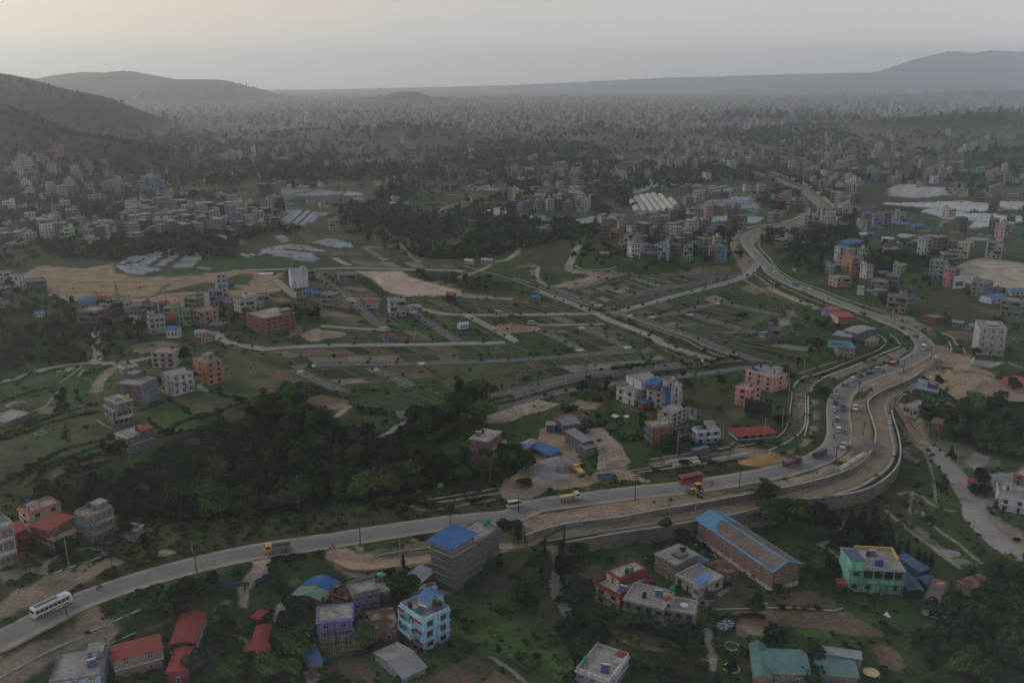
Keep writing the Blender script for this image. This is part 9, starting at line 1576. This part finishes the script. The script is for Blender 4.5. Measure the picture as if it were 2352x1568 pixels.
INKD=mat('ink_dark',(.03,.05,.05),var=.05);INKW=mat('ink_white',(.6,.62,.62),var=.05);TEALB=mat('board_teal',(.16,.33,.30),var=.12);BLK=mat('board_black',(.028,.018,.022),var=.3);GREYB=mat('board_grey',(.34,.36,.38),var=.15);PURB=mat('poster_purple',(.06,.05,.12),var=.2);CYB=mat('poster_blue',(.16,.30,.38),var=.2);WB=mat('board_white',(.48,.49,.5),var=.12);DRK=mat('board_back',(.05,.05,.055),var=.2)
board('L 55,155.5','L 76,156.8','mint green billboard reading zuvara beside the highway','H 56,13',TEALB,3.6,[('zuvara',.5,.56,2.6,INKD),('www.zuvara.com',.5,.14,.7,INKW)])
board('H 137.8,34','h 1575,378','double billboard with blue and purple posters above the half-round building','H 139,56',GREYB,4.6,(),panels=((.03,.35,.45,.92,CYB),(.48,.28,.97,.95,PURB)),legs=3)
for k,(z_,w_)in enumerate(((.78,.30),(.62,.36),(.48,.26))):
 r=bpy.data.objects['billboard.001'];P_=r.children[0];bw=P_.scale[0];hz_=P_.location[2];bk('lettering',r,-bw/2+bw*(.725-w_/2),-.155,hz_+4.6*z_,-bw/2+bw*(.725+w_/2),-.137,hz_+4.6*z_+.32,INKW);bk('lettering',r,-bw/2+bw*.08,-.155,hz_+4.6*(z_-.05),-bw/2+bw*(.08+w_*.8),-.137,hz_+4.6*(z_-.05)+.22,INKW)
board('G 214.5,52','g 2385,578','large black back of a billboard in front of the lower pink house','G 215,73',BLK,5.6,legs=4);board('h 138,208','h 192,232','tall black billboard back beside the upper pink house','H 14,41',BLK,6.5,legs=2)
board('l 822,1055','L 89,105.8','white billboard with black letters r.an, left of the grey one','L 82.5,115',WB,6.0,[('r.an',.5,.72,3.0,INKD),('Furniture',.5,.36,1.2,INKD)]);board('l 895,1053','l 973,1055','grey billboard with small white letters, right of the white one','L 90,114.5',DRK,4.4,[('JET',.5,.62,1.5,INKW)],panels=((.05,.1,.95,.42,GREYB),));board('l 222,893','l 258,897','small tan sign board beside the highway curve','L 23.2,95',mat('board_tan',(.40,.32,.22),var=.1),2.2,legs=1)
board('l 1712,968','L 182,96.2','white painted wall with a green landscape picture beside the paved ground','l 1706,1088',WB,11.0,panels=((.18,.38,.82,.64,mat('poster_green',(.05,.14,.11),var=.3)),),name='painted_wall_sign',legs=0)
board('f 972,712','f 1026,708','small brick sign shelter with white top beside the turning circle','F 99,78.2',mat('sign_brick',(.22,.10,.08),var=.25),2.8,name='sign_shelter',legs=2);board('a 2095,648','A 228.5,64','long dark blue banner over the dirt path gate','A 210,72',mat('banner_blue',(.05,.07,.12),var=.15),1.1,name='banner');board('B 101,54.5','b 1118,515','black banner board behind the violet wing','b 1012,575',DRK,1.2,name='banner',legs=1);board('h 1515,148','h 1568,152','pale blue kiosk sign at the roadside','H 151.8,21',mat('sign_blue',(.22,.30,.34),var=.1),1.6,name='kiosk_sign');board('h 1862,168','h 1898,142','white slanting sign board beside the garden wall','h 1866,225',WB,3.2,name='sign_board',legs=1)
# ---------------------------------------------------------------- gates, goal, heaps, stones and odds
def gate(s,h,label,m,beam=.35):
 A,B=pts(s);p,q=G(*A),G(*B);th=math.atan2(q[1]-p[1],q[0]-p[0]);w_=math.hypot(q[0]-p[0],q[1]-p[1]);r=root('gateway',p,th,label,'gate')
 for x in(0,w_):bk('post',r,x-.22,-.22,-.5,x+.22,.22,h,m)
 bk('beam',r,-.4,-.25,h,w_+.4,.25,h+beam,m)
gate('c 305,402 478,420',6.0,'tall dark green gateway over the stony track',mat('gate_green',(.02,.045,.035),var=.2));gate('H 159.5,32.5 168,33',4.2,'dark gateway with reddish pillars at the earth heap',mat('gate_brown',(.10,.06,.055),var=.2),.9);gate('j 1247,1008 1292,1005',2.4,'white football goal on the far half of the sand pitch',mat('goal_white',(.5,.5,.5)),.12);gate('J 150,114.8 155,114.3',2.4,'thin football goal on the near side of the sand pitch',mat('goal_white',(.5,.5,.5)),.12)
def fr(s,h,label,m,name='sheet_fence',post=True,n=3.0):
 P=wline(s,None,n);o=P[0];r=root(name,(o[0],o[1],Hz(*o)),0,label,'fence');z0=Hz(*o)
 for k in range(len(P)-1):
  a,b=P[k]-o,P[k+1]-o;ln=np.linalg.norm(b-a);c=(a+b)/2;q=bk('fence_panel',r,-ln/2+.03,-.03,0,ln/2-.03,.03,h,m);q.location=(c[0],c[1],Hz(*((P[k]+P[k+1])/2))-z0-.1);q.rotation_euler=(0,0,math.atan2(b[1]-a[1],b[0]-a[0]))
  if post:q=bk('fence_post',r,-.06,-.06,0,.06,.06,h+.2,STEEL);q.location=(a[0],a[1],Hz(*P[k])-z0-.1)
DBS=mat('dark_blue_sheet',(.035,.045,.06),var=.25);fr('A 182,82 188,77 207,75.5',2.0,'dark blue sheet fence left of the dirt path gate',DBS);fr('B 0,70 6,65 16,61 23,64 24,76 35,76',2.4,'dark blue sheet fence round the grass yard',DBS);fr('C 185.5,102 199,96',1.6,'black sheet fence along the round enclosure',DBS);fr('C 200,100 210,96.5 223,95.5 233,98.5',1.4,'curved dark net wall of the round enclosure',mat('dark_net',(.025,.028,.035),var=.2))
fr('g 1815,1005 1895,1000',2.0,'bright blue sheet fence beside the blue shop roof',mat('blue_fence',(.03,.07,.17),var=.2));fr('C 105,104 130,113 148,118 165,120',1.8,'dark net fence in front of the long grey house',mat('dark_net',(.025,.028,.035)),post=True)
# bamboo frame under the violet house
K_=NB['violet house'];r=root('bamboo_scaffold',(*G(*a_('B 62,133'))[:2],G(*a_('B 62,133'))[2]),K_['rz'],'leaning frame of bamboo poles below the violet house','scaffold');BM=mat('bamboo',(.24,.19,.12),var=.3)
for i in range(22):b=MB();x=i*K_['w']/21*1.05;b.tube((x,0,-.3),(x+RU(-.8,.8),3.2,3.6+RU(-.4,.4)),.07,5);b.build('bamboo_pole',r,BM)
for i in range(5):b=MB();t=i/4;b.tube((-.3,3.2*t,3.6*t),(K_['w']*1.07,3.2*t,3.6*t+RU(-.2,.2)),.06,5);b.build('bamboo_rail',r,BM)
def heap(at,w_,d_,h,mt,label,name='heap',cat='heap',rz=0,seed=1):
 p=G(*a_(at));rs=np.random.RandomState(seed);n=22;V=[];Fs=[]
 for j in range(n+1):
  for i in range(n+1):
   x,y=i/n*2-1,j/n*2-1;r_=math.hypot(x,y);z=max(0,1-r_**1.3)*h*(.8+.4*float(fbm(arr([x*5.0+seed]),arr([y*5.0]),2,3,seed)[0]));V.append((x*w_/2,y*d_/2,z-.15+(rs.uniform(-.06,.06)if z>0 else 0)))
 for j in range(n):
  for i in range(n):a=j*(n+1)+i;Fs.append((a,a+1,a+n+2,a+n+1))
 o=no(name,pyd(name,V,Fs,mt));o.location=p;o.rotation_euler=(0,0,rz);tag(o,label,cat);return o
GRV=mat('gravel_heap',(.22,.215,.21),var=.3,scale=3,bump=.05);EAR=mat('earth_heap',(.24,.18,.115),var=.35,scale=1.0,bump=.1);DER=mat('dark_earth',(.13,.11,.09),var=.35,scale=1.0,bump=.1)
heap('G 44,113',17,12,3.4,GRV,'large pale gravel heap in the yard beside the blue shed',seed=2);heap('G 49,118',9,7,2.6,mat('gravel_dark',(.13,.13,.13),var=.3,scale=3),'small darker gravel heap in front of the large one',seed=3);heap('G 29,126',10,7,.8,GRV,'low pale gravel heap at the edge of the yard',seed=4)
heap('H 190,43',34,42,5.0,EAR,'huge tan earth heap right of the upper bend',seed=5);heap('H 180,33',15,16,3.4,DER,'dark slumped side of the earth heap',seed=6);heap('H 87,97',16,9,1.8,DER,'dark earth heap on the dusty shoulder inside the bend',seed=7,rz=.5);heap('G 223,111',13,7,1.6,mat('orange_earth',(.30,.18,.07),var=.3),'orange-brown earth heap beside the highway before the bend',seed=8);heap('H 3,107',12,8,1.8,mat('orange_earth',(.30,.18,.07)),'second orange-brown earth heap beside the highway',seed=9)
heap('K 4,145.5',26,14,2.2,EAR,'reddish earth heap on the township plots',seed=10);heap('J 24,97.5',12,10,3.5,EAR,'tan sand heap beside the tall blank white house',seed=11);heap('J 62,151',26,18,2.2,EAR,'orange-tan dirt mound left of the long street',seed=14);heap('D 166,37.5',9,6,.7,GRV,'low grey gravel heap between two paths on the slope',seed=15)
def rbl(s,n,size,label,mt,cat=None,seed=1,zup=.5):
 P=wpoly(s);rs=np.random.RandomState(seed);S=sct(P,n,rs);V=[];Fs=[];k=0
 S=[q for q,a in zip(S,sgd(arr([q[0]for q in S]),arr([q[1]for q in S]),HP[::3])[0])if a>5.6];d0,_=sgd(arr([q[0]for q in S]),arr([q[1]for q in S]),P,True)
 Z=H(arr([q[0]for q in S]),arr([q[1]for q in S]))
 for(x,y),z,e_ in zip(S,Z,d0):
  sx,sy,sz=size*rs.uniform(.5,1.4),size*rs.uniform(.4,1.1),size*rs.uniform(.3,.9);a=rs.uniform(0,3.14);t=rs.uniform(-.5,.5);c_,s_=cos(a),sin(a);z+=rs.uniform(0,1)*min(e_/3,1)*zup
  for q in((-1,-1,-1),(1,-1,-1),(1,1,-1),(-1,1,-1),(-.8,-.8,1),(.7,-.9,1),(.9,.7,1),(-.7,.8,1)):
   X,Y,Zz=q[0]*sx/2,q[1]*sy/2,q[2]*sz/2+q[0]*t*sx/2;V.append((x+c_*X-s_*Y,y+s_*X+c_*Y,z+Zz))
  Fs+=[tuple(k+i for i in f)for f in((3,2,1,0),(4,5,6,7),(0,1,5,4),(1,2,6,5),(2,3,7,6),(3,0,4,7))];k+=8
 tag(no('rubble',pyd('rubble',V,Fs,mt)),label,kind='stuff')
STN=mat('quarry_stone',(.33,.27,.21),var=.35,scale=1.5);rbl('G 65,81.2 83,80.2 90,87 100,96 104,105 108.5,111 100,116 79,119 80,109 79,100 74,90',6500,.85,'field of loose pinkish quarry stones in the yard',STN,seed=1,zup=1.1);rbl('G 0,61 24,54.5 43,58 30,64 6,69',1500,.8,'strip of pale broken stone below the dark street',mat('pale_stone',(.34,.30,.22),var=.3),seed=2,zup=.6);rbl('F 213,69 235.1,62 235.1,70 214,74.5',500,.8,'pale broken stone beside the tall tree clump',mat('pale_stone',(.34,.30,.22)),seed=3)
rbl('C 33,62 41,62 45,76 56,92 67,103 60,105 48,95 37,78',900,.45,'loose stones on the stony track',mat('track_stone',(.27,.25,.22),var=.3),seed=4,zup=.1);rbl('H 174,28 186,27 208,32 210,47 199,55 180,54.5 170,42',900,.6,'stones and clods on the huge earth heap',STN,seed=5,zup=2.5);rbl('H 23,49 34,46 34,60 25,64',160,.7,'stones in the gully between the drain walls',STN,seed=6);rbl('G 4,150 120,140 170,133 172,137 120,145 20,156.8',700,.5,'stones scattered on the near verge',STN,seed=7,zup=.1);rbl('A 86,110 100,98 108,108 108,116 96,118',220,.5,'broken stones at the dirt crossing',STN,seed=8,zup=.1);rbl('J 215,144 235.1,140 235.1,150 220,149',200,1.0,'rubble of the ruined foundation on the plots',mat('pale_stone',(.34,.30,.22)),seed=9);rbl('C 40,4 90,1 130,-4 135,0 80,6 42,9',500,.5,'stones on the bank above the brown road',STN,seed=10,zup=.1)
# tents, tarps, bags, parasols, dish, tyres, tanks on the ground
def sg(s,label,m,lift=.12,name='tarpaulin'):
 P=[G(*q)for q in pts(s)];c=np.mean(P,0);V=[(p[0]-c[0],p[1]-c[1],p[2]-c[2]+lift+RU(-.04,.06))for p in P]+[(0,0,lift+.18)]+[(p[0]-c[0],p[1]-c[1],p[2]-c[2]-.05)for p in P];n=len(P);Fs=[(i,(i+1)%n,n)for i in range(n)]+[(n+1+i,n+1+(i+1)%n,(i+1)%n,i)for i in range(n)];o=no(name,pyd(name,V,Fs,m));o.location=c;tag(o,label,name.replace('_',' '));return o
WTP=mat('white_tarp',(.5,.5,.5),var=.15);GTP=mat('grey_tarp',(.30,.30,.32),var=.25)
sg('g 905,680 940,665 995,685 950,703','white sheet spread on the grass beside the long metal shed, larger',WTP);sg('g 1020,688 1060,672 1088,685 1050,703','white sheet spread on the grass beside the long metal shed, smaller',WTP);sg('f 990,1425 1045,1345 1100,1335 1080,1395','grey tarpaulin tent draped at the wood edge',GTP,1.6);sg('F 108,139.5 110,133.5 120.5,131 118,137','second grey tarpaulin beside the first at the wood edge',GTP,1.2);sg('f 1668,1315 1725,1298 1722,1335 1668,1345','pale board propped against the undergrowth',GTP,1.4);sg('D 106.5,94.5 109,91.5 113,97 111,96.5','crumpled white cloth on the green slope',WTP,.2)
sg('H 151,17 156,16.5 156,18.5 152,19','small pale canopy at the roadside kiosk',GTP,2.2);sg('h 2205,745 2260,725 2300,738 2250,755','white tin roof showing among the trees on the right',WTP,2.5,'tin_roof');sg('C 178,40 186,39 188,42 180,43.5','scattered white sacks beside the brick hall',WTP,.15);sg('c 1670,295 1700,288 1705,302 1678,308','pale round basin on the grass beside the brick hall',WTP,.3,'basin');sg('J 2,94 16,93.5 15,95 4,95.5','white plastic sheets beside the far street',WTP)
def parasol(at,col,label,h=2.3,r_=1.5):
 p=G(*a_(at));r=root('parasol',p,0,label,'parasol');b=MB();n=8
 for i in range(n):a0,a1=6.283*i/n,6.283*(i+1)/n;b.face([(cos(a0)*r_,sin(a0)*r_,h-.45),(cos(a1)*r_,sin(a1)*r_,h-.45),(0,0,h)]);b.face([(cos(a1)*r_,sin(a1)*r_,h-.5),(cos(a0)*r_,sin(a0)*r_,h-.5),(0,0,h-.08)])
 b.build('canopy',r,mat('canopy_'+col,dict(green=(.10,.28,.18),tan=(.50,.36,.20))[col],var=.1));b=MB();b.tube((0,0,0),(0,0,h-.05),.04,5);b.build('pole',r,STEEL)
parasol('B 116,65','green','green parasol on the raised terrace beside the violet wing',3.4);parasol('D 94,153','tan','tan parasol on the grass at the bottom edge',2.4,2.0)
for at,cc,lb in(('D 113,73.5','blue','large dark blue tank on the ground in front of the mint house'),('D 134.5,77','green','green tank beside the blue kiosk'),('g 1655,665','green','tall green tank behind the pale green house'),('G 44,83.5','blue','teal tank beside the large metal shed')):
 p=G(*a_(at));tank(p,TC[cc],lb,1.7,.2)
for nm_,at_,lb in(('basin','c 1935,1085','left round dark pond with white petal covers in the enclosure'),('basin','C 198,106','right round dark pond with white petal covers in the enclosure')):
 p=G(*a_(at_));r=root(nm_,p,0,lb,'basin');b=MB();b.tube((0,0,-.2),(0,0,1.3),2.1,18);b.build('rim',r,DBS);b=MB()
 for i in range(6):a=i*1.047;b.face([(cos(a-.3)*1.7,sin(a-.3)*1.7,1.36),(cos(a+.3)*1.7,sin(a+.3)*1.7,1.36),(cos(a)*.25,sin(a)*.25,1.5)])
 b.build('cover',r,GTP)
if True:
 b=MB();n=12
 for i in range(n):
  for j in range(6):
   f=lambda i_,j_:((.36+.13*cos(j_*1.047))*cos(i_*6.283/n),(.36+.13*cos(j_*1.047))*sin(i_*6.283/n),.13+.13*sin(j_*1.047));b.face([f(i,j),f(i+1,j),f(i+1,j+1),f(i,j+1)])
 tm_=b.mesh('tyre',TYRE)
 for key,spots,wh in(('rusty red roof with tyres',((.25,.2),(.3,.75),(.7,.15),(.15,.5),(.75,.8)),'on the rusty red roof'),('brick house with tyres',((.55,.62),(.62,.70),(.7,.55)),'on the stained slab of the raw brick house')):
  q=NB[key]
  for i,(fx,fy)in enumerate(spots):x,y=(fx-.5)*q['w'],(fy-.5)*q['d'];c_,s_=cos(q['rz']),sin(q['rz']);o=no('old_tyre',tm_);o.location=(q['c'][0]+c_*x-s_*y,q['c'][1]+s_*x+c_*y,q['z']+(.32 if 'rusty' in key else 1.4));o.scale=(1.3,1.3,1.3);tag(o,'old tyre weighing down the roof '+wh,'tyre','old tyres '+wh)
q=NB['grey end house'];b=MB();b.tube((0,0,0),(0,0,.06),1.1,18);o=b.build('round_lid',None,WTP);o.location=(q['c'][0]+1,q['c'][1],q['z']+.1);tag(o,'round white disc lying on the roof of the grey end house','lid')
q=NB['brown-roofed white house'];OM=mat('orange_mat',(.75,.20,.08),var=.05)
for fx,fy,lb in((.6,.85,'far'),(.45,.2,'near')):x,y=(fx-.5)*q['w'],(fy-.5)*q['d'];c_,s_=cos(q['rz']),sin(q['rz']);o=bk('mat',None,-.9,-.5,0,.9,.5,.08,OM);o.location=(q['c'][0]+c_*x-s_*y,q['c'][1]+s_*x+c_*y,q['z']+.08);tag(o,f'orange mat lying on the brown roof, the {lb} one','mat')
# beds with kerbs in the garden
for at_,r_,lb in(('c 2018,1233',2.0,'round white kerb ring in the garden'),('c 2018,1435',2.1,'round stone bed under the small conifer'),('b 1445,1255',1.3,'round concrete well cover beside the sky-blue house'),('E 37,84.5',2.0,'round pale well ring on the terraces')):
 p=G(*a_(at_));b=MB();n=20
 for i in range(n):a0,a1=6.283*i/n,6.283*(i+1)/n;P_=[(cos(a)*k_,sin(a)*k_)for a in(a0,a1)for k_ in(r_,r_*.8)];b.face([(*P_[0],.3),(*P_[2],.3),(*P_[3],.3),(*P_[1],.3)]);b.face([(*P_[0],-.2),(*P_[2],-.2),(*P_[2],.3),(*P_[0],.3)])
 o=b.build('stone_ring',None,WCAP);o.location=p;tag(o,lb,'stone ring')
# ---------------------------------------------------------------- haze
def build_haze():
 b=MB();b.box(-12600,-300,-60,12600,18200,640)
 o=no('haze',b.mesh('haze'));m=bpy.data.materials.new('haze');m.use_nodes=True;t=m.node_tree;t.nodes.clear()
 ou=t.nodes.new('ShaderNodeOutputMaterial');v=t.nodes.new('ShaderNodeVolumePrincipled');v.inputs['Density'].default_value=HAZE;v.inputs['Color'].default_value=(.85,.94,1.0,1);v.inputs['Anisotropy'].default_value=0.7
 t.links.new(v.outputs[0],ou.inputs['Volume']);o.data.materials.append(m);tag(o,'thin pale evening haze over the whole valley',kind='stuff')
build_ground();build_haze()
